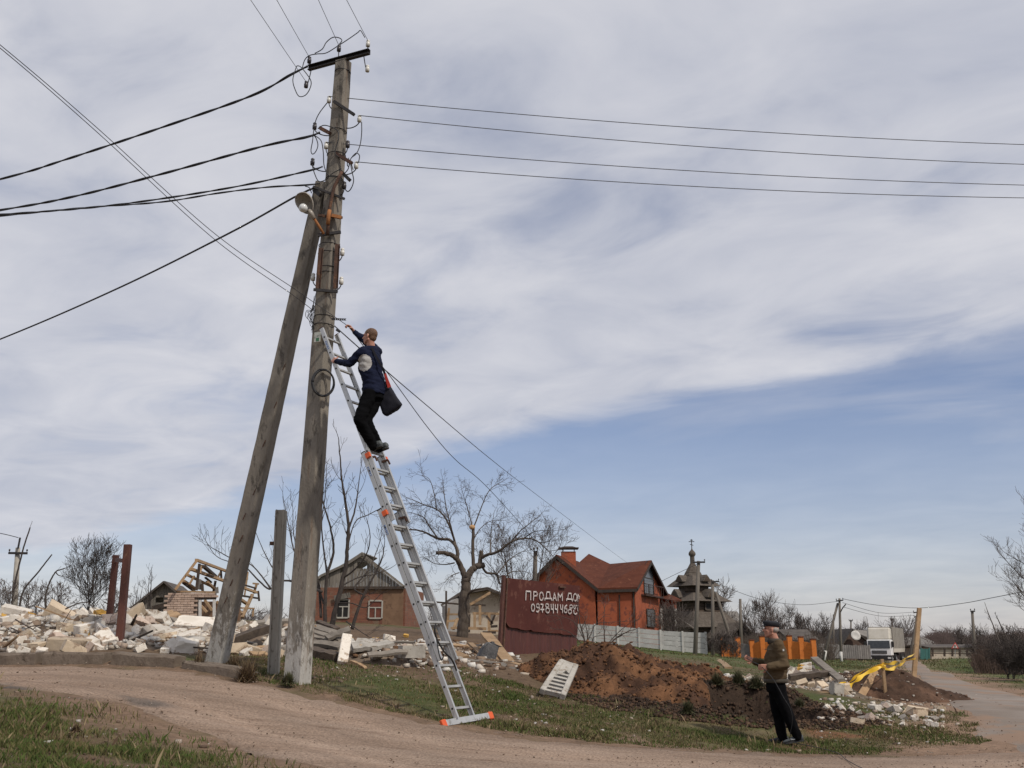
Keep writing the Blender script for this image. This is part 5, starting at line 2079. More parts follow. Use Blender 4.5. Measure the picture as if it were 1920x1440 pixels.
for pts in ([C + Vector((0, -0.45, -0.1)), A2, G2, RV], [C + Vector((0, -0.45, -0.1)), RV, PK, VT], [AP + Vector((0, -0.4, 0.05)), VT, C + Vector((0, -0.45, -0.1))],
            [G2, B2, B + Vector((-9, 2, 0)), RV], [AP + Vector((0, -0.4, 0.05)), E + Vector((-0.5, -0.4, -0.3)), E + back + Vector((0, 0, -.3)), VT + Vector((0.2, 3, 0.3))],
            [PK, RV, B + Vector((-9, 2, 0)), PK + Vector((3, 6, -2))]):
    c = sum(pts, Vector()) / len(pts)
    o = MB()
    k = len(pts)
    # fan of triangles with thickness, so the slightly bent planes stay closed
    o.add([p + Vector((0, 0, 0.09)) for p in pts] + [p - Vector((0, 0, 0.09)) for p in pts],
          [tuple(range(k)), tuple(reversed(range(k, 2 * k)))] + [(i, i + k, (i + 1) % k + k, (i + 1) % k) for i in range(k)])
    roof = o.build('roof', M_ROOFR, red)
    bm = bmesh.new()
    bm.from_mesh(roof.data)
    bmesh.ops.triangulate(bm, faces=bm.faces[:])
    bm.to_mesh(roof.data)
    bm.free()
for a, c in ((G2, A2), (G2, B2), (AP + Vector((0, -0.45, 0.05)), E + Vector((-0.5, -0.45, -0.3))), (AP + Vector((0, -0.45, 0.05)), C + Vector((0, -0.5, -0.1))), (C + Vector((0, -0.5, -0.16)), A2 - Vector((0, 0, 0.06)))):
    o = MB()
    o.beam(a - Vector((0, 0, 0.14)), c - Vector((0, 0, 0.14)), 0.08, 0.26)
    o.build('fascia', M_FASC, red)
ch0, ch1 = P(1053, 1056, 95.5), P(1080, 1056, 95.5)
o = MB()
wch = (ch1 - ch0).length
cc = (ch0 + ch1) / 2
ztop = P(1066, 1034, 95.5).z
o.box((cc.x, cc.y + 0.5, (cc.z - 0.8 + ztop) / 2), (wch, 1.0, ztop - cc.z + 0.8))
chim = o.build('chimney', M_BRKW, red)
o = MB()
o.box((cc.x, cc.y + 0.5, ztop + 0.32), (wch + 0.55, 1.5, 0.10))
o.box((cc.x, cc.y + 0.5, ztop + 0.44), (wch + 0.2, 1.1, 0.14), taper=0.5)
for sx in (-0.4, 0.4):
    o.box((cc.x + sx * wch, cc.y + 0.25, ztop + 0.13), (0.08, 0.08, 0.27))
o.build('chimney_cowl', M_FASC, chim)
zs = lambda v, d: P(1210, v, d).z
window(red, A, B, 0.36, 0.62, zs(1174, 95), zs(1142, 95), M_FASC, M_GLASS, mull=True, off0=0.27)
wn = window(red, A, B, 0.30, 0.62, zs(1112, 95.5), zs(1084, 95.5), M_FASC, M_GLASS, arch=True, off0=0.27)
o = MB()
n_ = Vector(((B - A).y, -(B - A).x, 0)).normalized()
bA, bB = A.lerp(B, 0.20), A.lerp(B, 0.80)
zb = zs(1116, 95.5)
for z in (zb, zb + 0.95):
    o.beam(Vector((bA.x, bA.y, z)) + n_ * 0.75, Vector((bB.x, bB.y, z)) + n_ * 0.75, 0.05, 0.05)
    for q in (bA, bB):
        o.beam(Vector((q.x, q.y, z)) + n_ * 0.13, Vector((q.x, q.y, z)) + n_ * 0.75, 0.05, 0.05)
for i in range(9):
    q = bA.lerp(bB, i / 8)
    o.beam(Vector((q.x, q.y, zb)) + n_ * 0.75, Vector((q.x, q.y, zb + 0.95)) + n_ * 0.75, 0.03, 0.03)
o.beam(Vector((bA.x, bA.y, zb - 0.08)) + n_ * 0.44, Vector((bB.x, bB.y, zb - 0.08)) + n_ * 0.44, 0.6, 0.08)
o.build('balcony', M_BALC, red)
sl = (C - E)
window(red, E, C, 0.595, 0.70, zs(1096, 94), zs(1085, 94), M_FASC, M_SHADEIN, mull=False)
o = MB()
o.beam(Vector((A.x, A.y - 0.2, A.z - 0.15)) + Vector((0.1, 0, 0)), down(A) + Vector((0.1, -0.2, 0)), 0.12, 0.12)
o.build('downpipe', M_FASC, red)
o = MB()
q = C.lerp(A, 0.62)
o.beam(Vector((q.x, q.y - 0.2, P(1161, 1115, 92).z)), down(q) + Vector((0, -0.2, 0)), 0.10, 0.10)
o.build('downpipe', M_FASC, red)
# porch on the right
p0, p1, p2, p3 = P(1238, 1107, 104), P(1278, 1126, 100), P(1262, 1127, 99), P(1232, 1122, 101)
slab('porch_roof', [p3, p2, p1, p0], 0.16, M_ROOFR, red)
slab('porch_wall', [P(1238, 1142, 101.5), P(1267, 1141, 99.8), P(1267, 1126, 99.8), P(1238, 1122, 101.5)], 0.3, M_REDW, red)
for u in (1240, 1266.5):
    o = MB()
    o.beam(P(u, 1140, 100), down(P(u, 1140, 100)), 0.22, 0.22)
    o.build('porch_post', M_WINFR, red)
o = MB()
o.beam(P(1240, 1138, 101), P(1303, 1180, 99), 0.25, 0.12)
o.build('fallen_beam', M_GPLANK, red)
slab('porch_shade_sheet', [down(P(1243, 1150, 106)), down(P(1270, 1150, 106)), P(1270, 1140, 106), P(1243, 1140, 106)], 0.2, M_SHADEIN, red)  # near-black sheet painted as the shade in the open porch

# ---- wooden church
CD = 122
cx, cy = P(1305, 1200, CD).x, CD
hz_ = lambda v: P(1305, v, CD).z
gch = float(gz(cx, cy))
church = thing('wooden_church', (cx, cy, gch - 0.3), 'old grey shingled wooden church with tented spire, small onion dome and cross', 'church')
CR = R(33)


def cpt(x, y, z):
    c, s = math.cos(CR), math.sin(CR)
    return Vector((cx + x * c - y * s, cy + x * s + y * c, z))


def frustum(name, w0, z0, w1, z1, m, par, n=4, rot=0.0, ov=0.0):
    b = MB()
    ring = lambda w, z: [cpt(w / 2 / math.cos(math.pi / n) * math.cos(2 * math.pi * (i + 0.5) / n + rot), w / 2 / math.cos(math.pi / n) * math.sin(2 * math.pi * (i + 0.5) / n + rot), z) for i in range(n)]
    v = ring(w0, z0) + ring(w1, z1)
    b.add(v, [tuple(reversed(range(n))), tuple(range(n, 2 * n))] + [(i, (i + 1) % n, (i + 1) % n + n, i + n) for i in range(n)])
    return b.build(name, m, par)


def log_tier(name, w, z0, z1, n=4):
    """stacked log courses; a near-black core paints shade into the gaps"""
    k = max(2, int((z1 - z0) / 0.30))
    h = (z1 - z0) / k
    core = frustum(name, w - 0.16, z0, w - 0.16, z1, M_SHADEIN, church, n)
    for i in range(k):
        frustum('log_course', w, z0 + i * h + 0.03, w, z0 + (i + 1) * h - 0.03, M_LOG, core, n)
    return core


log_tier('lower_wall', 6.6, gch - 0.3, hz_(1176))
frustum('lower_roof', 8.0, hz_(1177), 4.9, hz_(1148), M_SHING, church)
log_tier('middle_wall', 4.7, hz_(1150), hz_(1126))
frustum('skirt_roof', 6.4, hz_(1129), 3.5, hz_(1113), M_SHING, church)
log_tier('upper_wall', 3.5, hz_(1116), hz_(1098), 8)
frustum('upper_roof', 4.6, hz_(1100), 2.1, hz_(1080), M_SHING, church)
frustum('spire_base', 2.0, hz_(1098), 1.9, hz_(1074), M_SHING, church, 8)
frustum('spire', 2.25, hz_(1080), 0.55, hz_(1056), M_SHING, church, 8)
frustum('spire_neck', 0.56, hz_(1058), 0.52, hz_(1042), M_SHING, church, 8)
# barrel gables on the four sides, two tiers
for ww, z, L_, rr in ((3.0, hz_(1092), 2.35, 0.55), (4.4, hz_(1122), 3.15, 0.70)):
    for k in range(4):
        a = k * math.pi / 2
        ca, sa = math.cos(a), math.sin(a)
        f = lambda x, y, zz: cpt(x * ca - y * sa, x * sa + y * ca, zz)
        prof = [(-rr * 1.15, 0), (-rr, 0.30 * rr), (-rr * 0.55, 0.95 * rr), (0, 1.45 * rr), (rr * 0.55, 0.95 * rr), (rr, 0.30 * rr), (rr * 1.15, 0)]
        b = MB()
        kk = len(prof)
        vs = [f(x, -L_, z + zz) for x, zz in prof] + [f(x, -0.6, z + zz) for x, zz in prof]
        b.add(vs, [tuple(range(kk)), tuple(reversed(range(kk, 2 * kk)))] + [(i, (i + 1) % kk, (i + 1) % kk + kk, i + kk) for i in range(kk)])
        gb = b.build('barrel_gable', M_SHING, church)
        b = MB()
        b.add([f(x * 0.72, -L_ - 0.02, z + 0.05 + zz * 0.72) for x, zz in prof] + [f(x * 0.72, -L_ + 0.2, z + 0.05 + zz * 0.72) for x, zz in prof],
              [tuple(range(kk)), tuple(reversed(range(kk, 2 * kk)))] + [(i, (i + 1) % kk, (i + 1) % kk + kk, i + kk) for i in range(kk)])
        b.build('gable_face', M_LOG, gb)
b = MB()
b.lathe(cpt(0, 0, hz_(1044)), (0, 0, 1), [(0.26, 0), (0.30, 0.05), (0.43, 0.25), (0.42, 0.45), (0.28, 0.66), (0.12, 0.82), (0.05, 1.0), (0.03, 1.15)], 16)
dome = b.build('onion_dome', M_SHING, church, smooth=True)
b = MB()
zc0, zc1 = hz_(1031), hz_(1011)
b.beam(cpt(0, 0, zc0 - 0.3), cpt(0, 0, zc1), 0.09, 0.09)
for zz, w in ((zc1 - 0.30, 0.34), (zc1 - 0.12, 0.17)):
    b.beam(Vector((cx - w, cy, zz)), Vector((cx + w, cy, zz)), 0.07, 0.08)
b.beam(Vector((cx - 0.2, cy, zc1 - 0.62)), Vector((cx + 0.2, cy, zc1 - 0.74)), 0.07, 0.08)
b.build('cross', M_BLKIRON, dome)
for i in range(16):                       # splintered rafters where the roofs were hit
    a_ = cpt(random.uniform(0.6, 3.2), random.uniform(-2.2, 0.6), hz_(random.uniform(1085, 1128)))
    b = MB()
    b.beam(a_, a_ + Vector((random.uniform(-.2, .9), random.uniform(-.3, .3), random.uniform(-.9, .7))), 0.09, 0.06)
    b.build('broken_rafter', M_LOG, church)
# annexes
for x, y, w, l, h in ((0.3, -5.0, 3.4, 4.0, 2.2), (5.2, 0.3, 4.2, 3.6, 2.6)):
    b = MB()
    z = gch - 0.3
    pts = lambda zz: [cpt(x - w / 2, y - l / 2, zz), cpt(x + w / 2, y - l / 2, zz), cpt(x + w / 2, y + l / 2, zz), cpt(x - w / 2, y + l / 2, zz)]
    b.add(pts(z) + pts(z + h), [(3, 2, 1, 0), (4, 5, 6, 7), (0, 1, 5, 4), (1, 2, 6, 5), (2, 3, 7, 6), (3, 0, 4, 7)])
    an = b.build('annex_wall', M_LOG, church)
    b = MB()
    o_ = 0.5
    r0, r1 = cpt(x, y - l / 2 - o_, z + h + 1.5), cpt(x, y + l / 2 + o_, z + h + 1.5)
    if x > 2:
        r0, r1 = cpt(x - w / 2 - o_, y, z + h + 1.5), cpt(x + w / 2 + o_, y, z + h + 1.5)
        e = [cpt(x - w / 2 - o_, y - l / 2 - o_, z + h - 0.2), cpt(x + w / 2 + o_, y - l / 2 - o_, z + h - 0.2), cpt(x + w / 2 + o_, y + l / 2 + o_, z + h - 0.2), cpt(x - w / 2 - o_, y + l / 2 + o_, z + h - 0.2)]
        b.poly([e[0], e[1], r1, r0], 0.14)
        b.poly([e[2], e[3], r0, r1], 0.14)
    else:
        e = [cpt(x - w / 2 - o_, y - l / 2 - o_, z + h - 0.2), cpt(x - w / 2 - o_, y + l / 2 + o_, z + h - 0.2), cpt(x + w / 2 + o_, y + l / 2 + o_, z + h - 0.2), cpt(x + w / 2 + o_, y - l / 2 - o_, z + h - 0.2)]
        b.poly([e[0], e[1], r1, r0], 0.14)
        b.poly([e[2], e[3], r0, r1], 0.14)
    b.build('annex_roof', M_SHING, church)
for k in range(2):
    sgn = 1 if k else 0
    A_ = cpt(-2.35, -2.38, 0) if not sgn else cpt(2.38, -2.35, 0)
    B_ = cpt(2.35, -2.38, 0) if not sgn else cpt(2.38, 2.35, 0)
    window(church, A_, B_, 0.38, 0.60, hz_(1144), hz_(1133), M_SHING, M_SHADEIN, mull=False, fw=0.12)

# ---- concrete panel fence in front of the red house
FU = [1078, 1116, 1159, 1199, 1239.5, 1281, 1325]
FT = [1169, 1171, 1174.5, 1178, 1182, 1184.5, 1186]
FB = [1199, 1203.5, 1208.5, 1213, 1217.5, 1222, 1226]
FDD = [90.2, 89.6, 89.0, 88.4, 87.8, 87.2, 86.6]
fen = thing('concrete_fence', P(FU[-1], FB[-1], FDD[-1]), 'white concrete panel fence in front of the red house', 'fence')
for i, (u, t, bt, d) in enumerate(zip(FU, FT, FB, FDD)):
    o = MB()
    p, q = P(u, bt + 2, d), P(u, t - 1.2, d)
    q.x, q.y = p.x, p.y
    o.beam(p, q, 0.16, 0.16)
    o.build('post', M_CPANEL, fen)
    if i < len(FU) - 1:
        for k in range(4):
            f0, f1 = k / 4, (k + 1) / 4 - 0.015
            u2, t2, b2, d2 = FU[i + 1], FT[i + 1], FB[i + 1], FDD[i + 1]
            a0, a1 = P(u, bt + (t - bt) * f0, d), P(u, bt + (t - bt) * f1, d)
            c0, c1 = P(u2, b2 + (t2 - b2) * f0, d2), P(u2, b2 + (t2 - b2) * f1, d2)
            for z in (a1, c1):
                pass
            a1.x, a1.y, c1.x, c1.y = a0.x, a0.y, c0.x, c0.y
            o = MB()
            o.poly([a0, c0, c1, a1], 0.06)
            o.build('panel', M_CPANEL, fen)

# ---- orange wall
orf = thing('orange_fence', P(1450, 1232, 82), 'bright orange garden wall with capped pillars behind the standing man', 'fence')
OP = [(1357, 1193, 1231, 84), (1385, 1196, 1232, 83.5), (1411, 1201, 1233, 83), (1431, 1194, 1233, 82.5), (1456, 1197, 1234, 82), (1482.5, 1193, 1234, 81.5), (1504, 1195, 1234, 81), (1527, 1199.5, 1234, 80.5)]
for i, (u, t, bt, d) in enumerate(OP):
    o = MB()
    p, q = P(u, bt + 2, d), P(u, t, d)
    q.x, q.y = p.x, p.y
    o.beam(p, q, 0.36, 0.36)
    pil = o.build('pillar', M_ORF, orf)
    o = MB()
    o.box(q + Vector((0, 0, 0.04)), (0.44, 0.44, 0.08), taper=0.8)
    o.build('cap', M_ROOFR, pil)
    if i < len(OP) - 1:
        u2, t2, b2, d2 = OP[i + 1]
        a, c = P(u, bt + 2, d), P(u2, b2 + 2, d2)
        at, ct = P(u, t + 7 + (i % 2) * 2, d), P(u2, t2 + 7 + (i % 2) * 2, d2)
        at.x, at.y, ct.x, ct.y = a.x, a.y, c.x, c.y
        o = MB()
        o.poly([a, c, ct, at], 0.16)
        o.build('panel' if i != 1 else 'gate_leaf', M_ORF if i != 1 else M_DKFEN, orf)

# ---- brick house with the grey plank gable
BD = 62
bh = thing('brick_house', P(680, 1170, BD), 'damaged one storey brick house with grey plank gable and white framed windows', 'house')
zg = float(gz(P(680, 1170, BD).x, BD)) - 0.3
bl, br_ = P(588, 1102, BD), P(757, 1102, BD)
zt = bl.z
dv = lambda u, v: P(u, v, BD)
slab('wall', [Vector((bl.x, BD, zg)), Vector((dv(719, 0 + 1102).x, BD, zg)), dv(719, 1102), bl], 0.24, M_BRKR, bh)
slab('clay_wall', [Vector((dv(719, 1102).x, BD, zg)), Vector((br_.x, BD, zg)), br_, dv(719, 1102)], 0.27, M_CLAY, bh)
slab('clay_patch', [dv(640, 1116), dv(690, 1112), dv(719, 1114), dv(719, 1103), dv(634, 1103)], 0.27, M_CLAY, bh)
slab('side_wall', [Vector((br_.x, BD + 0.05, zg)), Vector((br_.x + 0.6, BD + 6, zg)), Vector((br_.x + 0.6, BD + 6, zt)), Vector((br_.x, BD + 0.05, zt))], 0.24, M_BRKR, bh)
# gable of single boards following the broken roof line
top = [(588, 1096), (601, 1083), (640, 1066), (653, 1058), (679, 1041), (700, 1056), (730, 1080), (757, 1101)]
tu, tv = [t[0] for t in top], [t[1] for t in top]
u = 588.0
while u < 756:
    w = random.uniform(5.2, 7.2)
    u1 = min(u + w, 757)
    va, vb = np.interp(u + 0.3, tu, tv) + 1.5, np.interp(u1 - 0.3, tu, tv) + 1.5
    lo = 1102 + random.uniform(-0.5, 1.0)
    segs = [(va, vb, lo, lo)]
    if u1 > 673 and u < 683:
        segs = [(va, vb, 1054, 1054), (1066, 1066, lo, lo)]
    if 634 < u < 640:
        segs = [(va + 6, vb + 6, lo, lo)]
    for a_, b_, c_, d_ in segs:
        if c_ - a_ < 1.0:
            continue
        dy = random.uniform(-0.03, 0.02)
        o = MB()
        o.poly([P(u + 0.2, c_, BD - 0.05 + dy), P(u1 - 0.1, d_, BD - 0.05 + dy), P(u1 - 0.1, b_, BD - 0.05 + dy), P(u + 0.2, a_, BD - 0.05 + dy)], 0.03, Vector((0, -1, 0)))
        o.build('gable_board', M_GPLANK, bh)
    u = u1
for (a, c) in (((586, 1094), (601, 1080)), ((601, 1080), (653, 1056)), ((653, 1056), (679, 1039)), ((679, 1039), (730, 1078)), ((730, 1078), (759, 1101))):
    o = MB()
    o.beam(P(*a, BD - 0.25), P(*c, BD - 0.25), 0.10, 0.14)
    o.build('verge_board', M_GPLANK, bh)
for (a, c) in (((586, 1094), (653, 1056)), ((653, 1056), (679, 1039)), ((679, 1039), (759, 1101))):
    q0, q1 = P(*a, BD - 0.2) + Vector((0, 0, 0.1)), P(*c, BD - 0.2) + Vector((0, 0, 0.1))
    if a[0] == 679:
        continue
    slab('roof', [q0, q1, q1 + Vector((0.4, 4, 0)), q0 + Vector((0.4, 4, 0))], 0.08, M_SLATE, bh)
o = MB()
o.beam(dv(640, 1102.5) + Vector((0, -0.2, 0)), dv(759, 1102.5) + Vector((0, -0.2, 0)), 0.2, 0.16)
o.build('cornice_board', M_WOODD, bh)
for u0, u1, v0, v1 in ((695, 717, 1158, 1128), (635, 655, 1157, 1126)):
    window(bh, bl, br_, (u0 - 588) / 169, (u1 - 588) / 169, dv(u0, v0).z, dv(u0, v1).z, mat('old_frame', (0.33, 0.30, 0.26), (0.42, 0.39, 0.34), rough=0.8), M_SHADEIN if u0 < 650 else mat('brick_behind', (0.10, 0.03, 0.02), (0.16, 0.05, 0.03), rough=0.9), fw=0.09)
o = MB()
o.beam(dv(628, 1122) + Vector((0, -0.3, 0)), dv(658, 1116) + Vector((0, -0.3, 0)), 0.06, 0.3)
o.build('hanging_board', M_GPLANK, bh)

# ---- ruined house: brick wall and bare roof timbers
RD = 40
ru = thing('ruined_house', P(360, 1160, RD), 'ruined house with pale brick wall and broken bare roof timbers, behind the rubble', 'house')
wl, wr = P(317, 1112, RD), P(405, 1112, RD)
z0 = P(317, 1160, RD).z - 0.4
slab('mortar_wall', [Vector((wl.x, RD + 0.03, z0)), Vector((P(372, 1112, RD).x, RD + 0.03, z0)), Vector((P(372, 1112, RD).x, RD + 0.03, wl.z - 0.01)), Vector((wl.x, RD + 0.03, wl.z - 0.01))], 0.18, M_MORT, ru)
slab('lintel', [P(372, 1122, RD), P(405, 1122, RD), P(405, 1112, RD) - Vector((0, 0, 0.01)), P(372, 1112, RD) - Vector((0, 0, 0.01))], 0.18, M_MORT, ru)
bw, bhh = 0.262, 0.088
bme = None
nrow = int((wl.z - z0) / bhh)
for r in range(nrow):
    z = wl.z - (r + 0.5) * bhh
    x = wl.x + (bw / 2 if r % 2 == 0 else 0)
    lim = wr.x if z > P(400, 1121, RD).z else P(372, 1112, RD).x
    if z < P(400, 1158, RD).z - 0.05:
        continue
    while x < lim:
        L_ = min(bw, lim - x + 0.1)
        if bme is None:
            o = MB()
            o.box((0, 0, 0), (bw - 0.012, 0.12, bhh - 0.013))
            br0 = o.build('brick', M_BRKL, None, bevel=0.006)
            bme = br0.data
            bpy.data.objects.remove(br0)
        q = bpy.data.objects.new('brick', bme)
        COL.objects.link(q)
        q.parent = ru
        q.location = Vector((x, RD - 0.075 + random.uniform(-0.006, 0.004), z)) - world_loc(ru)
        x += bw
for u in (375, 401.5):
    o = MB()
    o.beam(P(u, 1156, RD - 0.05), P(u, 1123, RD - 0.05), 0.07, 0.10)
    o.build('door_frame', M_WINFR, ru)
o = MB()
o.beam(P(373, 1122.5, RD - 0.05), P(405, 1121.5, RD - 0.05), 0.07, 0.10)
o.build('door_frame', M_WOODD, ru)
slab('inner_wall', [P(316, 1165, RD + 5.5), P(450, 1165, RD + 5.5), P(450, 1128, RD + 5.5), P(316, 1128, RD + 5.5)], 0.2, M_CLAY, ru)
TB = [  # (u0,v0,d0, u1,v1,d1, size, charred)
    (369, 1051, 40, 328, 1106, 39.6, .17, 0), (368, 1050, 40, 462, 1085, 50, .17, 0), (358, 1067, 39.8, 481, 1111, 50, .17, 0), (351, 1078, 39.7, 404, 1103, 46, .15, 0),
    (344, 1089, 39.7, 368, 1105, 42.5, .15, 0), (374, 1057, 40.2, 368, 1107, 40.2, .16, 1), (382, 1062, 40.8, 404, 1081, 44, .18, 1), (379, 1060, 41, 374, 1075, 40.5, .10, 0),
    (385, 1083, 42, 396, 1092, 43, .10, 1), (389, 1077, 41.5, 420, 1088, 45, .12, 1), (414, 1070, 45, 415, 1084, 45, .14, 1), (379, 1094, 41, 380, 1110, 41, .16, 1),
    (364, 1080, 40.3, 355, 1096, 40, .10, 0), (413, 1074, 45, 408, 1083, 44.5, .10, 0), (388, 1091, 42, 402, 1104, 44, .14, 0), (404, 1089, 44, 400, 1111, 44, .16, 1),
    (452, 1095, 48, 479, 1103, 50, .12, 1), (451, 1083, 49, 463, 1085, 50, .16, 0), (465, 1072, 51, 458, 1120, 51, .12, 0), (474, 1094, 50, 485, 1095, 50, .14, 0), (481, 1095, 50, 476, 1113, 50, .18, 0),
    (484, 1108, 50, 486, 1127, 50, .16, 1), (447, 1116, 47, 484, 1122, 50, .13, 1), (446, 1121, 47, 464, 1133, 49, .18, 0), (473, 1115, 49, 454, 1158, 47, .17, 0), (451, 1100, 48, 450, 1135, 48, .14, 1),
    (384, 1125, 43, 398, 1145, 43, .16, 0), (377, 1136, 42, 388, 1148, 42, .16, 0), (406, 1128, 44, 414, 1134, 44, .18, 0), (343, 1093, 40, 366, 1110, 41, .12, 1), (330, 1109, 40, 404, 1110.5, 40.4, .13, 0),
    (452, 1140, 46, 476, 1141, 47, .12, 0), (475, 1141, 47, 474, 1156, 47, .12, 0), (440, 1136, 46, 452, 1152, 46, .3, 0)]
for (u0, v0, d0, u1, v1, d1, s, chd) in TB:
    o = MB()
    o.beam(P(u0, v0, d0), P(u1, v1, d1), s * random.uniform(0.65, 0.9), s * random.uniform(0.45, 0.65))
    o.build('rafter', M_WOODD if chd else M_WOODN, ru)
slab('hung_sheet', [P(368, 1105, 41), P(377, 1106, 41), P(377, 1086, 41), P(370, 1089, 41)], 0.04, M_SLATE, ru)
slab('hung_sheet', [P(403, 1113, 43), P(410, 1112, 43), P(409, 1100, 43), P(404, 1103, 43)], 0.04, M_SLATE, ru)

# ---- grey plank shed
SD = 55
sh = thing('plank_shed', P(290, 1160, SD), 'grey plank shed with pointed gable left of the ruined house', 'shed')
top = [(240, 1144), (265, 1124), (307, 1092), (328, 1109)]
tu, tv = [t[0] for t in top], [t[1] for t in top]
u = 262.0
while u < 327:
    u1 = min(u + random.uniform(4.5, 6), 328)
    va, vb = np.interp(u, tu, tv) + 1, np.interp(u1, tu, tv) + 1
    segs = [(va, vb, 1162, 1162)]
    if u1 > 294 and u < 306:
        segs = [(va, vb, 1120, 1120), (1130, 1130, 1162, 1162)]
    for a_, b_, c_, d_ in segs:
        o = MB()
        o.poly([P(u + .15, c_, SD), P(u1 - .1, d_, SD), P(u1 - .1, b_, SD), P(u + .15, a_, SD)], 0.03, Vector((0, -1, 0)))
        o.build('board', M_GPLANK, sh)
    u = u1
slab('inner_shade_sheet', [P(262, 1165, SD + 2), P(328, 1165, SD + 2), P(328, 1131, SD + 2), P(262, 1131, SD + 2)], 0.1, M_SHADEIN, sh)  # near-black sheet standing in for the shed's unlit inside
for a, c in (((238, 1146), (307, 1090.5)), ((307, 1090.5), (330, 1110))):
    q0, q1 = P(*a, SD - 0.4), P(*c, SD - 0.4)
    slab('roof', [q0, q1, q1 + Vector((-0.6, 5, 0)), q0 + Vector((-0.6, 5, 0))], 0.10, M_SLATED, sh)
o = MB()
o.beam(P(285, 1141, SD - 0.1), P(320, 1132, SD - 0.1), 0.08, 0.25)
o.build('fallen_board', M_WOODD, sh)

# ---- cream house with collapsed roof edge and timber frame in front
KD = 52
ch = thing('cream_house', P(885, 1190, KD), 'low cream walled house with sagging dark roof edge behind the fruit tree', 'house')
slab('front_wall', [P(872, 1190, KD), P(948, 1190, KD), P(948, 1116, KD), P(937, 1112, KD), P(914, 1105, KD), P(872, 1114, KD)], 0.2, M_CREAM, ch)
slab('side_wall', [P(832, 1190, KD - 1.5), P(872, 1190, KD - 0.05), P(872, 1114, KD - 0.05), P(862, 1117, KD - 0.4), P(832, 1136, KD - 1.5)], 0.2, M_GWALL, ch)
for a, c in (((827, 1136), (864, 1112)), ((864, 1112), (914, 1103)), ((914, 1103), (950, 1118))):
    q0, q1 = P(*a, KD - 0.8), P(*c, KD - 0.8)
    slab('roof', [q0, q1, q1 + Vector((0.5, 5, 0.0)), q0 + Vector((0.5, 5, 0.0))], 0.14, M_SLATED, ch)
o = MB()
o.beam(P(862, 1118, KD - 0.65), P(862.5, 1150, KD - 0.65), 0.12, 0.05)
o.build('corner_board', M_WINFR, ch)
fr_ = thing('timber_frame', P(890, 1195, 42), 'broken timber frame of posts and beams between fruit tree and rusty gate', 'timber frame')
for (u0, v0, d0, u1, v1, d1, s, dk) in ((836.5, 1108, 43, 836.5, 1180, 43, .10, 1), (818, 1129, 43, 862, 1133, 43, .09, 1), (920, 1111, 42, 878, 1136, 42, .14, 0), (900, 1135, 42, 900, 1172, 42, .14, 0), (878, 1134, 42, 911, 1135, 42, .10, 1),
                                        (890, 1148, 42, 890, 1180, 42, .14, 0), (886, 1150, 42, 936, 1151, 42, .13, 0), (880, 1152, 41, 879, 1186, 41, .12, 1), (912, 1155, 41, 924, 1170, 41, .11, 1), (928, 1153, 41, 920, 1172, 41, .11, 1),
                                        (917, 1150, 42, 917, 1190, 42, .16, 0), (878, 1178, 40, 912, 1179, 40, .14, 0), (890, 1191, 38, 911, 1190, 38, .12, 0), (838, 1152, 42, 862, 1152, 42, .10, 0), (838, 1165, 42, 862, 1163, 42, .12, 0), (845, 1178, 41, 860, 1177, 41, .12, 0),
                                        (920, 1175, 39, 933, 1174, 39, .12, 1), (920, 1183, 39, 934, 1183, 39, .10, 0), (905, 1186, 39, 930, 1186, 39, .12, 1), (842, 1140, 42.5, 838, 1180, 42.5, .12, 0), (858, 1160, 42, 850, 1180, 41.5, .1, 0)):
    o = MB()
    o.beam(P(u0, v0, d0), P(u1, v1, d1), s * 1.05, s * 0.75)
    o.build('timber', M_WOODD if dk else M_WOODN, fr_)

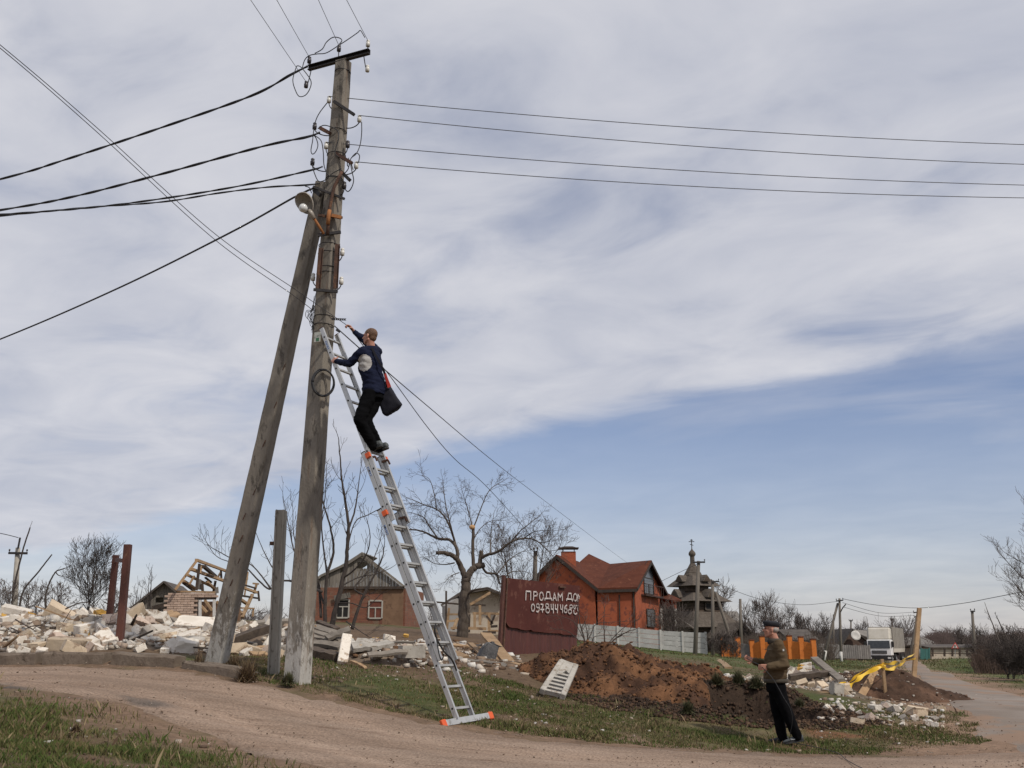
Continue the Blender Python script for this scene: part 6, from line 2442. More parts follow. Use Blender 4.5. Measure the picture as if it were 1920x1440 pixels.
# ---- far houses on the right
def gable_house(name, u0, u1, v_e, v_r, v_b, d, depth, wall, roof, label, ridge='x', ru=None, ledge=0.3, group=None):
    """plain far house: ridge along x or towards the viewer (gable seen)"""
    a, c = P(u0, v_e, d), P(u1, v_e, d)
    zr = P((u0 + u1) / 2, v_r, d).z
    zb = min(P(u0, v_b, d).z, float(gz(a.x, a.y))) - 0.2
    t = thing(name, Vector(((a.x + c.x) / 2, d, zb)), label, 'house', group)
    w = c.x - a.x
    if ridge == 'x':
        b = MB()
        b.box(((a.x + c.x) / 2, d + depth / 2, (zb + a.z) / 2), (w, depth, a.z - zb))
        wl_ = b.build('wall', wall, t)
        e = ledge
        zz = a.z - 0.1
        slab('roof', [Vector((a.x - e, d - e, zz)), Vector((c.x + e, d - e, zz)), Vector((c.x + e, d + depth / 2, zr)), Vector((a.x - e, d + depth / 2, zr))], 0.12, roof, t)
        slab('roof', [Vector((a.x - e, d + depth + e, zz)), Vector((c.x + e, d + depth + e, zz)), Vector((c.x + e, d + depth / 2, zr)), Vector((a.x - e, d + depth / 2, zr))], 0.12, roof, t)
        for x in (a.x + 0.05, c.x - 0.05):
            slab('gable', [Vector((x, d + 0.05, zz)), Vector((x, d + depth - 0.05, zz)), Vector((x, d + depth / 2, zr - 0.1))], 0.1, wall, t)
    else:
        xr = P(ru if ru else (u0 + u1) / 2, v_r, d).x
        b = MB()
        pr = [Vector((a.x, d, zb)), Vector((c.x, d, zb)), Vector((c.x, d, c.z)), Vector((xr, d, zr)), Vector((a.x, d, a.z))]
        b.add(pr + [p + Vector((0, depth, 0)) for p in pr], [(0, 1, 2, 3, 4), (9, 8, 7, 6, 5)] + [(i, (i + 1) % 5, (i + 1) % 5 + 5, i + 5) for i in range(5)])
        b.build('wall', wall, t)
        for q in (a, c):
            e0 = Vector((q.x + (0.35 if q is c else -0.35), d - 0.35, q.z - 0.15))
            r0 = Vector((xr, d - 0.35, zr + 0.12))
            slab('roof', [e0, r0, r0 + Vector((0, depth + 0.7, 0)), e0 + Vector((0, depth + 0.7, 0))], 0.12, roof, t)
    return t


M_BRWALL = mat('brown_wall', (0.105, 0.070, 0.055), (0.155, 0.105, 0.085), rough=0.9, scale=1)
hs = gable_house('village_house', 1584, 1628, 1206, 1181, 1222, 128, 9, M_BRWALL, M_SLATED, 'dark gabled house with a white satellite dish left of the truck', 'y', 1597)
b = MB()
q = P(1604, 1192, 127.3)
b.lathe(q, (0.1, -1, 0.3), [(0.02, -0.06), (0.35, 0.0), (0.62, 0.12), (0.62, 0.15), (0.35, 0.04), (0.02, -0.03)], 18)
b.build('satellite_dish', M_WINFR, hs, smooth=True)
slab('side_roof', [P(1598, 1181, 128), P(1630, 1184, 134), P(1630, 1197, 129), P(1612, 1190, 128)], 0.15, M_SLATE, hs)
gable_house('village_house', 1700, 1757, 1208, 1195, 1225, 142, 10, M_BRWALL, M_SLATE, 'low house with grey roof right of the truck behind the teal gate', 'x')
gable_house('village_house', 1484, 1530, 1199, 1180, 1215, 105, 8, M_BRWALL, M_SLATED, 'house with grey mossy roof behind the orange wall', 'x')
gable_house('long_barn', 1745, 1868, 1213, 1209, 1230, 120, 8, M_CREAM, M_SLATED, 'long low pale barn with flat dark roof at far right', 'x')
gable_house('village_house', 1352, 1392, 1178, 1145, 1215, 132, 8, M_BRWALL, M_SLATE, 'house with steep grey roof right of the wooden church', 'x')

# plank fences far off
def far_fence(name, u0, u1, vt0, vt1, vb0, vb1, d0, d1, n, m, label):
    t = thing(name, P(u0, vb0, d0), label, 'fence')
    for i in range(n):
        k0, k1 = i / n, (i + 0.86) / n
        f = lambda k, top: P(u0 + (u1 - u0) * k, (vt0 + (vt1 - vt0) * k) if top else (vb0 + (vb1 - vb0) * k), d0 + (d1 - d0) * k)
        j = random.uniform(-0.8, 0.8)
        o = MB()
        a0, a1, b0, b1 = f(k0, 0), f(k1, 0), f(k0, 1), f(k1, 1)
        b0.x, b0.y, b1.x, b1.y = a0.x, a0.y, a1.x, a1.y
        o.poly([a0, a1, b1 + Vector((0, 0, j * 0.08)), b0 + Vector((0, 0, j * 0.08))], 0.05)
        o.build('board', m, t)
    return t


far_fence('slab_fence', 1528, 1634, 1207, 1210, 1233, 1236, 104, 112, 26, M_DKFEN, 'grey weathered plank fence left of the truck')
rf_ = thing('rail_fence', P(1750, 1228, 105), 'sparse dark post and rail fence in front of the pale barn', 'fence')
for u in (1749, 1771, 1786, 1800, 1814, 1837):
    o = MB()
    o.beam(P(u, 1231, 105), P(u + random.uniform(-1, 1), 1214, 105), 0.16, 0.16)
    o.build('post', M_WOODD, rf_)
for v in (1217, 1225):
    o = MB()
    o.beam(P(1746, v, 105), P(1840, v + 1, 105), 0.05, 0.09)
    o.build('rail', M_WOODD, rf_)
tg = thing('teal_gate', P(1735, 1240, 100), 'teal sheet metal gate right of the taped wooden stake', 'gate')
for u0, u1 in ((1727.5, 1734.4), (1735, 1742)):
    slab('gate_leaf', [P(u0, 1239, 100), P(u1, 1239, 100), P(u1, 1217, 100), P(u0, 1216, 100)], 0.06, M_TEAL, tg)
for u in (1727, 1742.5):
    o = MB()
    o.beam(P(u, 1241, 100), P(u, 1215, 100), 0.12, 0.12)
    o.build('gate_post', M_TEAL, tg)
sg = thing('warning_sign', P(1791, 1230, 92), 'small triangular warning sign with red border by the pale barn', 'road sign')
o = MB()
o.tube([P(1791, 1232, 92), P(1791, 1206, 92)], 0.035, 8)
o.build('sign_post', M_STEEL, sg)
o = MB()
o.poly([P(1784, 1216, 91.9), P(1798, 1216, 91.9), P(1791, 1204, 91.9)], 0.03)
bo = o.build('sign_border', M_RED, sg)
o = MB()
o.poly([P(1786.6, 1214.6, 91.86), P(1795.4, 1214.6, 91.86), P(1791, 1207, 91.86)], 0.03)
o.build('sign_face', M_WINFR, sg)
o = MB()
o.poly([P(1790.3, 1213.4, 91.82), P(1791.7, 1213.4, 91.82), P(1791.9, 1209.5, 91.82), P(1790.1, 1209.5, 91.82)], 0.02)
o.build('sign_mark', M_BLKIRON, bo)
o = MB()
o.box(P(1838, 1223, 88), (0.7, 0.5, 0.8), Matrix.Rotation(0.2, 3, 'Z'))
o.box(P(1838, 1215, 88) + Vector((0, 0, 0.05)), (0.8, 0.6, 0.06), Matrix.Rotation(0.2, 3, 'Z'))
for sx in (-0.3, 0.3):
    o.box(P(1838, 1229, 88) + Vector((sx, 0, -0.1)), (0.08, 0.4, 0.3), Matrix.Rotation(0.2, 3, 'Z'))
o = o.build('rusty_bin', M_RUST)
origin_to(o, P(1838, 1233, 88))
tag(o, 'small rusty metal box standing by the pale barn fence', 'metal box')

# ------------------------------------------------------------------ other utility poles
M_POLEW = mat('pole_timber', (0.115, 0.098, 0.082), (0.180, 0.155, 0.130), rough=0.9, scale=3, stretch=(4, 4, 0.4), bump=0.4)
M_POLEC = mat('pole_pale', (0.300, 0.275, 0.235), (0.400, 0.370, 0.320), rough=0.9, scale=3, bump=0.4)


def far_pole(ub, vb, ut, vt, d, r, label, arms=(), m=None, white=0.0, name='utility_pole', dt=0.0):
    b0, t0 = P(ub, vb, d), P(ut, vt, d + dt)
    t = thing(name, b0, label, 'utility pole')
    o = MB()
    o.tube([b0 - (t0 - b0).normalized() * 1.6, b0.lerp(t0, 0.5), t0], [r * 1.15, r, r * 0.8], 8)
    o.build('shaft', m or M_POLEW, t, smooth=True)
    if white:
        o = MB()
        o.tube([b0 - Vector((0, 0, 0.35)), b0.lerp(t0, white)], [r * 1.18, r * 1.1], 8)
        o.build('whitewash_band', M_WINFR, t, smooth=True)
    for ua, va, uc, vc in arms:
        o = MB()
        a, c = P(ua, va, d - r), P(uc, vc, d - r)
        o.beam(a, c, 0.10, 0.12)
        ar = o.build('crossarm', M_BLKIRON, t)
        for k in (0.03, 0.97):
            p = a.lerp(c, k)
            o = MB()
            o.lathe(p + Vector((0, 0, 0.05)), (0, 0, 1), [(0.02, 0), (0.02, 0.06), (0.045, 0.07), (0.05, 0.13), (0.03, 0.17)], 8)
            o.build('insulator', M_PORCD, ar)
    return t


far_pole(26, 1150, 33.5, 1027, 55, 0.16, 'pale concrete pole with crossarm at the far left edge', ((16, 1037, 51, 1037.5),), M_POLEC)
o = MB()
o.tube([P(33.5, 1029, 54.8), P(37.6, 1008, 54.8)], 0.05, 6)
o = o.build('pole_pin', M_BLKIRON)
o.parent = bpy.data.objects['utility_pole.001']
o.data.transform(Matrix.Translation(-world_loc(o.parent)))
far_pole(1303, 1242, 1310, 1052, 75, 0.155, 'tall wooden pole with crossarm standing in front of the wooden church', ((1299, 1054.5, 1322, 1054),))
far_pole(1337, 1232, 1336, 1088, 86, 0.15, 'wooden pole right behind the church front pole', ((1334, 1091, 1348, 1090),))
far_pole(1380, 1230, 1342, 1110, 86, 0.14, 'leaning wooden brace right of the church poles')
far_pole(1390, 1222, 1388, 1123, 96, 0.15, 'dark wooden post without crossarm right of the church')
far_pole(1577.5, 1240, 1574, 1122, 96, 0.13, 'wooden pole with lamp arm and white base left of the truck', ((1568, 1127, 1581, 1125.5),), None, 0.15)
far_pole(1544, 1236, 1571, 1131, 96.2, 0.13, 'leaning brace pole with white base left of the truck', (), None, 0.15)
far_pole(1563, 1232, 1563, 1152, 125, 0.12, 'thin wooden post between the leaning brace and the lamp pole')
far_pole(1596, 1215, 1595.5, 1162, 135, 0.12, 'short wooden pole in front of the gabled house with dish', ((1592, 1164, 1599, 1164),))
far_pole(1673, 1215, 1672.5, 1160, 150, 0.13, 'pole rising behind the truck cab', ((1669, 1161.5, 1676, 1161),))
far_pole(1706, 1232, 1721, 1147, 108, 0.14, 'leaning pole with two crossarms right of the truck', ((1713, 1149, 1722, 1147.5), (1714, 1157, 1722, 1156)))
far_pole(1829, 1245, 1823, 1145, 86, 0.14, 'slim grey pole with white base by the pale barn at far right', ((1820, 1146.5, 1828, 1146),), None, 0.0)
far_pole(1727, 1240, 1725, 1195, 101, 0.10, 'short post with white base beside the teal gate', (), None, 0.5)
far_pole(1001, 1150, 1004, 1034, 45, 0.11, 'weathered wooden post rising behind the rusty gate', ((1001, 1036, 1008, 1035),))
o = MB()
o.tube([P(1576, 1148, 95.8), P(1580, 1140, 95.6), P(1586, 1133, 95.2)], 0.05, 6)
o = o.build('lamp_arm', M_BLKIRON)
par_ = [q for q in COL.objects if q.get('label', '').startswith('wooden pole with lamp arm')][0]
o.parent = par_
o.data.transform(Matrix.Translation(-world_loc(par_)))
cable('overhead_wire', [P(1581, 1123, 96), P(1640, 1134, 92), P(1720, 1140, 85), P(1800, 1132, 78), P(1860, 1121, 72), P(1990, 1095, 62)], 0.022, 'dark sagging wire crossing from lamp pole to right edge', 'wire', M_CABLE, 60)
for k, (v0, v1) in enumerate(((1130, 1158), (1138, 1164))):
    cable('overhead_wire', [P(1580, v0, 96), P(1650, v1 - 9, 102), P(1713, v1 - 10, 108)], 0.018, ('upper' if k == 0 else 'lower') + ' thin wire between lamp pole and leaning pole by the truck', 'wire', M_CABLE, 30)
cable('overhead_wire', [P(1340, 1092, 86), P(1420, 1122, 88), P(1500, 1134, 92), P(1568, 1128, 96)], 0.018, 'thin wire from church poles to the lamp pole by the truck', 'wire', M_CABLE, 40)
cable('overhead_wire', [P(1311, 1056, 75), P(1260, 1080, 92), P(1236, 1092, 101)], 0.018, 'thin wire from the church front pole to the red house', 'wire', M_CABLE, 30)
cable('overhead_wire', [P(-60, 990, 52), P(0, 1000, 53), P(34, 1008, 55)], 0.02, 'thin wire reaching the far left pole top', 'wire', M_CABLE, 20)

# ------------------------------------------------------------------ truck
M_TRW = mat('truck_white', (0.72, 0.71, 0.69), (0.80, 0.79, 0.77), rough=0.45, scale=2)
M_TRC = mat('truck_cream', (0.48, 0.44, 0.37), (0.57, 0.53, 0.46), rough=0.6, scale=1.5)
M_TARP = mat('truck_tarp', (0.180, 0.160, 0.135), (0.245, 0.220, 0.190), rough=0.8, scale=1.0, bump=0.3, bscale=3)
M_TYRE = mat('tyre_rubber', (0.014, 0.014, 0.014), (0.025, 0.024, 0.023), rough=0.85)
TD = 113
TO = P(1651, 1244.5, TD)
truck = thing('truck', TO, 'white cab-over truck with grey covered trailer parked on the grass', 'truck')
TA = R(-26)


def tp(x, y, z):
    c, s = math.cos(TA), math.sin(TA)
    return TO + Vector((x * c - y * s, x * s + y * c, z))


def tbox(name, x0, x1, y0, y1, z0, z1, m, par, bev=0.0, front=0.0):
    b = MB()
    vs = [tp(x0, y0, z0), tp(x1, y0, z0), tp(x1, y1, z0), tp(x0, y1, z0), tp(x0, y0 + front, z1), tp(x1, y0 + front, z1), tp(x1, y1, z1), tp(x0, y1, z1)]
    b.add(vs, [(3, 2, 1, 0), (4, 5, 6, 7), (0, 1, 5, 4), (1, 2, 6, 5), (2, 3, 7, 6), (3, 0, 4, 7)])
    return b.build(name, m, par, bevel=bev)


cab = tbox('cab', -1.25, 1.25, 0, 2.1, 0.85, 2.55, M_TRW, truck, 0.06, 0.12)
tbox('roof_fairing', -1.22, 1.22, 0.28, 2.1, 2.50, 3.85, M_TRC, truck, 0.18, 0.55)
tbox('windscreen', -1.14, 1.14, -0.005, 0.3, 1.62, 2.46, M_GLASS, cab, 0.03, 0.12)
tbox('grille', -0.78, 0.78, -0.03, 0.2, 1.05, 1.40, M_BLKR, cab)
for z in (1.12, 1.22, 1.32):
    tbox('grille_bar', -0.74, 0.74, -0.045, 0.0, z, z + 0.03, M_STEEL, cab)
bum = tbox('bumper', -1.25, 1.25, -0.06, 0.5, 0.30, 0.86, M_BLKR, truck, 0.04)
for s in (-1, 1):
    tbox('headlight', s * 1.0 - 0.17, s * 1.0 + 0.17, -0.085, 0.0, 0.52, 0.70, M_GLASSY, truck)
    tbox('mirror', s * 1.45 - 0.12, s * 1.45 + 0.12, 0.05, 0.18, 1.75, 2.35, M_BLKR, truck, 0.03)
    tbox('side_window', s * 1.255 - 0.01, s * 1.255 + 0.01, 0.35, 1.15, 1.65, 2.35, M_GLASS, cab)
tr_ = tbox('trailer', -1.25, 1.25, 2.6, 16, 1.25, 3.95, M_TARP, truck, 0.03)
tbox('trailer_board', -1.27, 1.27, 2.58, 16.02, 1.18, 1.60, M_TRC, tr_)
for y in np.arange(3.6, 16, 1.6):
    tbox('tarp_rib', 1.25, 1.275, y, y + 0.09, 1.6, 3.9, M_TRC, tr_)
tbox('chassis', -0.5, 0.5, 0.6, 15.6, 0.75, 1.15, M_BLKR, truck)
for y in (0.9, 5.0, 12.0, 13.3, 14.6):
    for s in (-1, 1):
        b = MB()
        b.lathe(tp(s * 0.93, y, 0.5), tp(s * 1.23, y, 0.5) - tp(s * 0.93, y, 0.5), [(0.30, 0), (0.48, 0.0), (0.5, 0.04), (0.5, 0.26), (0.48, 0.30), (0.30, 0.30)], 18)
        wh = b.build('wheel', M_TYRE, truck, smooth=False)
        b = MB()
        b.lathe(tp(s * 1.20, y, 0.5), tp(s * 1.25, y, 0.5) - tp(s * 1.20, y, 0.5), [(0.28, 0), (0.27, 0.03), (0.10, 0.05), (0.08, 0.09)], 12)
        b.build('rim', M_STEEL, wh)

# ------------------------------------------------------------------ bare trees and shrubs
M_BARK = mat('bark_grey_brown', (0.060, 0.046, 0.036), (0.115, 0.090, 0.070), rough=0.95, scale=6, stretch=(2, 2, 0.5), bump=0.8, bscale=20)
M_BARKD = mat('bark_dark', (0.034, 0.027, 0.024), (0.066, 0.052, 0.044), rough=0.95, scale=8, bump=0.4)
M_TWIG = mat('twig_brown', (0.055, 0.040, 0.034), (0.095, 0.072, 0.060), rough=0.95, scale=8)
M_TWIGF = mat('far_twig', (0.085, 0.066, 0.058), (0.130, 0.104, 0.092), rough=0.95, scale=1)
M_SCAR = mat('fresh_break', (0.42, 0.24, 0.11), (0.52, 0.33, 0.17), rough=0.85, scale=12, bump=0.4)


def rnd_unit(rng):
    v = Vector((rng.gauss(0, 1), rng.gauss(0, 1), rng.gauss(0, 1)))
    return v.normalized()


def twig(mb, rng, p, d, L, r, level, upb=0.25, wob=0.35, kids=(3, 5), shrink=0.55, minr=0.0035, lv_n=(3, 3, 4, 5), ang=0.85):
    """one wandering branch with side shoots"""
    n = 5 if L > 0.5 else 4
    pts, q, dd = [p], Vector(p), Vector(d).normalized()
    for i in range(n):
        dd = (dd + rnd_unit(rng) * wob * 0.5 + Vector((0, 0, upb * 0.28))).normalized()
        q = q + dd * (L / n)
        pts.append(q)
    rr = [max(minr, r * (1 - 0.75 * i / n)) for i in range(n + 1)]
    mb.tube(pts, rr, 3 if level <= 1 else 4, cap=False)
    if level <= 0:
        return
    k = rng.randint(*kids)
    for i in range(k):
        t = 0.25 + 0.75 * (i + rng.random()) / k
        a = min(int(t * n), n - 1)
        b0 = pts[a].lerp(pts[a + 1], t * n - a) if t * n - a <= 1 else pts[a + 1]
        seg = (pts[a + 1] - pts[a]).normalized()
        side = rnd_unit(rng)
        side = (side - seg * side.dot(seg)).normalized()
        nd = (seg * math.cos(ang * rng.uniform(0.6, 1.2)) + side * math.sin(ang * rng.uniform(0.6, 1.2))).normalized()
        twig(mb, rng, b0, nd, L * shrink * rng.uniform(0.7, 1.25), max(minr, rr[a] * 0.6), level - 1, upb, wob, kids, shrink, minr, lv_n, ang)


def make_tree(name, base, label, cat, limbs, twigs, seed, m_tr=None, m_tw=None, group=None, minr=0.0035):
    """limbs: [(points, r0, r1)]; twigs: dict(per_m, length, level, upb, wob)"""
    rng = random.Random(seed)
    t = thing(name, base, label, cat, group)
    tb, cb = MB(), MB()
    for pts, r0, r1 in limbs:
        c = curve3(pts, max(8, len(pts) * 5)) if len(pts) > 2 else [Vector(pts[0]).lerp(Vector(pts[1]), i / 7) for i in range(8)]
        n = len(c)
        c = [p + rnd_unit(rng) * r0 * 0.12 for p in c]
        rr = [r0 + (r1 - r0) * (i / (n - 1)) for i in range(n)]
        tb.tube(c, rr, 8 if r0 > 0.04 else 6)
        L = sum((c[i + 1] - c[i]).length for i in range(n - 1))
        k = max(1, int(L * twigs['per_m'] * (0.35 if r0 > 0.1 else 1.0)))
        for i in range(k):
            tt = rng.uniform(0.25 if r0 < 0.1 else 0.6, 1.0)
            a = min(int(tt * (n - 1)), n - 2)
            seg = (c[a + 1] - c[a]).normalized()
            side = rnd_unit(rng)
            side = (side - seg * side.dot(seg)).normalized()
            nd = (seg * 0.7 + side * 0.75 + Vector((0, 0, 0.15))).normalized()
            twig(cb, rng, c[a].lerp(c[a + 1], rng.random()), nd, twigs['length'] * rng.uniform(0.55, 1.3), max(minr, min(rr[a] * 0.5, twigs.get('r', 0.014))), twigs['level'], twigs.get('upb', 0.25), twigs.get('wob', 0.4), twigs.get('kids', (3, 5)), twigs.get('shrink', 0.55), minr)
        if r1 < 0.03:
            twig(cb, rng, c[-1], (c[-1] - c[-2]), twigs['length'] * 0.8, r1, twigs['level'], twigs.get('upb', 0.25), twigs.get('wob', 0.4), twigs.get('kids', (3, 5)), 0.55, minr)
    tb.build('trunk', m_tr or M_BARK, t, smooth=True)
    cb.build('crown', m_tw or M_TWIG, t)
    return t


def seg7(pts, d, sc=3.274, ou=760, ov=860):
    """points read off an enlarged view: (x, y[, extra depth])"""
    out = []
    for q in pts:
        out.append(P(ou + q[0] / sc, ov + q[1] / sc, d + (q[2] if len(q) > 2 else 0.0)))
    return out


# ---- the old fruit tree
TD_ = 29.0
L7 = [([(346, 1135), (352, 1085), (358, 980), (362, 880), (370, 780), (372, 735)], .185, .135),
      ([(372, 745), (345, 670), (305, 605, -.2), (255, 582, -.35), (196, 578, -.5)], .095, .05),
      ([(318, 620), (318, 560), (275, 500, .1), (200, 490, .2), (100, 445, .4), (-10, 432, .6)], .055, .014),
      ([(318, 575), (295, 480, .2), (250, 370, .3), (190, 310, .5), (120, 285, .6), (40, 250, .8)], .040, .010),
      ([(300, 500), (275, 400, -.3), (250, 300, -.3), (232, 160, -.2)], .030, .008),
      ([(200, 490), (150, 420, .3), (110, 360, .4), (30, 330, .6)], .025, .008),
      ([(190, 320), (180, 230), (150, 130), (110, 105)], .018, .006),
      ([(376, 742), (400, 695), (430, 665), (480, 655)], .115, .085),
      ([(418, 665), (414, 560), (418, 420)], .055, .045),
      ([(418, 425), (440, 370), (470, 290), (520, 190), (605, 135, .3)], .022, .007),
      ([(412, 430), (395, 350), (365, 250, -.2), (345, 190, -.3)], .020, .006),
      ([(416, 500), (460, 430, .3), (520, 385, .4), (590, 380, .5)], .016, .005),
      ([(455, 660), (462, 610), (465, 568)], .07, .055),
      ([(465, 610), (505, 590, -.2), (565, 572, -.4), (650, 512, -.6), (725, 490, -.6), (800, 502, -.6), (855, 545, -.6), (900, 592, -.5)], .050, .010),
      ([(650, 512), (700, 450, -.4), (760, 400, -.2), (830, 345, 0)], .022, .006),
      ([(725, 490), (790, 450, -.8), (860, 440, -1.), (920, 440, -1.2)], .018, .006),
      ([(470, 660), (500, 700, .3), (560, 712, .4), (585, 770, .5), (640, 700, .6), (720, 690, .8)], .040, .010),
      ([(385, 835), (410, 812, -.3), (460, 800, -.5), (515, 800, -.6), (570, 825, -.7)], .040, .012),
      ([(520, 590), (525, 500, .4), (530, 420, .6), (545, 330, .8)], .022, .006),
      ([(300, 640), (240, 650, .4), (170, 640, .7), (110, 600, .9)], .022, .007),
      ([(330, 700), (280, 720, -.4), (240, 760, -.6)], .016, .006),
      ([(560, 712), (620, 640, .5), (680, 590, .8), (740, 560, 1.)], .022, .007)]
fruit = make_tree('fruit_tree', P(868, 1192, TD_), 'large old bare fruit tree with broken limbs beside the rusty gate', 'tree',
                  [(seg7(p, TD_), a, b) for p, a, b in L7], dict(per_m=6.4, length=0.46, level=2, upb=0.04, wob=0.5, kids=(3, 4), r=0.008), 5, M_BARK, M_TWIG, minr=0.0030)
b = MB()
q = seg7([(410, 420)], TD_ - 0.08)[0]
ellipsoid(b, q, (Vector((1, 0, 0)), Vector((0, 1, 0)), Vector((0, 0, 1))), (0.09, 0.06, 0.07), 8, 6)
b.build('broken_end', M_SCAR, fruit)
b = MB()
q = seg7([(192, 578)], TD_ - 0.52)[0]
b.lathe(q, (-1, -0.2, 0), [(0.05, -0.02), (0.052, 0.01), (0.03, 0.02)], 8)
b.build('broken_end', M_BARKD, fruit)

# ---- young many-stemmed tree behind the pole
YD = 20.5
s6 = lambda pts: seg7(pts, YD, 3.79, 380, 920)
L6 = [([(915, 965), (950, 820), (985, 680), (1015, 540), (1028, 400), (1035, 230), (1010, 60), (985, -120), (965, -380)], .060, .008),
      ([(1025, 300), (1070, 180, .2), (1095, 60, .3), (1110, -60, .4), (1125, -170, .5)], .026, .006),
      ([(870, 960), (870, 800), (885, 600), (930, 430), (905, 250, -.2), (850, 60, -.3), (840, -120, -.4)], .042, .008),
      ([(885, 600), (860, 420, .3), (845, 220, .3), (870, 40, .4), (880, -140, .4)], .022, .006),
      ([(1060, 985), (1100, 860), (1145, 740), (1215, 610), (1275, 480), (1290, 390)], .036, .009),
      ([(1145, 740), (1080, 690, .3), (1180, 560, .5), (1240, 420, .8), (1270, 320, 1.)], .020, .006),
      ([(860, 800), (800, 640, .4), (720, 500, .7), (650, 330, .9), (640, 120, 1.)], .028, .006),
      ([(845, 720), (700, 660, .5), (560, 640, .8), (480, 700, 1.), (400, 640, 1.2), (300, 540, 1.3), (180, 470, 1.5), (70, 410, 1.6)], .030, .008),
      ([(560, 640), (480, 520, .9), (420, 400, 1.), (370, 280, 1.1)], .022, .006),
      ([(480, 690), (380, 560, 1.2), (300, 505, 1.3), (190, 505, 1.4), (90, 460, 1.5), (30, 370, 1.5)], .020, .006),
      ([(800, 640), (660, 450, .6), (610, 240, .8), (570, 40, 1.)], .024, .006),
      ([(1000, 620), (1080, 560, -.2), (1160, 460, -.3), (1190, 330, -.4), (1165, 200, -.5)], .020, .006),
      ([(960, 800), (1060, 800, -.3), (1160, 830, -.4), (1250, 750, -.5)], .016, .006),
      ([(985, 680), (1100, 620, .4), (1240, 590, .7), (1345, 545, .9)], .018, .006),
      ([(990, 640), (1070, 250, .3), (1180, 170, .6), (1330, 90, .9), (1370, 40, 1.)], .018, .006),
      ([(1020, 930), (1120, 1000, -.5), (1180, 1040, -.6)], .014, .006),
      ([(840, 900), (830, 700, .2), (810, 560, .2), (830, 300, .3), (870, 140, .3)], .030, .006)]
make_tree('young_tree', P(622, 1175, YD), 'young bare tree with several thin upright stems behind the tall pole', 'tree',
          [(s6(p), a, b) for p, a, b in L6], dict(per_m=3.0, length=0.42, level=1, upb=0.5, wob=0.35, kids=(2, 4), r=0.008), 8, M_BARKD, M_BARKD, minr=0.0035)


def auto_tree(name, u, vb, vt, d, wpx, label, seed, cat='tree', stems=1, dens=1.0, m=None, upb=0.35, r=None, level=2, group=None, lean=0.0, minr=None):
    """bare tree from its base pixel, top row, distance and crown width"""
    rng = random.Random(seed)
    b0, t0 = P(u, vb, d), P(u, vt, d)
    gzv = float(gz(b0.x, b0.y))
    b0.z = min(b0.z, gzv)
    H = t0.z - b0.z
    W = wpx / FPX * d
    r = r or H * 0.018
    limbs = []
    for s in range(stems):
        bx = b0 + Vector((rng.uniform(-.12, .12) * W * (stems > 1), rng.uniform(-.1, .1) * W * (stems > 1), -0.1))
        dx = rng.uniform(-.25, .25) * W * (stems > 1) + lean * H
        tp_ = bx + Vector((dx, rng.uniform(-.1, .1) * W, H * rng.uniform(0.72, 0.92)))
        mid = bx.lerp(tp_, 0.5) + Vector((rng.uniform(-.05, .05) * W, 0, 0))
        limbs.append(([bx, mid, tp_], r / math.sqrt(stems), r * 0.22 / math.sqrt(stems)))
        nb = int((6 if stems > 1 else 11) * dens)
        for i in range(nb):
            k = rng.uniform(0.22, 0.85)
            p = bx.lerp(tp_, k)
            a = rng.uniform(0, 2 * math.pi)
            rad = W * 0.5 * rng.uniform(0.5, 1.0) * (1.1 - 0.6 * k)
            e = p + Vector((math.cos(a) * rad, math.sin(a) * rad, rad * rng.uniform(0.5, 1.2)))
            if e.z > t0.z:
                e.z = t0.z - rng.random() * 0.1 * H
            limbs.append(([p, p.lerp(e, 0.5) + Vector((0, 0, -rad * 0.08)), e], r * 0.38 * (1.1 - k), r * 0.10))
    mr = minr or 0.00013 * d
    far = d > 90
    if far:
        level, dens = 1, dens * 1.8
    make_tree(name, b0, label, cat, limbs, dict(per_m=2.6 * dens / max(0.8, W / 3), length=max(0.3, W * (0.36 if far else 0.26)), level=level, upb=upb, wob=0.3, kids=(3, 5) if far else (2, 4), shrink=0.6, r=r * 0.14), seed, m or M_BARKD, m or M_BARKD, group, minr=mr)


auto_tree('bushy_tree', 168, 1150, 1017, 44, 100, 'dark dense bare tree behind the rubble left of the rusty posts', 21, stems=3, dens=1.7, upb=0.6)
auto_tree('sapling', 278, 1152, 1058, 30, 40, 'thin bare sapling right of the rusty steel posts', 22, stems=3, dens=0.5, upb=0.5, level=1, r=0.05)
auto_tree('sapling', 250, 1160, 1085, 34, 36, 'thin bare sapling just behind the rusty steel posts', 23, stems=2, dens=0.5, level=1, r=0.04)
for i, (u, vt, w, lab) in enumerate(((8, 1078, 60, 'leafless shrub at the left edge under the pale pole'), (60, 1096, 60, 'leafless shrub between the pale pole and the dense tree'), (112, 1085, 50, 'leafless shrub just left of the dense dark tree'), (215, 1100, 44, 'leafless shrub just right of the dense dark tree'))):
    auto_tree('bare_shrub', u, 1155, vt, 46 + i, w, lab, 30 + i, 'shrub', stems=4, dens=0.9, m=M_TWIGF, r=0.06)
make_tree('broken_sapling', P(93, 1170, 20), 'single crooked dead sapling sticking out of the rubble at far left', 'sapling',
          [(seg7([(425, 860), (405, 770), (388, 680), (395, 600), (430, 500), (478, 420), (515, 405), (556, 390)], 20, 4.571, 0, 980), .028, .010),
           (seg7([(478, 425), (500, 450), (545, 462)], 20, 4.571, 0, 980), .012, .006)], dict(per_m=1.0, length=0.2, level=0), 41, M_BARKD, M_BARKD)
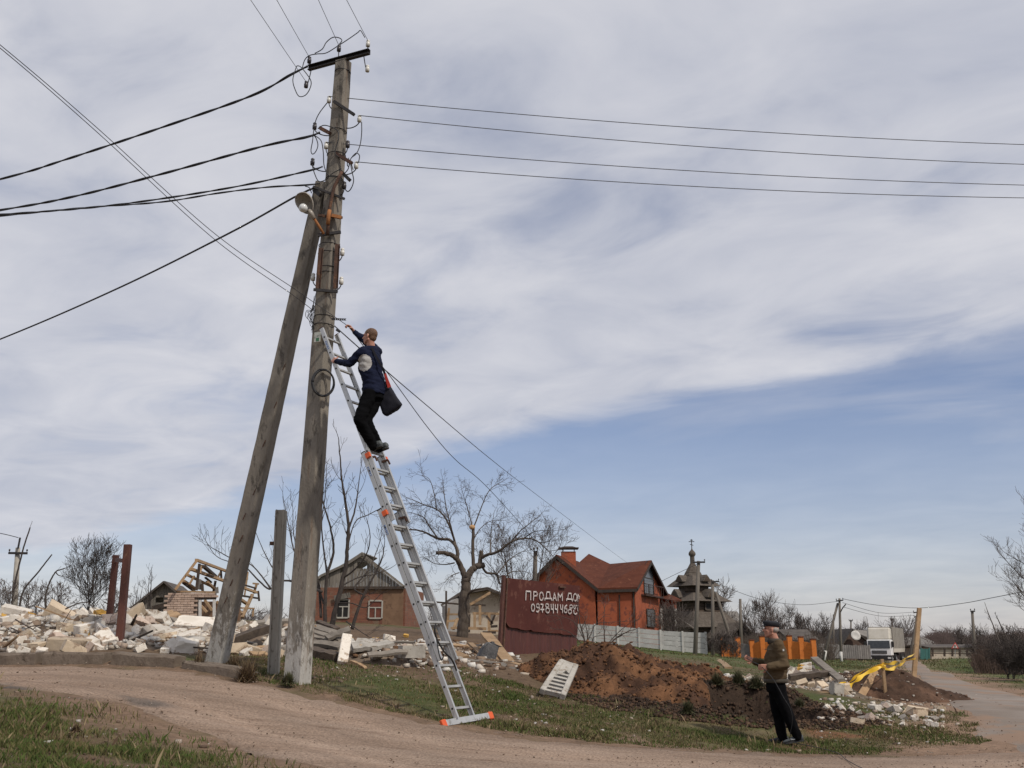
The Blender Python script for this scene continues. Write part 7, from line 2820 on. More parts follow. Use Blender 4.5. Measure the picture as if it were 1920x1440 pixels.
for k, (pts, lab) in enumerate((([(150, 420), (200, 220), (258, 40)], 'long thin dead stem leaning beside the pale pole'), ([(200, 585), (330, 420), (445, 272)], 'long thin dead stem leaning far right above the rubble'))):
    make_tree('dead_stem', seg7(pts, 50, 4.571, 0, 980)[0], lab, 'dead tree', [(seg7([(pts[0][0] - 40, pts[0][1] + 180)] + pts, 50, 4.571, 0, 980), .05, .03)], dict(per_m=0.3, length=0.4, level=0), 44 + k, M_BARKD, M_BARKD, minr=0.012)
auto_tree('bare_tree', 985, 1150, 978, 44, 130, 'fine twigged bare tree standing behind the rusty gate', 51, stems=3, dens=1.3, m=M_TWIG, upb=0.5)
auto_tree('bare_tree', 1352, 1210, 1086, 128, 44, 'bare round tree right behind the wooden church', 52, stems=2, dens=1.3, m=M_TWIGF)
for i, (u, vt, d, w, lab) in enumerate(((1408, 1122, 112, 46, 'bare tree directly right of the dark wooden post'), (1440, 1108, 112, 60, 'tall bare tree above the standing man'), (1468, 1128, 116, 44, 'brown bare tree just right of the man\'s cap'), (1497, 1140, 118, 40, 'bare tree right behind the mossy roofed house'), (1522, 1150, 122, 44, 'low bare tree left of the leaning brace pole'),
                                        (1620, 1162, 140, 34, 'small bare tree behind the dish house'), (1690, 1154, 138, 50, 'bare tree behind the truck trailer'), (1545, 1158, 130, 40, 'low bare tree behind the leaning brace pole'), (1800, 1178, 130, 30, 'small bare tree left of the slim grey pole'), (1838, 1172, 120, 40, 'small bare tree right of the slim grey pole'))):
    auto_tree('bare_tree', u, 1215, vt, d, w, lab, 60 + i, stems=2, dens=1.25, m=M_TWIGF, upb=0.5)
# trees at the right edge
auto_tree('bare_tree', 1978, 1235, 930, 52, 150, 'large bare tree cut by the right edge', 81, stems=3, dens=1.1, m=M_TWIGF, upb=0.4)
auto_tree('slender_tree', 1893, 1225, 1118, 56, 26, 'slender bare sapling leaning left near the right edge', 82, stems=1, dens=0.5, m=M_TWIGF, lean=-0.22, level=1, r=0.07)
auto_tree('slender_tree', 1916, 1225, 1110, 54, 30, 'slender bare sapling at the very right edge', 83, stems=1, dens=0.5, m=M_TWIGF, lean=-0.25, level=1, r=0.08)
for i, (u, vt, d, w, lab) in enumerate(((1872, 1192, 62, 60, 'dense brown thicket behind the brush pile'), (1908, 1182, 60, 70, 'dense brown thicket at the right edge'), (1844, 1198, 70, 40, 'low brown thicket left of the brush pile'))):
    auto_tree('thicket', u, 1236, vt, d, w, lab, 90 + i, 'shrub', stems=6, dens=1.1, m=M_TWIGF, r=0.07)
auto_tree('brush_pile', 1895, 1262, 1212, 38, 74, 'dark heap of cut branches at the right edge of the road', 95, 'brush pile', stems=9, dens=1.6, m=M_BARKD, upb=0.0, r=0.05, level=1)
auto_tree('brush_pile', 1935, 1270, 1208, 36, 70, 'dark heap of cut branches cut off by the right edge', 96, 'brush pile', stems=9, dens=1.6, m=M_BARKD, upb=0.0, r=0.05, level=2)
auto_tree('bare_shrub', 1356, 1238, 1188, 80, 44, 'brown leafless shrub at the left end of the orange wall', 97, 'shrub', stems=6, dens=1.2, m=M_TWIGF, r=0.05)
auto_tree('bare_shrub', 1376, 1240, 1200, 79, 30, 'small brown shrub in front of the orange wall gate', 98, 'shrub', stems=5, dens=1.0, m=M_TWIGF, r=0.04)
auto_tree('bare_shrub', 1255, 1188, 1140, 94, 60, 'leafless shrub behind the white fence under the porch', 99, 'shrub', stems=5, dens=1.0, m=M_TWIGF, r=0.05)
# shrub on the spoil heap in front of the white fence
s8 = lambda pts: seg7(pts, 22.0, 4.364, 1000, 990)
make_tree('bare_shrub', P(1100, 1214, 22), 'leafless thorny shrub growing beside the gate above the brown spoil heap', 'shrub',
          [(s8([(430, 985), (410, 880), (385, 800), (375, 720), (362, 640)]), .022, .006), (s8([(450, 985), (440, 860), (430, 790)]), .018, .006), (s8([(420, 985), (470, 870), (500, 800), (525, 770)]), .016, .005), (s8([(585, 985), (580, 850), (578, 740), (585, 640)]), .018, .005),
           (s8([(590, 985), (680, 900), (770, 850), (860, 820)]), .022, .006), (s8([(430, 985), (350, 900), (290, 850), (230, 830)]), .014, .005), (s8([(480, 985), (490, 900), (560, 880), (640, 880)]), .012, .005), (s8([(600, 960), (700, 850), (790, 780)]), .014, .005), (s8([(440, 960), (340, 780), (250, 730), (180, 720)]), .012, .005), (s8([(520, 780), (640, 770), (760, 765)]), .008, .004)],
          dict(per_m=5, length=0.30, level=1, upb=0.2, wob=0.6, kids=(2, 4), r=0.007), 102, M_TWIG, M_TWIG, minr=0.0035)


# torn branches lying over the rubble
make_tree('fallen_branch', P(60, 1180, 18.6), 'tangled dead branch lying over the rubble at far left', 'branch',
          [(seg7(p, 18.2, 4.571, 0, 980), .014, .006) for p in ([(130, 830), (220, 880), (300, 930), (370, 1000)], [(160, 960), (240, 900), (330, 880), (400, 890)], [(90, 900), (180, 950), (260, 1060)], [(560, 740), (680, 690), (760, 690), (800, 740)], [(300, 1010), (420, 960), (520, 880), (600, 760)], [(700, 1090), (820, 1010), (900, 930)])],
          dict(per_m=2.5, length=0.35, level=1, upb=0.0, wob=0.6, kids=(2, 3), r=0.006), 111, M_TWIG, M_TWIG, minr=0.004)


def thicket_line(name, n, u0, u1, d0, d1, hmin, hmax, seed, col):
    """far-off scrub that reads as one mass: thin upright brush strokes of twigs"""
    rng = np.random.default_rng(seed)
    u = rng.uniform(u0, u1, n)
    d = rng.uniform(d0, d1, n)
    x = (u - 960) / FPX * d / 1.03
    z = gz(x, d)
    h = rng.uniform(hmin, hmax, n) * (0.45 + 0.9 * vnoise(u * 0.05, d * 0, 1.0, seed))
    w = d * 0.00045 * rng.uniform(0.7, 1.6, n)
    lx = rng.normal(0, 0.28, n) * h
    v = np.stack([np.stack([x - w, d, z - 0.2], -1), np.stack([x + w, d, z - 0.2], -1), np.stack([x + lx, d + rng.normal(0, .3, n), z + h], -1)], 1).reshape(-1, 3)
    # side twigs
    k = n
    i = rng.integers(0, n, k * 2)
    t = rng.uniform(0.3, 0.9, k * 2)
    bx, bz = x[i] + lx[i] * t, z[i] + h[i] * t
    a = rng.normal(0, 0.8, k * 2)
    l2 = h[i] * rng.uniform(0.15, 0.4, k * 2)
    w2 = w[i] * 0.6
    v2 = np.stack([np.stack([bx, d[i], bz - w2], -1), np.stack([bx, d[i], bz + w2 * 2], -1), np.stack([bx + np.sin(a) * l2, d[i], bz + np.cos(a) * l2], -1)], 1).reshape(-1, 3)
    v = np.concatenate([v, v2])
    f = np.arange(len(v)).reshape(-1, 3)
    c = np.repeat(np.array(col)[None] * rng.uniform(0.7, 1.3, (len(v) // 3, 1)), 3, 0)
    return stuff(np_mesh(name, v, f, GRASS_M, c))


thicket_line('distant_wood', 7000, 1380, 2100, 175, 215, 2.6, 4.6, 301, (0.105, 0.080, 0.073))  # twig brown lightened to paint in a little distance haze
thicket_line('distant_wood', 4000, 1740, 2100, 140, 165, 2.2, 3.8, 302, (0.090, 0.064, 0.058))
thicket_line('distant_scrub', 1600, 1390, 1560, 100, 118, 1.2, 2.6, 303, (0.085, 0.066, 0.054))
thicket_line('distant_wood', 3500, -300, 900, 150, 190, 3, 5, 304, (0.09, 0.075, 0.07))
thicket_line('roadside_scrub', 1800, 1820, 1990, 58, 75, 0.8, 1.8, 305, (0.070, 0.046, 0.036))

# ------------------------------------------------------------------ rubble
def blk_mat(name, c1, c2, c3):
    return mat(name, c1, c2, rough=0.95, scale=5, bump=0.6, bscale=22, rnd=0.2, c3=c3, spots=0.30, sscale=5)


M_BLK = [('white', blk_mat('block_white', (0.56, 0.505, 0.43), (0.72, 0.67, 0.60), (0.30, 0.22, 0.155))),
         ('cream', blk_mat('block_cream', (0.45, 0.355, 0.25), (0.57, 0.465, 0.345), (0.28, 0.20, 0.14))),
         ('pinkish', blk_mat('block_pink', (0.42, 0.325, 0.265), (0.53, 0.43, 0.36), (0.28, 0.19, 0.14))),
         ('grey', blk_mat('block_grey', (0.27, 0.24, 0.205), (0.38, 0.34, 0.295), (0.18, 0.15, 0.12)))]
M_FOAM = mat('yellow_foam', (0.50, 0.28, 0.055), (0.62, 0.38, 0.10), rough=0.95, scale=9, bump=0.9, bscale=25, c3=(0.36, 0.17, 0.04), spots=0.2)


def chunk_mesh(name, size, seed, cut=0.5, lumpy=0.05, m=None):
    """broken block: box with knocked-off corners and rough faces"""
    rng = random.Random(seed)
    bm = bmesh.new()
    bmesh.ops.create_cube(bm, size=1.0)
    bmesh.ops.scale(bm, vec=size, verts=bm.verts[:])
    for i in range(rng.randint(1, 3)):
        if rng.random() > cut:
            continue
        nrm = Vector((rng.choice((-1, 1)) * rng.uniform(0.3, 1), rng.choice((-1, 1)) * rng.uniform(0.3, 1), rng.choice((-1, 1)) * rng.uniform(0.2, 1)))
        nrm.normalize()
        ext = abs(nrm.x) * size[0] / 2 + abs(nrm.y) * size[1] / 2 + abs(nrm.z) * size[2] / 2
        g = bm.verts[:] + bm.edges[:] + bm.faces[:]
        r = bmesh.ops.bisect_plane(bm, geom=g, plane_co=nrm * ext * rng.uniform(0.45, 0.8), plane_no=nrm, clear_outer=True)
        ed = [e for e in r['geom_cut'] if isinstance(e, bmesh.types.BMEdge)]
        if ed:
            bmesh.ops.edgeloop_fill(bm, edges=ed)
    bmesh.ops.bevel(bm, geom=bm.edges[:], offset=min(size) * 0.05, segments=1, affect='EDGES', clamp_overlap=True)
    for v in bm.verts:
        v.co += Vector((rng.gauss(0, 1), rng.gauss(0, 1), rng.gauss(0, 1))) * min(size) * lumpy * 0.5
    bmesh.ops.recalc_face_normals(bm, faces=bm.faces[:])
    me = bpy.data.meshes.new(name)
    bm.to_mesh(me)
    bm.free()
    if m:
        me.materials.append(m)
    return me


BLOCKS = {}
for ci, (cn, m) in enumerate(M_BLK):
    lst = []
    for k in range(9):
        sx = random.uniform(0.75, 1.15)
        size = ((0.34 * sx, 0.20, 0.17), (0.38 * sx, 0.24, 0.18), (0.24, 0.20, 0.15), (0.30 * sx, 0.26, 0.12), (0.20, 0.17, 0.16))[k % 5]
        lst.append(chunk_mesh('block', size, 100 + ci * 20 + k, 0.85, 0.06, m))
    BLOCKS[cn] = lst
FOAMS = [chunk_mesh('foam', (random.uniform(.25, .45), .22, .14), 300 + k, 0.5, 0.18, M_FOAM) for k in range(5)]


def heap_h(x, y):
    """height of the left rubble heap above the ground"""
    x, y = np.asarray(x, float), np.asarray(y, float)
    front = sstep(y, 16.35 + 0.15 * np.sin(x * 1.3), 19.6)
    backf = 1 - sstep(y, 21.0, 25.5)
    side = 1 - 0.45 * sstep(x, -7.6, -5.8) - 0.35 * sstep(x, -5.2, -3.6)
    side2 = 1 - sstep(x, -2.6, -0.8)
    h = 0.44 * front * backf * side * side2
    for cx_, cy_, rx, ry, hh in ((-3.35, 18.1, 0.85, 0.95, 0.21), (-2.3, 17.7, 0.8, 0.7, 0.15), (-4.35, 18.4, 0.8, 0.9, 0.18)):
        h = h + hh * (1 - sstep(bumpf(x, y, cx_, cy_, rx, ry), 0.35, 1.0))
    return h * (0.80 + 0.40 * vnoise(x, y, 0.8, 401))


def hz(x, y):
    return gz(x, y) + heap_h(x, y)


def build_heap():
    X, Y = np.arange(-13, -0.4, 0.11), np.arange(16.1, 26, 0.11)
    gx, gy = np.meshgrid(X, Y)
    h = heap_h(gx, gy)
    z = gz(gx, gy) + h - 0.03 + (h > 0.03) * 0.12 * (vnoise(gx, gy, 3.0, 402) - 0.5)
    z = np.where(h < 0.02, gz(gx, gy) - 0.08, z)
    v = np.stack([gx, gy, z], -1).reshape(-1, 3)
    nx, ny = len(X), len(Y)
    i = (np.arange(ny - 1)[:, None] * nx + np.arange(nx - 1)[None]).ravel()
    f = np.stack([i, i + 1, i + 1 + nx, i + nx], -1)
    n = vnoise(v[:, 0], v[:, 1], 2.2, 403)[:, None]
    n2 = vnoise(v[:, 0], v[:, 1], 6.0, 404)[:, None]
    c = np.array([0.095, 0.065, 0.045]) * (1 - n) + np.array([0.26, 0.205, 0.155]) * n  # dusty brown, darkened so the gaps between blocks look shaded
    c = c * (0.6 + 0.7 * n2)
    o = np_mesh('rubble_heap', v, f, STONE_M, c, smooth=False)
    return stuff(o)


build_heap()
RUB_C = [(0.60, 0.55, 0.48), (0.48, 0.41, 0.33), (0.30, 0.22, 0.16), (0.55, 0.52, 0.48), (0.20, 0.14, 0.10), (0.36, 0.28, 0.22), (0.58, 0.55, 0.50), (0.48, 0.43, 0.37)]


def samp_heap(rng, n):
    x, y = rng.uniform(-12, -1.2, n), rng.uniform(16.2, 24, n)
    k = (heap_h(x, y) > 0.03) & (rng.random(n) < np.where(x < -4.9, 1.0, 0.16))
    return x[k], y[k]


pebble_field('rubble_crumbs', 20000, samp_heap, 0.014, 0.115, RUB_C, 405, STONE_M, flat=0.7, zf=hz)


def zone_words(u):
    if u < 60:
        return 'at the left edge'
    if u < 135:
        return 'by the crooked sapling'
    if u < 200:
        return 'left of the rusty posts'
    if u < 260:
        return 'at the rusty posts'
    if u < 330:
        return 'right of the rusty posts'
    return 'beside the leaning brace pole'


def row_words(v):
    return 'high on the heap' if v < 1178 else ('halfway up the heap' if v < 1204 else 'low down by the kerb')


def put(me, loc, rot, sc, name, label, cat, group):
    o = bpy.data.objects.new(name, me)
    COL.objects.link(o)
    o.location = loc
    o.rotation_euler = rot
    o.scale = (sc, sc, sc)
    return tag(o, label, cat, group)


rngb = random.Random(77)
placed, tries = [], 0
while len(placed) < 172 and tries < 9000:
    tries += 1
    y = 16.5 + 5.6 * rngb.random() ** 1.25
    x = rngb.uniform(-0.57 * y, -3.55 - (y - 16.5) * 0.12)
    if rngb.random() > 0.35 + 0.65 * vnoise(x, y, 1.3, 407) * 1.2:
        continue
    rad = 0.13
    if any((x - a) ** 2 + (y - c) ** 2 < (rad + 0.035) ** 2 for a, c in placed):
        continue
    placed.append((x, y))
    z = float(hz(x, y))
    u, v = project((x, y, z))
    r = rngb.random()
    cn = 'white' if r < 0.66 else ('cream' if r < 0.82 else ('pinkish' if r < 0.92 else 'grey'))
    sc = rngb.choice((0.55, 0.7, 0.8, 0.95, 1.05, 1.3))
    tilt = rngb.gauss(0, 0.45)
    me = rngb.choice(BLOCKS[cn])
    put(me, (x, y, z + 0.05 * sc), (tilt, rngb.gauss(0, 0.4), rngb.uniform(0, 6.28)), sc, 'building_block',
        'broken %s block %s, %s' % (cn, row_words(v), zone_words(u)), 'rubble block', '%s blocks %s %s' % (cn, row_words(v), zone_words(u)))
# big pieces seen singly in the photograph
for u, v, d, sc, cn, rot, lab in ((132, 1215, 17.0, 1.75, 'cream', (0.05, 0.05, 0.1), 'large square cream block standing at the kerb left of the rusty posts'),
                                  (307, 1192, 18.3, 1.4, 'white', (0.1, 0.35, -0.5), 'long white block tilted right of the rusty posts'),
                                  (285, 1196, 18.2, 1.3, 'white', (0.2, -0.3, 0.4), 'clean edged white block lying between rusty posts and brace pole'),
                                  (368, 1180, 19.2, 2.1, 'white', (0.45, 0.05, 0.1), 'big pale wall fragment just left of the brace pole'),
                                  (180, 1219, 16.9, 1.0, 'white', (0.2, 0.3, 0.6), 'small white block in front of the rusty posts near the kerb'),
                                  (280, 1160, 20.0, 1.2, 'white', (0.5, 0.4, 0.9), 'pointed white block upright on top of the heap right of the rusty posts'),
                                  (30, 1152, 20.3, 1.6, 'white', (0.2, 0.2, 0.3), 'large white block on the crest at the left end of the heap'),
                                  (112, 1152, 20.2, 1.5, 'cream', (0.3, 0.5, 0.5), 'cream block tilted on the crest right of the crooked sapling'),
                                  (462, 1216, 17.6, 1.3, 'grey', (0.1, 0.1, 0.2), 'pale grey block under the dark beam between brace and concrete post')):
    p = P(u, v, d)
    put(rngb.choice(BLOCKS[cn][:2]), p, rot, sc, 'building_block', lab, 'rubble block', None)
for i, (u, v, d) in enumerate(((20, 1163, 19.5), (55, 1143, 20.3), (128, 1186, 18.4), (168, 1193, 18.0), (188, 1150, 20.2), (240, 1160, 19.6), (85, 1150, 20.4), (148, 1181, 18.6), (6, 1160, 19.8), (215, 1162, 19.7))):
    where = ['near the left edge', 'on the crest at far left', 'right above the square cream block', 'just left of the front rusty post', 'behind the rusty posts', 'right of the front rusty post', 'at the foot of the crooked sapling', 'between square cream block and crest', 'cut by the left edge', 'between the two rusty posts'][i]
    put(FOAMS[i % 5], P(u, v, d), (rngb.gauss(0, .3), rngb.gauss(0, .3), rngb.uniform(0, 6)), rngb.uniform(0.5, 0.85), 'foam_chunk', 'torn yellow insulation foam lump ' + where, 'insulation foam', 'yellow foam lumps')

# splintered laths stuck in the heap
for i in range(22):
    x, y = rngb.uniform(-9.3, -3.4), rngb.uniform(16.7, 20.5)
    z = float(hz(x, y)) + 0.015
    a, L_ = rngb.uniform(0, 6.28), rngb.uniform(0.3, 0.9)
    d = Vector((math.cos(a), math.sin(a), rngb.uniform(-0.15, 0.45))).normalized() * L_
    b = MB()
    b.beam(Vector((x, y, z)), Vector((x, y, z)) + d, rngb.uniform(.03, .08), .025, w1=.025)
    u, v = project((x, y, z))
    o = b.build('lath', rngb.choice((M_WOODN, M_WOODD, M_GPLANK)))
    origin_to(o, (x, y, z))
    tag(o, 'splintered wooden lath stuck %s, %s' % (row_words(v), zone_words(u)), 'lath', 'laths %s %s' % (row_words(v), zone_words(u)))

# ---- kerb
M_KERB = mat('kerb_concrete', (0.115, 0.085, 0.062), (0.200, 0.158, 0.122), rough=0.95, scale=3, bump=0.9, bscale=14, c3=(0.075, 0.055, 0.038), spots=0.25, sscale=3)
kerb_o = bpy.data.objects.new('kerb', None)
COL.objects.link(kerb_o)
struct(kerb_o)
cuts = [-300, -120, 70, 200, 335, 455]
rf_pts = [(float(a), float(c)) for a, c in ROAD_FAR]
ruv = [project((a, c, float(gz(a, c)))) for a, c in rf_pts]
for a, c in zip(cuts[:-1], cuts[1:]):
    seg = [p for p, q in zip(rf_pts, ruv) if a + 1.5 < q[0] < c - 1.5 and p[1] > 13.8]
    if len(seg) < 2:
        continue
    seg = [seg[0]] + seg[1:-1:2] + [seg[-1]]
    b = MB()
    rings = []
    vs = []
    for i, p in enumerate(seg):
        q0, q1 = seg[max(i - 1, 0)], seg[min(i + 1, len(seg) - 1)]
        d = Vector((q1[0] - q0[0], q1[1] - q0[1], 0)).normalized()
        nrm = Vector((-d.y, d.x, 0))
        z = float(gz0(*p)) + 0.01
        j = lambda: random.uniform(-0.012, 0.012)
        base = Vector((p[0], p[1], z))
        drop = 0.05 if c > 440 else 0.0
        vs += [base + nrm * (-0.02 + j()) - Vector((0, 0, 0.15)), base + nrm * (0.26 + j()) - Vector((0, 0, 0.15)), base + nrm * (0.26 + j()) + Vector((0, 0, 0.165 + j() - drop)),
               base + nrm * (0.035 + j()) + Vector((0, 0, 0.165 + j() - drop)), base + nrm * (0.0 + j()) + Vector((0, 0, 0.13 + j() - drop))]
    k = len(seg)
    fs = [(0, 1, 2, 3, 4), tuple((k - 1) * 5 + i for i in (4, 3, 2, 1, 0))]
    for i in range(k - 1):
        for t in range(5):
            t2 = (t + 1) % 5
            fs.append((i * 5 + t, (i + 1) * 5 + t, (i + 1) * 5 + t2, i * 5 + t2))
    b.add(vs, fs)
    b.build('kerb_stone', M_KERB, kerb_o)

# ---- rusty steel posts
M_REDPOST = mat('red_oxide_steel', (0.060, 0.020, 0.014), (0.105, 0.036, 0.024), rough=0.75, scale=4, stretch=(2, 2, 0.6), bump=0.3, c3=(0.14, 0.065, 0.035), spots=0.15)
rp = thing('steel_gate_posts', P(222, 1213, 17.4), 'two rusty red steel posts joined by a short bar, standing in the rubble', 'steel posts')
for (u0, v0, u1, v1, d, w) in ((223.5, 1214, 240, 1021, 17.4, 0.115), (202, 1180, 217.5, 1041, 19.0, 0.10)):
    b = MB()
    b.beam(P(u0, v0, d) - Vector((0, 0, 0.3)), P(u1, v1, d), w, w, up=Vector((0, 1, 0)))
    b.build('post', M_REDPOST, rp, bevel=0.006)
b = MB()
b.beam(P(218, 1050, 18.9), P(238, 1052, 17.5), 0.06, 0.07)
b.build('crossbar', M_REDPOST, rp)

# ---- short ribbed concrete post
cp_ = thing('concrete_post', P(513, 1256, 14.9), 'short grooved concrete post standing between brace pole and tall pole', 'post')
b0, b1 = P(513, 1258, 14.9), P(527.5, 957, 14.9)
b = MB()
b.beam(b0 - Vector((0, 0, 0.2)), b1, 0.165, 0.15)
b.build('shaft', M_POSTC, cp_, bevel=0.012)
for k in (-1, 1):
    b = MB()
    b.beam(b0 - Vector((-0.052 * k, 0.080, 0.2)), b1 + Vector((0.052 * k, -0.080, 0)), 0.045, 0.018)
    b.build('rib', M_POSTC, cp_)
b = MB()
b.box(P(509.5, 1019, 14.85), (0.05, 0.06, 0.05))
b.build('bracket', M_RUST, cp_)

# ---- boards, beams and slabs lying about: (u0,v0,d0,u1,v1,d1,width,thick,kind,label)
M_BEAMD = mat('old_beam', (0.060, 0.044, 0.034), (0.115, 0.086, 0.064), rough=0.9, scale=4, stretch=(3, 3, 3), bump=0.5, rnd=0.15)
M_BRD = mat('weathered_board', (0.155, 0.132, 0.108), (0.255, 0.222, 0.185), rough=0.9, scale=4, bump=0.5, bscale=18, rnd=0.2)
M_SLABC = mat('slab_concrete', (0.30, 0.275, 0.24), (0.42, 0.39, 0.345), rough=0.95, scale=4, bump=0.6, bscale=18, rnd=0.12, c3=(0.2, 0.16, 0.12), spots=0.15)
KIND = {'d': M_BEAMD, 'b': M_BRD, 'w': M_WOODN, 'c': M_SLABC}
BOARDS = [
    (424, 1207, 17.2, 503, 1178, 17.6, .16, .13, 'd', 'dark squared beam sloping up from brace pole to concrete post'),
    (430, 1222, 16.8, 500, 1214, 17.0, .10, .05, 'w', 'pale timber lath on the ground between brace pole and concrete post'),
    (470, 1226, 16.4, 503, 1228, 16.5, .14, .04, 'w', 'short yellow timber by the foot of the concrete post'),
    (480, 1168, 18.6, 560, 1164, 18.8, .20, .05, 'b', 'grey board on top of the pile left behind the tall pole'),
    (478, 1180, 18.4, 548, 1178, 18.6, .22, .05, 'd', 'dark board under the grey one behind the concrete post'),
    (480, 1196, 18.0, 560, 1192, 18.2, .20, .05, 'b', 'grey plank in the middle of the pile behind the concrete post'),
    (500, 1210, 17.6, 550, 1206, 17.8, .20, .05, 'd', 'dark plank low in the pile behind the concrete post'),
    (572, 1172, 18.4, 628, 1188, 18.0, .20, .05, 'b', 'top grey plank of the pile right of the tall pole'),
    (574, 1180, 18.2, 640, 1200, 17.7, .22, .05, 'b', 'second grey plank of the pile right of the tall pole'),
    (576, 1190, 18.0, 645, 1206, 17.6, .18, .05, 'b', 'third grey plank of the pile right of the tall pole'),
    (572, 1204, 17.4, 640, 1214, 17.2, .16, .06, 'b', 'long grey plank low right of the tall pole'),
    (575, 1196, 17.9, 620, 1222, 17.2, .14, .05, 'd', 'dark plank slanting down in the pile right of the tall pole'),
    (612, 1196, 17.6, 656, 1180, 17.8, .18, .05, 'b', 'bent grey board rising to the white slab stub'),
    (596, 1168, 19.0, 632, 1182, 18.6, .10, .10, 'd', 'dark squared timber on the pile right of the tall pole'),
    (580, 1221, 17.0, 632, 1232, 16.8, .20, .12, 'd', 'black beam in the hollow below the plank pile'),
    (660, 1214, 17.4, 700, 1210, 17.6, .26, .07, 'c', 'flat pale concrete slab right of the white stub'),
    (690, 1212, 17.5, 732, 1201, 17.9, .24, .06, 'c', 'tapering pale concrete slab near the ladder'),
    (668, 1198, 18.4, 700, 1200, 18.4, .24, .06, 'c', 'small flat slab behind the tapering one'),
    (690, 1222, 17.0, 765, 1216, 17.2, .16, .04, 'b', 'grey board lying flat left of the ladder'),
    (660, 1229, 16.6, 686, 1242, 16.3, .07, .03, 'w', 'thin broken lath on the grass edge left of the ladder'),
    (725, 1196, 19.0, 778, 1194, 19.0, .07, .03, 'b', 'thin lath on the earth bank behind the ladder'),
    (312, 1150, 21.0, 332, 1159, 20.6, .22, .08, 'w', 'yellow timber plank on the crest near the ruined wall'),
    (290, 1226, 16.7, 368, 1205, 17.4, .06, .04, 'w', 'long thin yellow lath low on the heap left of the brace pole'),
    (18, 1136, 20.6, 42, 1145, 20.4, .16, .04, 'w', 'weathered plank on the crest at the left end'),
    (292, 1218, 17.0, 340, 1224, 16.8, .10, .04, 'b', 'grey lath low on the heap left of the brace pole'),
    (911, 1188, 23.5, 955, 1243, 21.5, .26, .05, 'w', 'long pale plank leaning against the rusty gate post'),
    (905, 1215, 22.5, 938, 1243, 21.6, .20, .05, 'w', 'shorter plank under the long one by the rusty gate'),
    (862, 1238, 20.0, 945, 1248, 20.0, .10, .07, 'b', 'long grey timber lying along the top of the grass slope'),
    (940, 1248, 20.0, 985, 1272, 18.8, .10, .06, 'b', 'grey timber lying down the slope towards the brown heap'),
    (850, 1192, 25.0, 880, 1195, 25.0, .14, .05, 'w', 'pale plank lying at the foot of the fruit tree'),
    (882, 1197, 24.5, 903, 1217, 22.8, .12, .05, 'w', 'pale plank sloping down from the fruit tree'),
    (848, 1224, 20.8, 872, 1233, 20.4, .16, .05, 'w', 'broken pale plank behind the ladder foot section'),
    (955, 1250, 20.6, 1012, 1254, 20.6, .16, .10, 'w', 'flat pale beam in front of the rusty gate'),
    (1005, 1256, 20.5, 1026, 1236, 21.0, .14, .03, 'b', 'bent light sheet strip by the brown heap'),
    (1527, 1234, 23.0, 1578, 1276, 20.6, .16, .06, 'b', 'long grey plank slanting down the right rubble pile'),
    (1480, 1270, 21.0, 1553, 1262, 21.4, .12, .10, 'd', 'dark beam across the right rubble pile behind the man'),
    (1500, 1300, 19.5, 1580, 1306, 19.5, .06, .03, 'w', 'thin yellow lath in front of the right rubble pile'),
    (1541, 1302, 20.0, 1566, 1308, 19.6, .05, .03, 'w', 'short yellow lath beside the pale stone'),
    (1346, 1238, 40.0, 1366, 1254, 30.0, .22, .06, 'w', 'light plank lying on the lawn behind the pit'),
    (1134, 1226, 19.6, 1151, 1235, 19.2, .12, .05, 'w', 'short pale wood piece lying on the brown heap'),
    (1663, 1348, 17.2, 1690, 1333, 17.8, .07, .04, 'b', 'grey lath among the scattered debris by the road'),
    (1600, 1360, 16.6, 1640, 1352, 17.0, .10, .04, 'b', 'short board among the scattered debris behind the man'),
]
for (u0, v0, d0, u1, v1, d1, w, th, kd, lab) in BOARDS:
    b = MB()
    p0, p1 = P(u0, v0, d0), P(u1, v1, d1)
    n = 6
    up_ = Vector((random.uniform(-.25, .25), -0.35, 1))
    s, t, dd = frame(p1 - p0, up_)
    vs = []
    for i in range(n + 1):
        k = i / n
        c = p0.lerp(p1, k) + t * math.sin(k * 3.1) * random.uniform(-0.01, 0.02)
        ww, hh = w * random.uniform(0.94, 1.03) / 2, th / 2
        jag = random.uniform(-0.03, 0.03) if i in (0, n) else 0
        for a, e in ((-1, -1), (1, -1), (1, 1), (-1, 1)):
            vs.append(c + s * a * ww + t * e * hh + dd * jag * a)
    fs = [(0, 1, 2, 3), tuple(n * 4 + j for j in (3, 2, 1, 0))]
    for i in range(n):
        for j in range(4):
            j2 = (j + 1) % 4
            fs.append((i * 4 + j, (i + 1) * 4 + j, (i + 1) * 4 + j2, i * 4 + j2))
    b.add(vs, fs)
    nm = {'d': 'beam', 'b': 'board', 'w': 'plank', 'c': 'concrete_slab'}[kd]
    o = b.build(nm, KIND[kd])
    origin_to(o, (p0 + p1) / 2)
    tag(o, lab, {'d': 'beam', 'b': 'board', 'w': 'plank', 'c': 'slab'}[kd])

# white slab stub leaning on the plank pile
b = MB()
p0, p1 = P(642, 1236, 16.5), P(651, 1184, 17.0)
b.beam(p0, p1, 0.165, 0.09, up=Vector((0.2, -1, 0.2)))
o = b.build('slab_stub', M_BLK[0][1], bevel=0.012)
origin_to(o, p0)
tag(o, 'upright white concrete stub leaning on the plank pile right of the tall pole', 'slab')
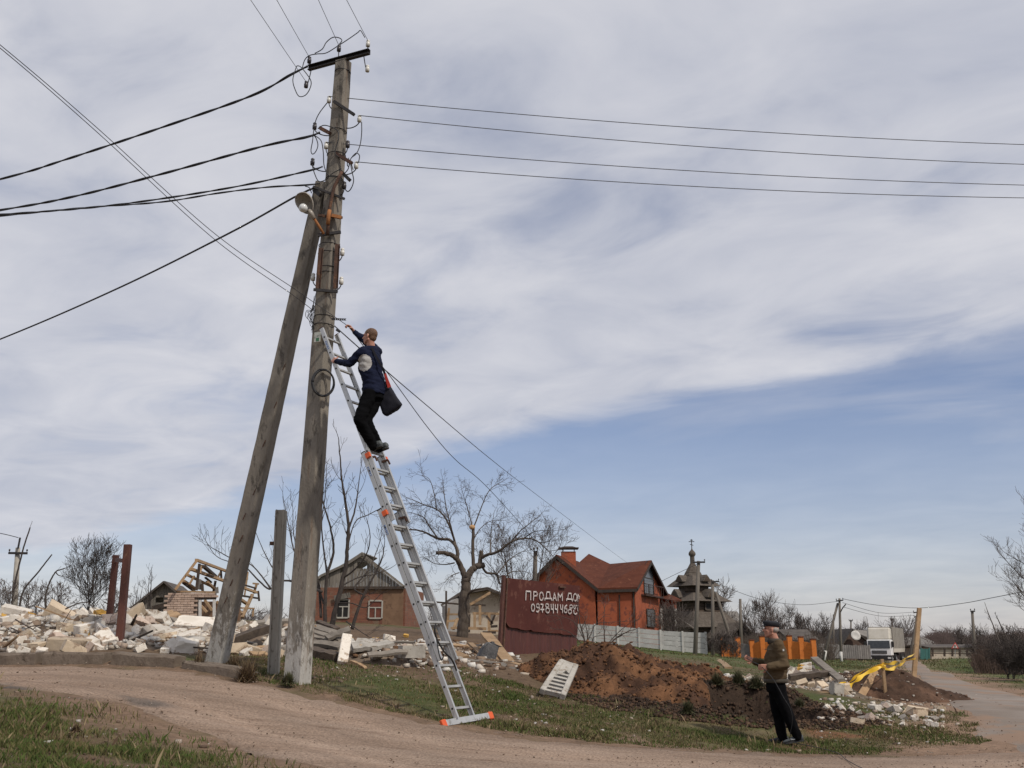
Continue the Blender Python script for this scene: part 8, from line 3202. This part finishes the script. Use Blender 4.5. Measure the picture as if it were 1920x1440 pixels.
# hollow concrete block by the ladder and a black lump by the gate
hb = thing('hollow_block', P(772, 1225, 17.4), 'grey hollow concrete block lying left of the ladder', 'concrete block')
c = P(772, 1222, 17.4)
rt = Matrix.Rotation(0.4, 3, 'Z')
for off, sz in (((0, -0.11, 0), (0.40, 0.04, 0.2)), ((0, 0.11, 0), (0.40, 0.04, 0.2)), ((-0.19, 0, 0), (0.03, 0.18, 0.2)), ((0, 0, 0), (0.03, 0.18, 0.2)), ((0.19, 0, 0), (0.03, 0.18, 0.2))):
    b = MB()
    b.box(c + rt @ Vector(off), sz, rt)
    b.build('web', M_SLABC, hb)
M_TAR = mat('tarry_lump', (0.075, 0.075, 0.080), (0.145, 0.143, 0.145), rough=0.85, scale=7, bump=0.9, bscale=20)
o = put(chunk_mesh('lump', (0.50, 0.34, 0.62), 990, 1.0, 0.22, M_TAR), P(916, 1222, 21.5), (0.2, 0.35, 0.4), 0.62, 'asphalt_lump', 'dark grey lump leaning against the plank by the rusty gate', 'rubble block', None)

# centre strip of loose rubble between pole and fruit tree
placed = []
for i in range(30):
    u = rngb.uniform(655, 860)
    d = rngb.uniform(16.8, 23.5)
    x = (u - 960) / FPX * d / 1.035
    z = float(hz(x, d))
    uu, vv = project((x, d, z))
    if vv > 1245:
        continue
    cn = rngb.choice(('white', 'grey', 'cream', 'pinkish'))
    wd = 'on the earth bank left of the ladder' if uu < 770 else 'on the earth bank behind the ladder'
    put(rngb.choice(BLOCKS[cn]), (x, d, z + 0.02), (rngb.gauss(0, .3), rngb.gauss(0, .3), rngb.uniform(0, 6)), rngb.uniform(0.35, 0.85), 'building_block',
        'small broken %s block %s' % (cn, wd), 'rubble block', '%s blocks %s' % (cn, wd))
pebble_field('bank_crumbs', 2600, lambda rng, n: (lambda x, y, k: (x[k], y[k]))(*(lambda x, y: (x, y, (x > -3.6 + 0.05 * y) & (x < -0.9 + rng.random(n) * 1.2)))(rng.uniform(-4, 1.0, n), rng.uniform(17.2, 27, n))), 0.015, 0.11, RUB_C + [(0.14, 0.09, 0.06), (0.10, 0.065, 0.045), (0.16, 0.09, 0.05)], 411, STONE_M, flat=0.6, zf=hz)
put(FOAMS[1], P(660, 1172, 24), (0.1, 0.2, 0.3), 0.4, 'foam_chunk', 'yellow foam slab in front of the brick house', 'insulation foam', 'yellow foam lumps')
put(FOAMS[3], P(705, 1167, 25), (0.1, 0.1, 0.1), 0.5, 'foam_chunk', 'yellow foam strip below the white framed window', 'insulation foam', 'yellow foam lumps')
put(FOAMS[2], P(762, 1160, 27), (0.3, 0.1, 0.3), 0.5, 'foam_chunk', 'yellow foam lump at the right corner of the brick house', 'insulation foam', 'yellow foam lumps')
put(BLOCKS['white'][1], P(731, 1170, 24), (0.1, 0.2, 0.3), 0.8, 'building_block', 'clean white block on the bank below the right corner of the brick house', 'rubble block', None)

# ------------------------------------------------------------------ spoil heaps
def spoil(name, lumps, cols, label, seed, rough=0.16, cell=0.07):
    """heap of dug earth: several merged humps with clods"""
    x0 = min(l[0] - l[2] for l in lumps) - 0.5
    x1 = max(l[0] + l[2] for l in lumps) + 0.5
    y0 = min(l[1] - l[3] for l in lumps) - 0.5
    y1 = max(l[1] + l[3] for l in lumps) + 0.5
    X, Y = np.arange(x0, x1, cell), np.arange(y0, y1, cell)
    gx, gy = np.meshgrid(X, Y)
    wx = gx + (vnoise(gx, gy, 1.1, seed) - 0.5) * 0.7
    wy = gy + (vnoise(gx, gy, 1.1, seed + 1) - 0.5) * 0.7
    h = np.zeros_like(gx)
    for cx_, cy_, rx, ry, hh in lumps:
        r = bumpf(wx, wy, cx_, cy_, rx, ry)
        h = np.maximum(h, hh * np.clip(1 - r ** 1.25, 0, 1))
    k = np.clip(h / 0.12, 0, 1)
    clod = np.abs(vnoise(gx, gy, 3.0, seed + 2) - 0.5) * 2
    h = h + k * rough * ((vnoise(gx, gy, 2.4, seed + 3, 5, 0.72) - 0.5) * 1.6 + (0.5 - clod) * 0.5)
    h = h + k * rough * 0.55 * (vnoise(gx, gy, 6.5, seed + 7, 3, 0.6) - 0.5) + k * rough * 0.30 * np.maximum(0, vnoise(gx, gy, 12.0, seed + 8, 2) - 0.55)
    z = gz(gx, gy) + np.where(k > 0.02, h, -0.12)
    v = np.stack([gx, gy, z], -1).reshape(-1, 3)
    nx, ny = len(X), len(Y)
    i = (np.arange(ny - 1)[:, None] * nx + np.arange(nx - 1)[None]).ravel()
    f = np.stack([i, i + 1, i + 1 + nx, i + nx], -1)
    n = vnoise(v[:, 0], v[:, 1], 2.0, seed + 5)[:, None]
    n2 = vnoise(v[:, 0], v[:, 1], 7.0, seed + 6)[:, None]
    c = np.array(cols[0]) * (1 - sstep(n, 0.35, 0.65)) + np.array(cols[1]) * sstep(n, 0.35, 0.65)
    c = c * (0.50 + 1.0 * n2)
    o = np_mesh(name, v, f, SOIL_M, c, smooth=False)
    cx_, cy_ = lumps[0][0], lumps[0][1]
    origin_to(o, (cx_, cy_, float(gz(cx_, cy_))))
    tag(o, label, 'earth heap')

    def zf(x, y):
        x, y = np.asarray(x, float), np.asarray(y, float)
        ix = np.clip(np.round((x - x0) / cell).astype(int), 0, nx - 1)
        iy = np.clip(np.round((y - y0) / cell).astype(int), 0, ny - 1)
        return z[iy, ix]
    return o, zf, (x0, x1, y0, y1), h


SOIL_M = vcol_mat('dug_soil', rough=0.97, bump=0.9, bscale=16, amp=0.35, nscale=8)
m1 = P(1125, 1262, 19.3)
m2 = P(1235, 1262, 19.6)
m3 = P(1060, 1290, 17.6)
_, z_m1, box1, _ = spoil('earth_heap', [(m1.x + 0.2, m1.y, 1.65, 2.2, 0.62), (m2.x - 0.1, m2.y + 0.2, 1.2, 1.3, 0.34), (m3.x + 0.45, m3.y, 0.75, 0.9, 0.20), (m1.x + 0.9, m1.y - 1.7, 0.9, 0.8, 0.20), (m2.x + 0.7, m2.y + 0.9, 1.2, 0.9, 0.20)],
                              [(0.060, 0.031, 0.019), (0.165, 0.080, 0.039)], 'big heap of reddish brown dug earth in front of the rusty gate', 501, 0.30, 0.05)
m4 = P(1660, 1300, 23.0)
_, z_m2, box2, _ = spoil('earth_heap', [(m4.x, m4.y, 1.35, 1.4, 0.62), (m4.x + 0.75, m4.y - 0.2, 1.1, 0.9, 0.26), (m4.x - 0.6, m4.y + 0.3, 0.9, 0.9, 0.30)],
                              [(0.062, 0.036, 0.024), (0.120, 0.068, 0.044)], 'dark pointed heap of earth with wooden stakes and yellow tape', 511, 0.12)
# clods rolled off the heaps, and raw soil round the pit
SOILC = [(0.13, 0.064, 0.033), (0.16, 0.080, 0.040), (0.10, 0.052, 0.029), (0.075, 0.041, 0.026)]


def samp_m1(rng, n):
    x, y = rng.uniform(box1[0], box1[1], n), rng.uniform(box1[2], box1[3], n)
    k = z_m1(x, y) > gz(x, y) - 0.05
    return x[k], y[k]


pebble_field('heap_clods', 14000, samp_m1, 0.006, 0.042, SOILC, 512, STONE_M, flat=0.8, zf=z_m1)


def samp_pit(rng, n):
    x, y = rng.uniform(PIT.x - 2.9, PIT.x + 2.2, n), rng.uniform(PIT.y - 1.7, PIT.y + 1.2, n)
    k = bumpf(x, y, PIT.x - 0.4, PIT.y - 0.25, 2.6, 1.4) < 0.85 + 0.4 * vnoise(x, y, 1.5, 513)
    return x[k], y[k]


pebble_field('pit_clods', 13000, samp_pit, 0.006, 0.040, [(0.055, 0.034, 0.024), (0.085, 0.052, 0.034), (0.038, 0.026, 0.020), (0.10, 0.060, 0.038)], 514, STONE_M, flat=0.9, zf=lambda x, y: gz(x, y) + 0.01)


def samp_m2(rng, n):
    x, y = rng.uniform(box2[0] - 0.8, box2[1] + 0.6, n), rng.uniform(box2[2] - 1.2, box2[3], n)
    return x, y


pebble_field('heap_stones', 1500, samp_m2, 0.008, 0.05, [(0.30, 0.26, 0.22), (0.16, 0.10, 0.07), (0.42, 0.38, 0.33), (0.09, 0.055, 0.038)], 515, STONE_M, flat=0.6, zf=lambda x, y: np.maximum(z_m2(x, y), gz(x, y)))

# ---- rubble on the right
rc = P(1535, 1262, 22.4)
core, z_rr, box3, _ = spoil('rubble_core', [(rc.x - 0.2, 22.6, 0.8, 2.3, 0.36)], [(0.12, 0.09, 0.065), (0.30, 0.245, 0.19)], 'x', 521, 0.14)
del core['label'], core['category']
stuff(core)


def surf(x, y):
    x, y = np.atleast_1d(np.asarray(x, float)), np.atleast_1d(np.asarray(y, float))
    z = hz(x, y)
    for zf, bx in ((z_m1, box1), (z_m2, box2), (z_rr, box3)):
        k = (bx[0] < x) & (x < bx[1]) & (bx[2] < y) & (y < bx[3])
        z = np.where(k, np.maximum(z, zf(x, y)), z)
    return z


def right_rubble(n, u0, u1, d0, d1, smin, smax, words, hump, seed, cat='rubble block'):
    rg = random.Random(seed)
    done = []
    t = 0
    wz = lambda u, d: ('left ' if u < (u0 + u1) / 2 else 'right ') + ('front ' if d < (d0 + d1) / 2 else 'back ')
    while len(done) < n and t < n * 30:
        t += 1
        u, d = rg.uniform(u0, u1), rg.uniform(d0, d1)
        x = (u - 960) / FPX * d / 1.04
        if on_road(np.array([x]), np.array([d]))[0] > 0:
            continue
        if any((x - a) ** 2 + (d - c) ** 2 < 0.10 ** 2 for a, c in done):
            continue
        done.append((x, d))
        z = float(surf(x, d)[0])
        r = rg.random()
        cn = 'white' if r < 0.55 else ('cream' if r < 0.75 else ('pinkish' if r < 0.87 else 'grey'))
        put(rg.choice(BLOCKS[cn]), (x, d, z + 0.03), (rg.gauss(0, .4), rg.gauss(0, .4), rg.uniform(0, 6.28)), rg.uniform(smin, smax), 'building_block',
            'broken %s block %s%s' % (cn, wz(u, d), words), cat, '%s blocks %s%s' % (cn, wz(u, d), words))


right_rubble(52, 1478, 1592, 20.0, 25.0, 0.45, 0.95, 'of the rubble pile behind the standing man', 0.42, 601)
right_rubble(14, 1290, 1440, 21.0, 24.0, 0.35, 0.7, 'of the low rubble strip left of the man', 0.12, 602)
right_rubble(20, 1535, 1760, 16.2, 18.8, 0.35, 0.75, 'of the debris before the taped earth heap', 0.03, 603)
right_rubble(4, 1270, 1330, 21.0, 23.0, 0.6, 0.9, 'at the far end of the low rubble strip', 0.1, 605)


def samp_r(rng, n):
    u = rng.uniform(1470, 1760, n)
    y = rng.uniform(15.8, 25, n)
    x = (u - 960) / FPX * y / 1.04
    k = ((u < 1595) & (y > 19.8)) | ((y < 18.6) & (y > 16.2) & (u > 1530) & (rng.random(n) < 0.35))
    k &= on_road(x, y) < 1
    return x[k], y[k]


pebble_field('debris_crumbs', 7000, samp_r, 0.008, 0.065, RUB_C, 612, STONE_M, flat=0.7, zf=surf)
pebble_field('strip_crumbs', 1300, lambda rng, n: (lambda u, y: ((u - 960) / FPX * y / 1.04, y))(rng.uniform(1270, 1450, n), rng.uniform(20.8, 24.2, n)), 0.015, 0.08, RUB_C, 613, STONE_M, flat=0.6)
put(FOAMS[0], P(1503, 1224, 22.6), (0.1, 0.2, 0.3), 0.6, 'foam_chunk', 'yellow foam stack on the right rubble pile by the orange wall', 'insulation foam', None)
put(FOAMS[2], P(1499, 1231, 22.2), (0.1, -0.1, 1.3), 0.5, 'foam_chunk', 'yellow foam lump below the foam stack on the right pile', 'insulation foam', None)
put(chunk_mesh('stone', (0.24, 0.14, 0.30), 991, 1.0, 0.12, M_SLABC), P(1568, 1296, 19.5), (0.1, 0.1, 0.5), 1.0, 'pale_stone', 'rounded pale concrete lump standing left of the taped earth heap', 'stone', None)
put(chunk_mesh('stone', (0.34, 0.24, 0.20), 992, 1.0, 0.14, M_BLK[1][1]), P(1716, 1336, 17.6), (0.1, 0.1, 0.5), 1.0, 'pale_stone', 'large cream stone at the road side of the scattered debris', 'stone', None)

# ---- slotted concrete slab on the earth heap
M_GRATE = mat('slotted_concrete', (0.34, 0.315, 0.275), (0.46, 0.43, 0.385), rough=0.95, scale=5, bump=0.7, bscale=20, c3=(0.24, 0.19, 0.14), spots=0.2)
gr = thing('slotted_slab', P(1045, 1292, 16.4), 'broken pale slotted concrete slab lying on the front of the brown earth heap', 'concrete slab')
TL, TR, BL, BR = P(1050, 1240, 17.35), P(1083, 1249, 17.35), P(1012, 1296, 16.35), P(1059, 1308, 16.25)
gq = lambda s, t: (TL.lerp(TR, s)).lerp(BL.lerp(BR, s), t)
gn = (TR - TL).cross(BL - TL).normalized()
if gn.z < 0:
    gn = -gn
for s in (0.09, 0.91):
    b = MB()
    b.beam(gq(s, 0.02), gq(s, 1.0), 0.085, 0.10, up=gn)
    b.build('side_rail', M_GRATE, gr, bevel=0.01)
b = MB()
b.poly([gq(0.0, -0.04), gq(0.5, -0.01), gq(1.0, 0.0), gq(0.98, 0.30), gq(0.75, 0.34), gq(0.55, 0.27), gq(0.45, 0.40), gq(0.28, 0.45), gq(0.02, 0.62)], 0.06, gn)
b.build('plate', M_GRATE, gr)
for t in (0.42, 0.53, 0.64, 0.75, 0.86, 0.965):
    b = MB()
    b.beam(gq(0.12, t), gq(0.88, t - 0.01), 0.055, 0.07, up=gn)
    b.build('bar', M_GRATE, gr)

# ------------------------------------------------------------------ rusty gate with the painted notice
M_GATE = mat('gate_red_oxide', (0.068, 0.018, 0.014), (0.088, 0.025, 0.019), rough=0.8, spec=0.25, scale=1.6, bump=0.3, bscale=3, c3=(0.125, 0.050, 0.036), spots=0.22, sscale=3.0)
M_GATE2 = mat('gate_lower', (0.062, 0.017, 0.013), (0.092, 0.025, 0.019), rough=0.6, scale=2, stretch=(3, 3, 0.3), bump=0.3, c3=(0.12, 0.045, 0.030), spots=0.15)
M_PAINT = mat('white_brush_paint', (0.50, 0.44, 0.42), (0.62, 0.57, 0.55), rough=0.7, scale=14, c3=(0.20, 0.09, 0.08), spots=0.22, sscale=26)
GL, GR_ = P(945, 1150, 25.0), P(1087, 1150, 28.3)
gdir = Vector((GR_.x - GL.x, GR_.y - GL.y, 0)).normalized()
gnor = Vector((gdir.y, -gdir.x, 0))
gate = thing('sheet_metal_gate', down(GL), 'torn dark red sheet metal gate with white painted sale notice and phone number', 'gate')


def on_gate(u, v, off=0.0):
    q = pix_dir(u, v)
    o = Vector((0, 0, HC))
    g0 = GL + gnor * off
    t = (g0 - o).dot(gnor) / q.dot(gnor)
    return o + q * t


upper = [(945, 1083), (1000, 1089), (1045, 1093.5), (1060, 1095.5), (1087, 1098.5), (1085, 1140), (1082, 1191), (1056, 1190), (1052, 1188), (1030, 1187), (1010, 1185), (999, 1184), (996, 1181), (985, 1182), (975, 1180), (970, 1178), (962, 1177.5), (955, 1176), (951, 1171), (949, 1167), (944, 1165)]
b = MB()
b.poly([on_gate(u, v, 0.02) for u, v in upper], 0.004, gnor)
sheet = b.build('upper_sheet', M_GATE, gate)
bm = bmesh.new()
bm.from_mesh(sheet.data)
bmesh.ops.triangulate(bm, faces=bm.faces[:])
bmesh.ops.subdivide_edges(bm, edges=[e for e in bm.edges if e.calc_length() > 0.25], cuts=3, use_grid_fill=False)
bmesh.ops.triangulate(bm, faces=bm.faces[:])
for v in bm.verts:
    v.co += gnor * 0.02 * mnoise.noise(Vector((v.co.x, v.co.z, 0.3)) * 0.9)
bm.to_mesh(sheet.data)
bm.free()
# corrugated lower sheet
b = MB()
n = 84
vs, fs = [], []
for i in range(n + 1):
    k = i / n
    u = 938 + (1082 - 938) * k
    off = -0.035 + 0.005 * (1 if (i // 2) % 2 else -1)
    vb = 1237 - 22 * max(0, k - 0.55) / 0.45 + (3 if i % 7 < 3 else 0)
    p0, p1 = on_gate(u, vb + 6, off), on_gate(u, 1150, off)
    p1.x, p1.y = p0.x, p0.y
    vs += [p0, p1, p0 - gnor * 0.003, p1 - gnor * 0.003]
for i in range(n):
    a = i * 4
    fs += [(a, a + 4, a + 5, a + 1), (a + 2, a + 3, a + 7, a + 6)]
b.add(vs, fs)
b.build('lower_sheet', M_GATE2, gate)
for (u0, v0, u1, v1, w) in ((934.5, 1240, 944.5, 1079, 0.09), (940.5, 1240, 950, 1084, 0.05)):
    b = MB()
    b.beam(on_gate(u0, v0, 0.03) - Vector((0, 0, 0.2)), on_gate(u1, v1, 0.03), w, 0.07, up=gnor)
    b.build('post', M_REDPOST if w > 0.06 else M_RUST, gate)
for a, c in (((948, 1090), (1085, 1103)),):
    b = MB()
    b.beam(on_gate(*a, -0.02), on_gate(*c, -0.02), 0.04, 0.04)
    b.build('rail', M_RUST, gate)
b = MB()
b.beam(on_gate(1049, 1100.5, 0.06), on_gate(1060, 1101.5, 0.06), 0.05, 0.04)
b.build('bent_tab', M_RUST, gate)


def stroke(mb, pts, w=0.036):
    """one brush stroke: flat ribbon on the sheet with rounded ends"""
    q = [on_gate(960 + x / 13.714, 1080 + y / 13.714, 0.056) for x, y in pts]
    for a, c in zip(q[:-1], q[1:]):
        d = (c - a).normalized()
        s = d.cross(gnor)
        mb.poly([a - s * w / 2 - d * w * 0.3, a + s * w / 2 - d * w * 0.3, c + s * w / 2 + d * w * 0.3, c - s * w / 2 + d * w * 0.3], 0.003, gnor)


def oval(cx_, cy_, rx, ry, a0=0, a1=360, n=14):
    return [(cx_ + rx * math.cos(R(a0 + (a1 - a0) * i / n)), cy_ + ry * math.sin(R(a0 + (a1 - a0) * i / n))) for i in range(n + 1)]


GLY = [
    [[(355, 615), (362, 392), (482, 398), (480, 612)]],
    [[(552, 620), (560, 402)], [(560, 405), (625, 408), (655, 455), (635, 505), (560, 515)]],
    [oval(757, 522, 50, 103)],
    [[(892, 412), (972, 415), (985, 572)], [(892, 412), (878, 572)], [(845, 578), (1018, 578)], [(847, 580), (845, 622)], [(1016, 580), (1016, 624)]],
    [[(1052, 632), (1092, 440), (1142, 630)], [(1068, 570), (1130, 570)]],
    [[(1185, 635), (1186, 440), (1238, 545), (1296, 445), (1296, 635)]],
    [[(1452, 446), (1524, 450), (1532, 590)], [(1452, 446), (1434, 588)], [(1404, 592), (1560, 600)], [(1406, 594), (1404, 632)], [(1552, 600), (1550, 645)]],
    [oval(1625, 550, 46, 92)],
    [[(1690, 650), (1692, 470), (1738, 545), (1722, 580)]],
    [oval(540, 815, 42, 90)],
    [oval(665, 765, 36, 48), [(702, 768), (700, 872), (668, 925), (630, 908)]],
    [[(740, 726), (802, 736), (775, 830), (785, 932)], [(738, 860), (822, 862)]],
    [oval(905, 762, 40, 46), oval(918, 882, 48, 62)],
    [[(1004, 728), (1010, 852), (1064, 856)], [(1060, 725), (1066, 950)]],
    [[(1114, 736), (1116, 852), (1170, 858)], [(1176, 730), (1166, 945)]],
    [[(1246, 742), (1254, 850), (1302, 858)], [(1306, 746), (1300, 945)]],
    [[(1412, 748), (1362, 790), (1344, 880)], oval(1381, 885, 37, 54)],
    [oval(1520, 788, 38, 42), oval(1490, 914, 42, 55)],
    [oval(1612, 800, 24, 46), [(1588, 880), (1590, 955), (1645, 985), (1668, 955)]],
    [[(1655, 760), (1694, 768), (1684, 838), (1696, 895)]]]
for gl in GLY:
    b = MB()
    for st in gl:
        stroke(b, st)
    b.build('painted_letter', M_PAINT, gate)

# ------------------------------------------------------------------ stakes and tape
M_TAPE = mat('yellow_tape', (0.70, 0.42, 0.020), (0.80, 0.52, 0.040), rough=0.4, scale=3)


def stake(u0, v0, u1, v1, d, w, th, lab, d1=None):
    b = MB()
    p0, p1 = P(u0, v0, d), P(u1, v1, d1 or d)
    b.beam(p0 - (p1 - p0).normalized() * 0.15, p1, w, th, up=Vector((0.2, -1, 0)), w1=w * 0.9)
    o = b.build('wooden_stake', M_WOODN, bevel=0.006)
    origin_to(o, p0)
    tag(o, lab, 'stake')


stake(1712.5, 1283, 1724, 1140, 24.6, 0.115, 0.06, 'tall wooden stake holding the yellow tape at the road edge')
stake(1662, 1316, 1653.5, 1236, 21.9, 0.075, 0.05, 'thin wooden stake on the taped earth heap')
stake(1613, 1307, 1643, 1257, 21.7, 0.17, 0.04, 'wide board leaning on the taped earth heap', 22.6)


def tape(pts, w, tw0, tw1, lab):
    c = curve3(pts, 60)
    b = MB()
    vs, fs = [], []
    for i, p in enumerate(c):
        d = (c[min(i + 1, 59)] - c[max(i - 1, 0)]).normalized()
        s, t, _ = frame(d)
        k = i / 59
        a = tw0 + (tw1 - tw0) * k + 0.5 * math.sin(k * 17)
        n = t * math.cos(a) + s * math.sin(a)
        m = n.cross(d)
        ww = w * (0.75 + 0.25 * math.sin(k * 23 + 1))
        vs += [p - n * ww / 2 - m * 0.001, p + n * ww / 2 - m * 0.001, p + n * ww / 2 + m * 0.001, p - n * ww / 2 + m * 0.001]
    for i in range(59):
        for j in range(4):
            j2 = (j + 1) % 4
            fs.append((i * 4 + j, (i + 1) * 4 + j, (i + 1) * 4 + j2, i * 4 + j2))
    b.add(vs, fs)
    o = b.build('barrier_tape', M_TAPE)
    origin_to(o, pts[0])
    tag(o, lab, 'tape')


tape([P(1556, 1286, 20.6), P(1578, 1282, 21.0), P(1592, 1279, 21.4), P(1608, 1266, 21.6), P(1630, 1253, 21.7), P(1654, 1246, 21.8)], 0.085, 0.2, 1.0, 'upper yellow barrier tape left of the thin stake')
tape([P(1577, 1291, 20.6), P(1592, 1288, 21.0), P(1604, 1277, 21.3), P(1625, 1262, 21.6), P(1654, 1249, 21.8)], 0.10, 0.5, -0.5, 'lower yellow barrier tape left of the thin stake')
tape([P(1654, 1246, 21.8), P(1672, 1244, 22.4), P(1690, 1239, 23.2), P(1704, 1232, 24.0), P(1717, 1224, 24.5)], 0.085, 0.3, 1.2, 'upper yellow barrier tape between thin and tall stake')
tape([P(1654, 1252, 21.8), P(1670, 1255, 22.4), P(1686, 1247, 23.2), P(1700, 1239, 24.0), P(1717, 1235, 24.5)], 0.085, -0.4, 0.8, 'lower yellow barrier tape between thin and tall stake')
b = MB()
q = P(1655, 1248, 21.84)
b.ring(q, Vector((0.1, 0, 1)), 0.055, 0.022, 16, 6, sq=0.8)
b.ring(q + Vector((0, 0, -0.035)), Vector((-0.1, 0.1, 1)), 0.055, 0.020, 16, 6, sq=0.8)
o = b.build('tape_knot', M_TAPE)
origin_to(o, q)
tag(o, 'knot of yellow tape wound round the thin stake', 'tape')

# ---- tumbleweed tuft at the man's feet, dead stalks by the kerb
def tuft(name, c, r, n, label, seed, cols, hh=1.0, cat='tuft'):
    rng = np.random.default_rng(seed)
    a, e = rng.uniform(0, 6.28, n), rng.uniform(0.05, 1.45, n)
    L = r * rng.uniform(0.55, 1.05, n)
    c = np.array(c)
    d = np.stack([np.cos(a) * np.cos(e), np.sin(a) * np.cos(e), np.sin(e) * hh], -1)
    tip = c + d * L[:, None]
    mid = c + d * (L * 0.5)[:, None] + rng.normal(0, r * 0.08, (n, 3))
    w = 0.0055
    s = np.stack([-np.sin(a), np.cos(a), np.zeros(n)], -1) * w
    b0 = c + rng.normal(0, r * 0.25, (n, 3)) * np.array([1, 1, 0])
    v = np.stack([b0 - s, b0 + s, mid + s, tip + rng.normal(0, r * 0.1, (n, 3)), mid - s], 1).reshape(-1, 3)
    b_ = np.arange(n) * 5
    f = np.concatenate([np.stack([b_, b_ + 1, b_ + 2], -1), np.stack([b_, b_ + 2, b_ + 4], -1), np.stack([b_ + 4, b_ + 2, b_ + 3], -1)])
    cc = np.array(cols)[rng.integers(0, len(cols), n)] * rng.uniform(0.7, 1.3, (n, 1))
    o = np_mesh(name, v, f, GRASS_M, np.repeat(cc, 5, 0))
    origin_to(o, tuple(c))
    return tag(o, label, cat)


GT = [(0.055, 0.065, 0.028), (0.085, 0.085, 0.045), (0.12, 0.105, 0.06)]
DT = [(0.22, 0.16, 0.09), (0.14, 0.095, 0.055), (0.09, 0.06, 0.04)]
q = ground_at(1422, 1352)
tuft('weed_clump', q, 0.24, 900, 'round grey green weed clump left of the standing man\'s legs', 701, GT)
for i, (u, v, r, n, lab, cs) in enumerate(((462, 1280, 0.30, 420, 'dry stalks at the end of the kerb left of the tall pole', DT), (438, 1262, 0.26, 300, 'dry stalks on top of the kerb below the brace pole', DT), (372, 1255, 0.2, 220, 'dry stalks on the kerb left of the brace pole', DT), (540, 1290, 0.16, 400, 'green grass tuft at the foot of the tall pole', GT),
                                           (1290, 1345, 0.2, 400, 'dark weed clump at the front edge of the pit soil', GT), (1180, 1262, 0.26, 420, 'green weeds growing on the right shoulder of the brown heap', GT), (1500, 1330, 0.16, 350, 'green weeds behind the standing man', GT), (1345, 1292, 0.22, 500, 'green weeds hanging over the left bank of the pit', GT), (1385, 1288, 0.24, 600, 'grass overhanging the middle of the pit bank', GT), (140, 1385, 0.08, 160, 'dry reddish weed in the near verge grass', DT))):
    q = ground_at(u, v)
    tuft('weed_clump', q, r, n, lab, 702 + i, cs, 1.1)

# let every loose piece come to rest on what lies below it
bpy.context.view_layer.update()
for o in list(COL.objects):
    if o.parent or o.type != 'MESH' or o.get('category') not in ('beam', 'board', 'plank', 'slab', 'insulation foam', 'stone', 'rubble block', 'lath', 'tuft'):
        continue
    q = np.array([tuple(o.matrix_world @ v.co) for v in list(o.data.vertices)[::max(1, len(o.data.vertices) // 16)]])
    g = q[:, 2] - surf(q[:, 0], q[:, 1])
    if min(g) > (0.14 if o['category'] in ('beam', 'board') else 0.01):
        o.location.z -= min(g) - (0.10 if o['category'] in ('beam', 'board') else -0.01)
    elif max(g) < 0.06:
        o.location.z += 0.06 - max(g)
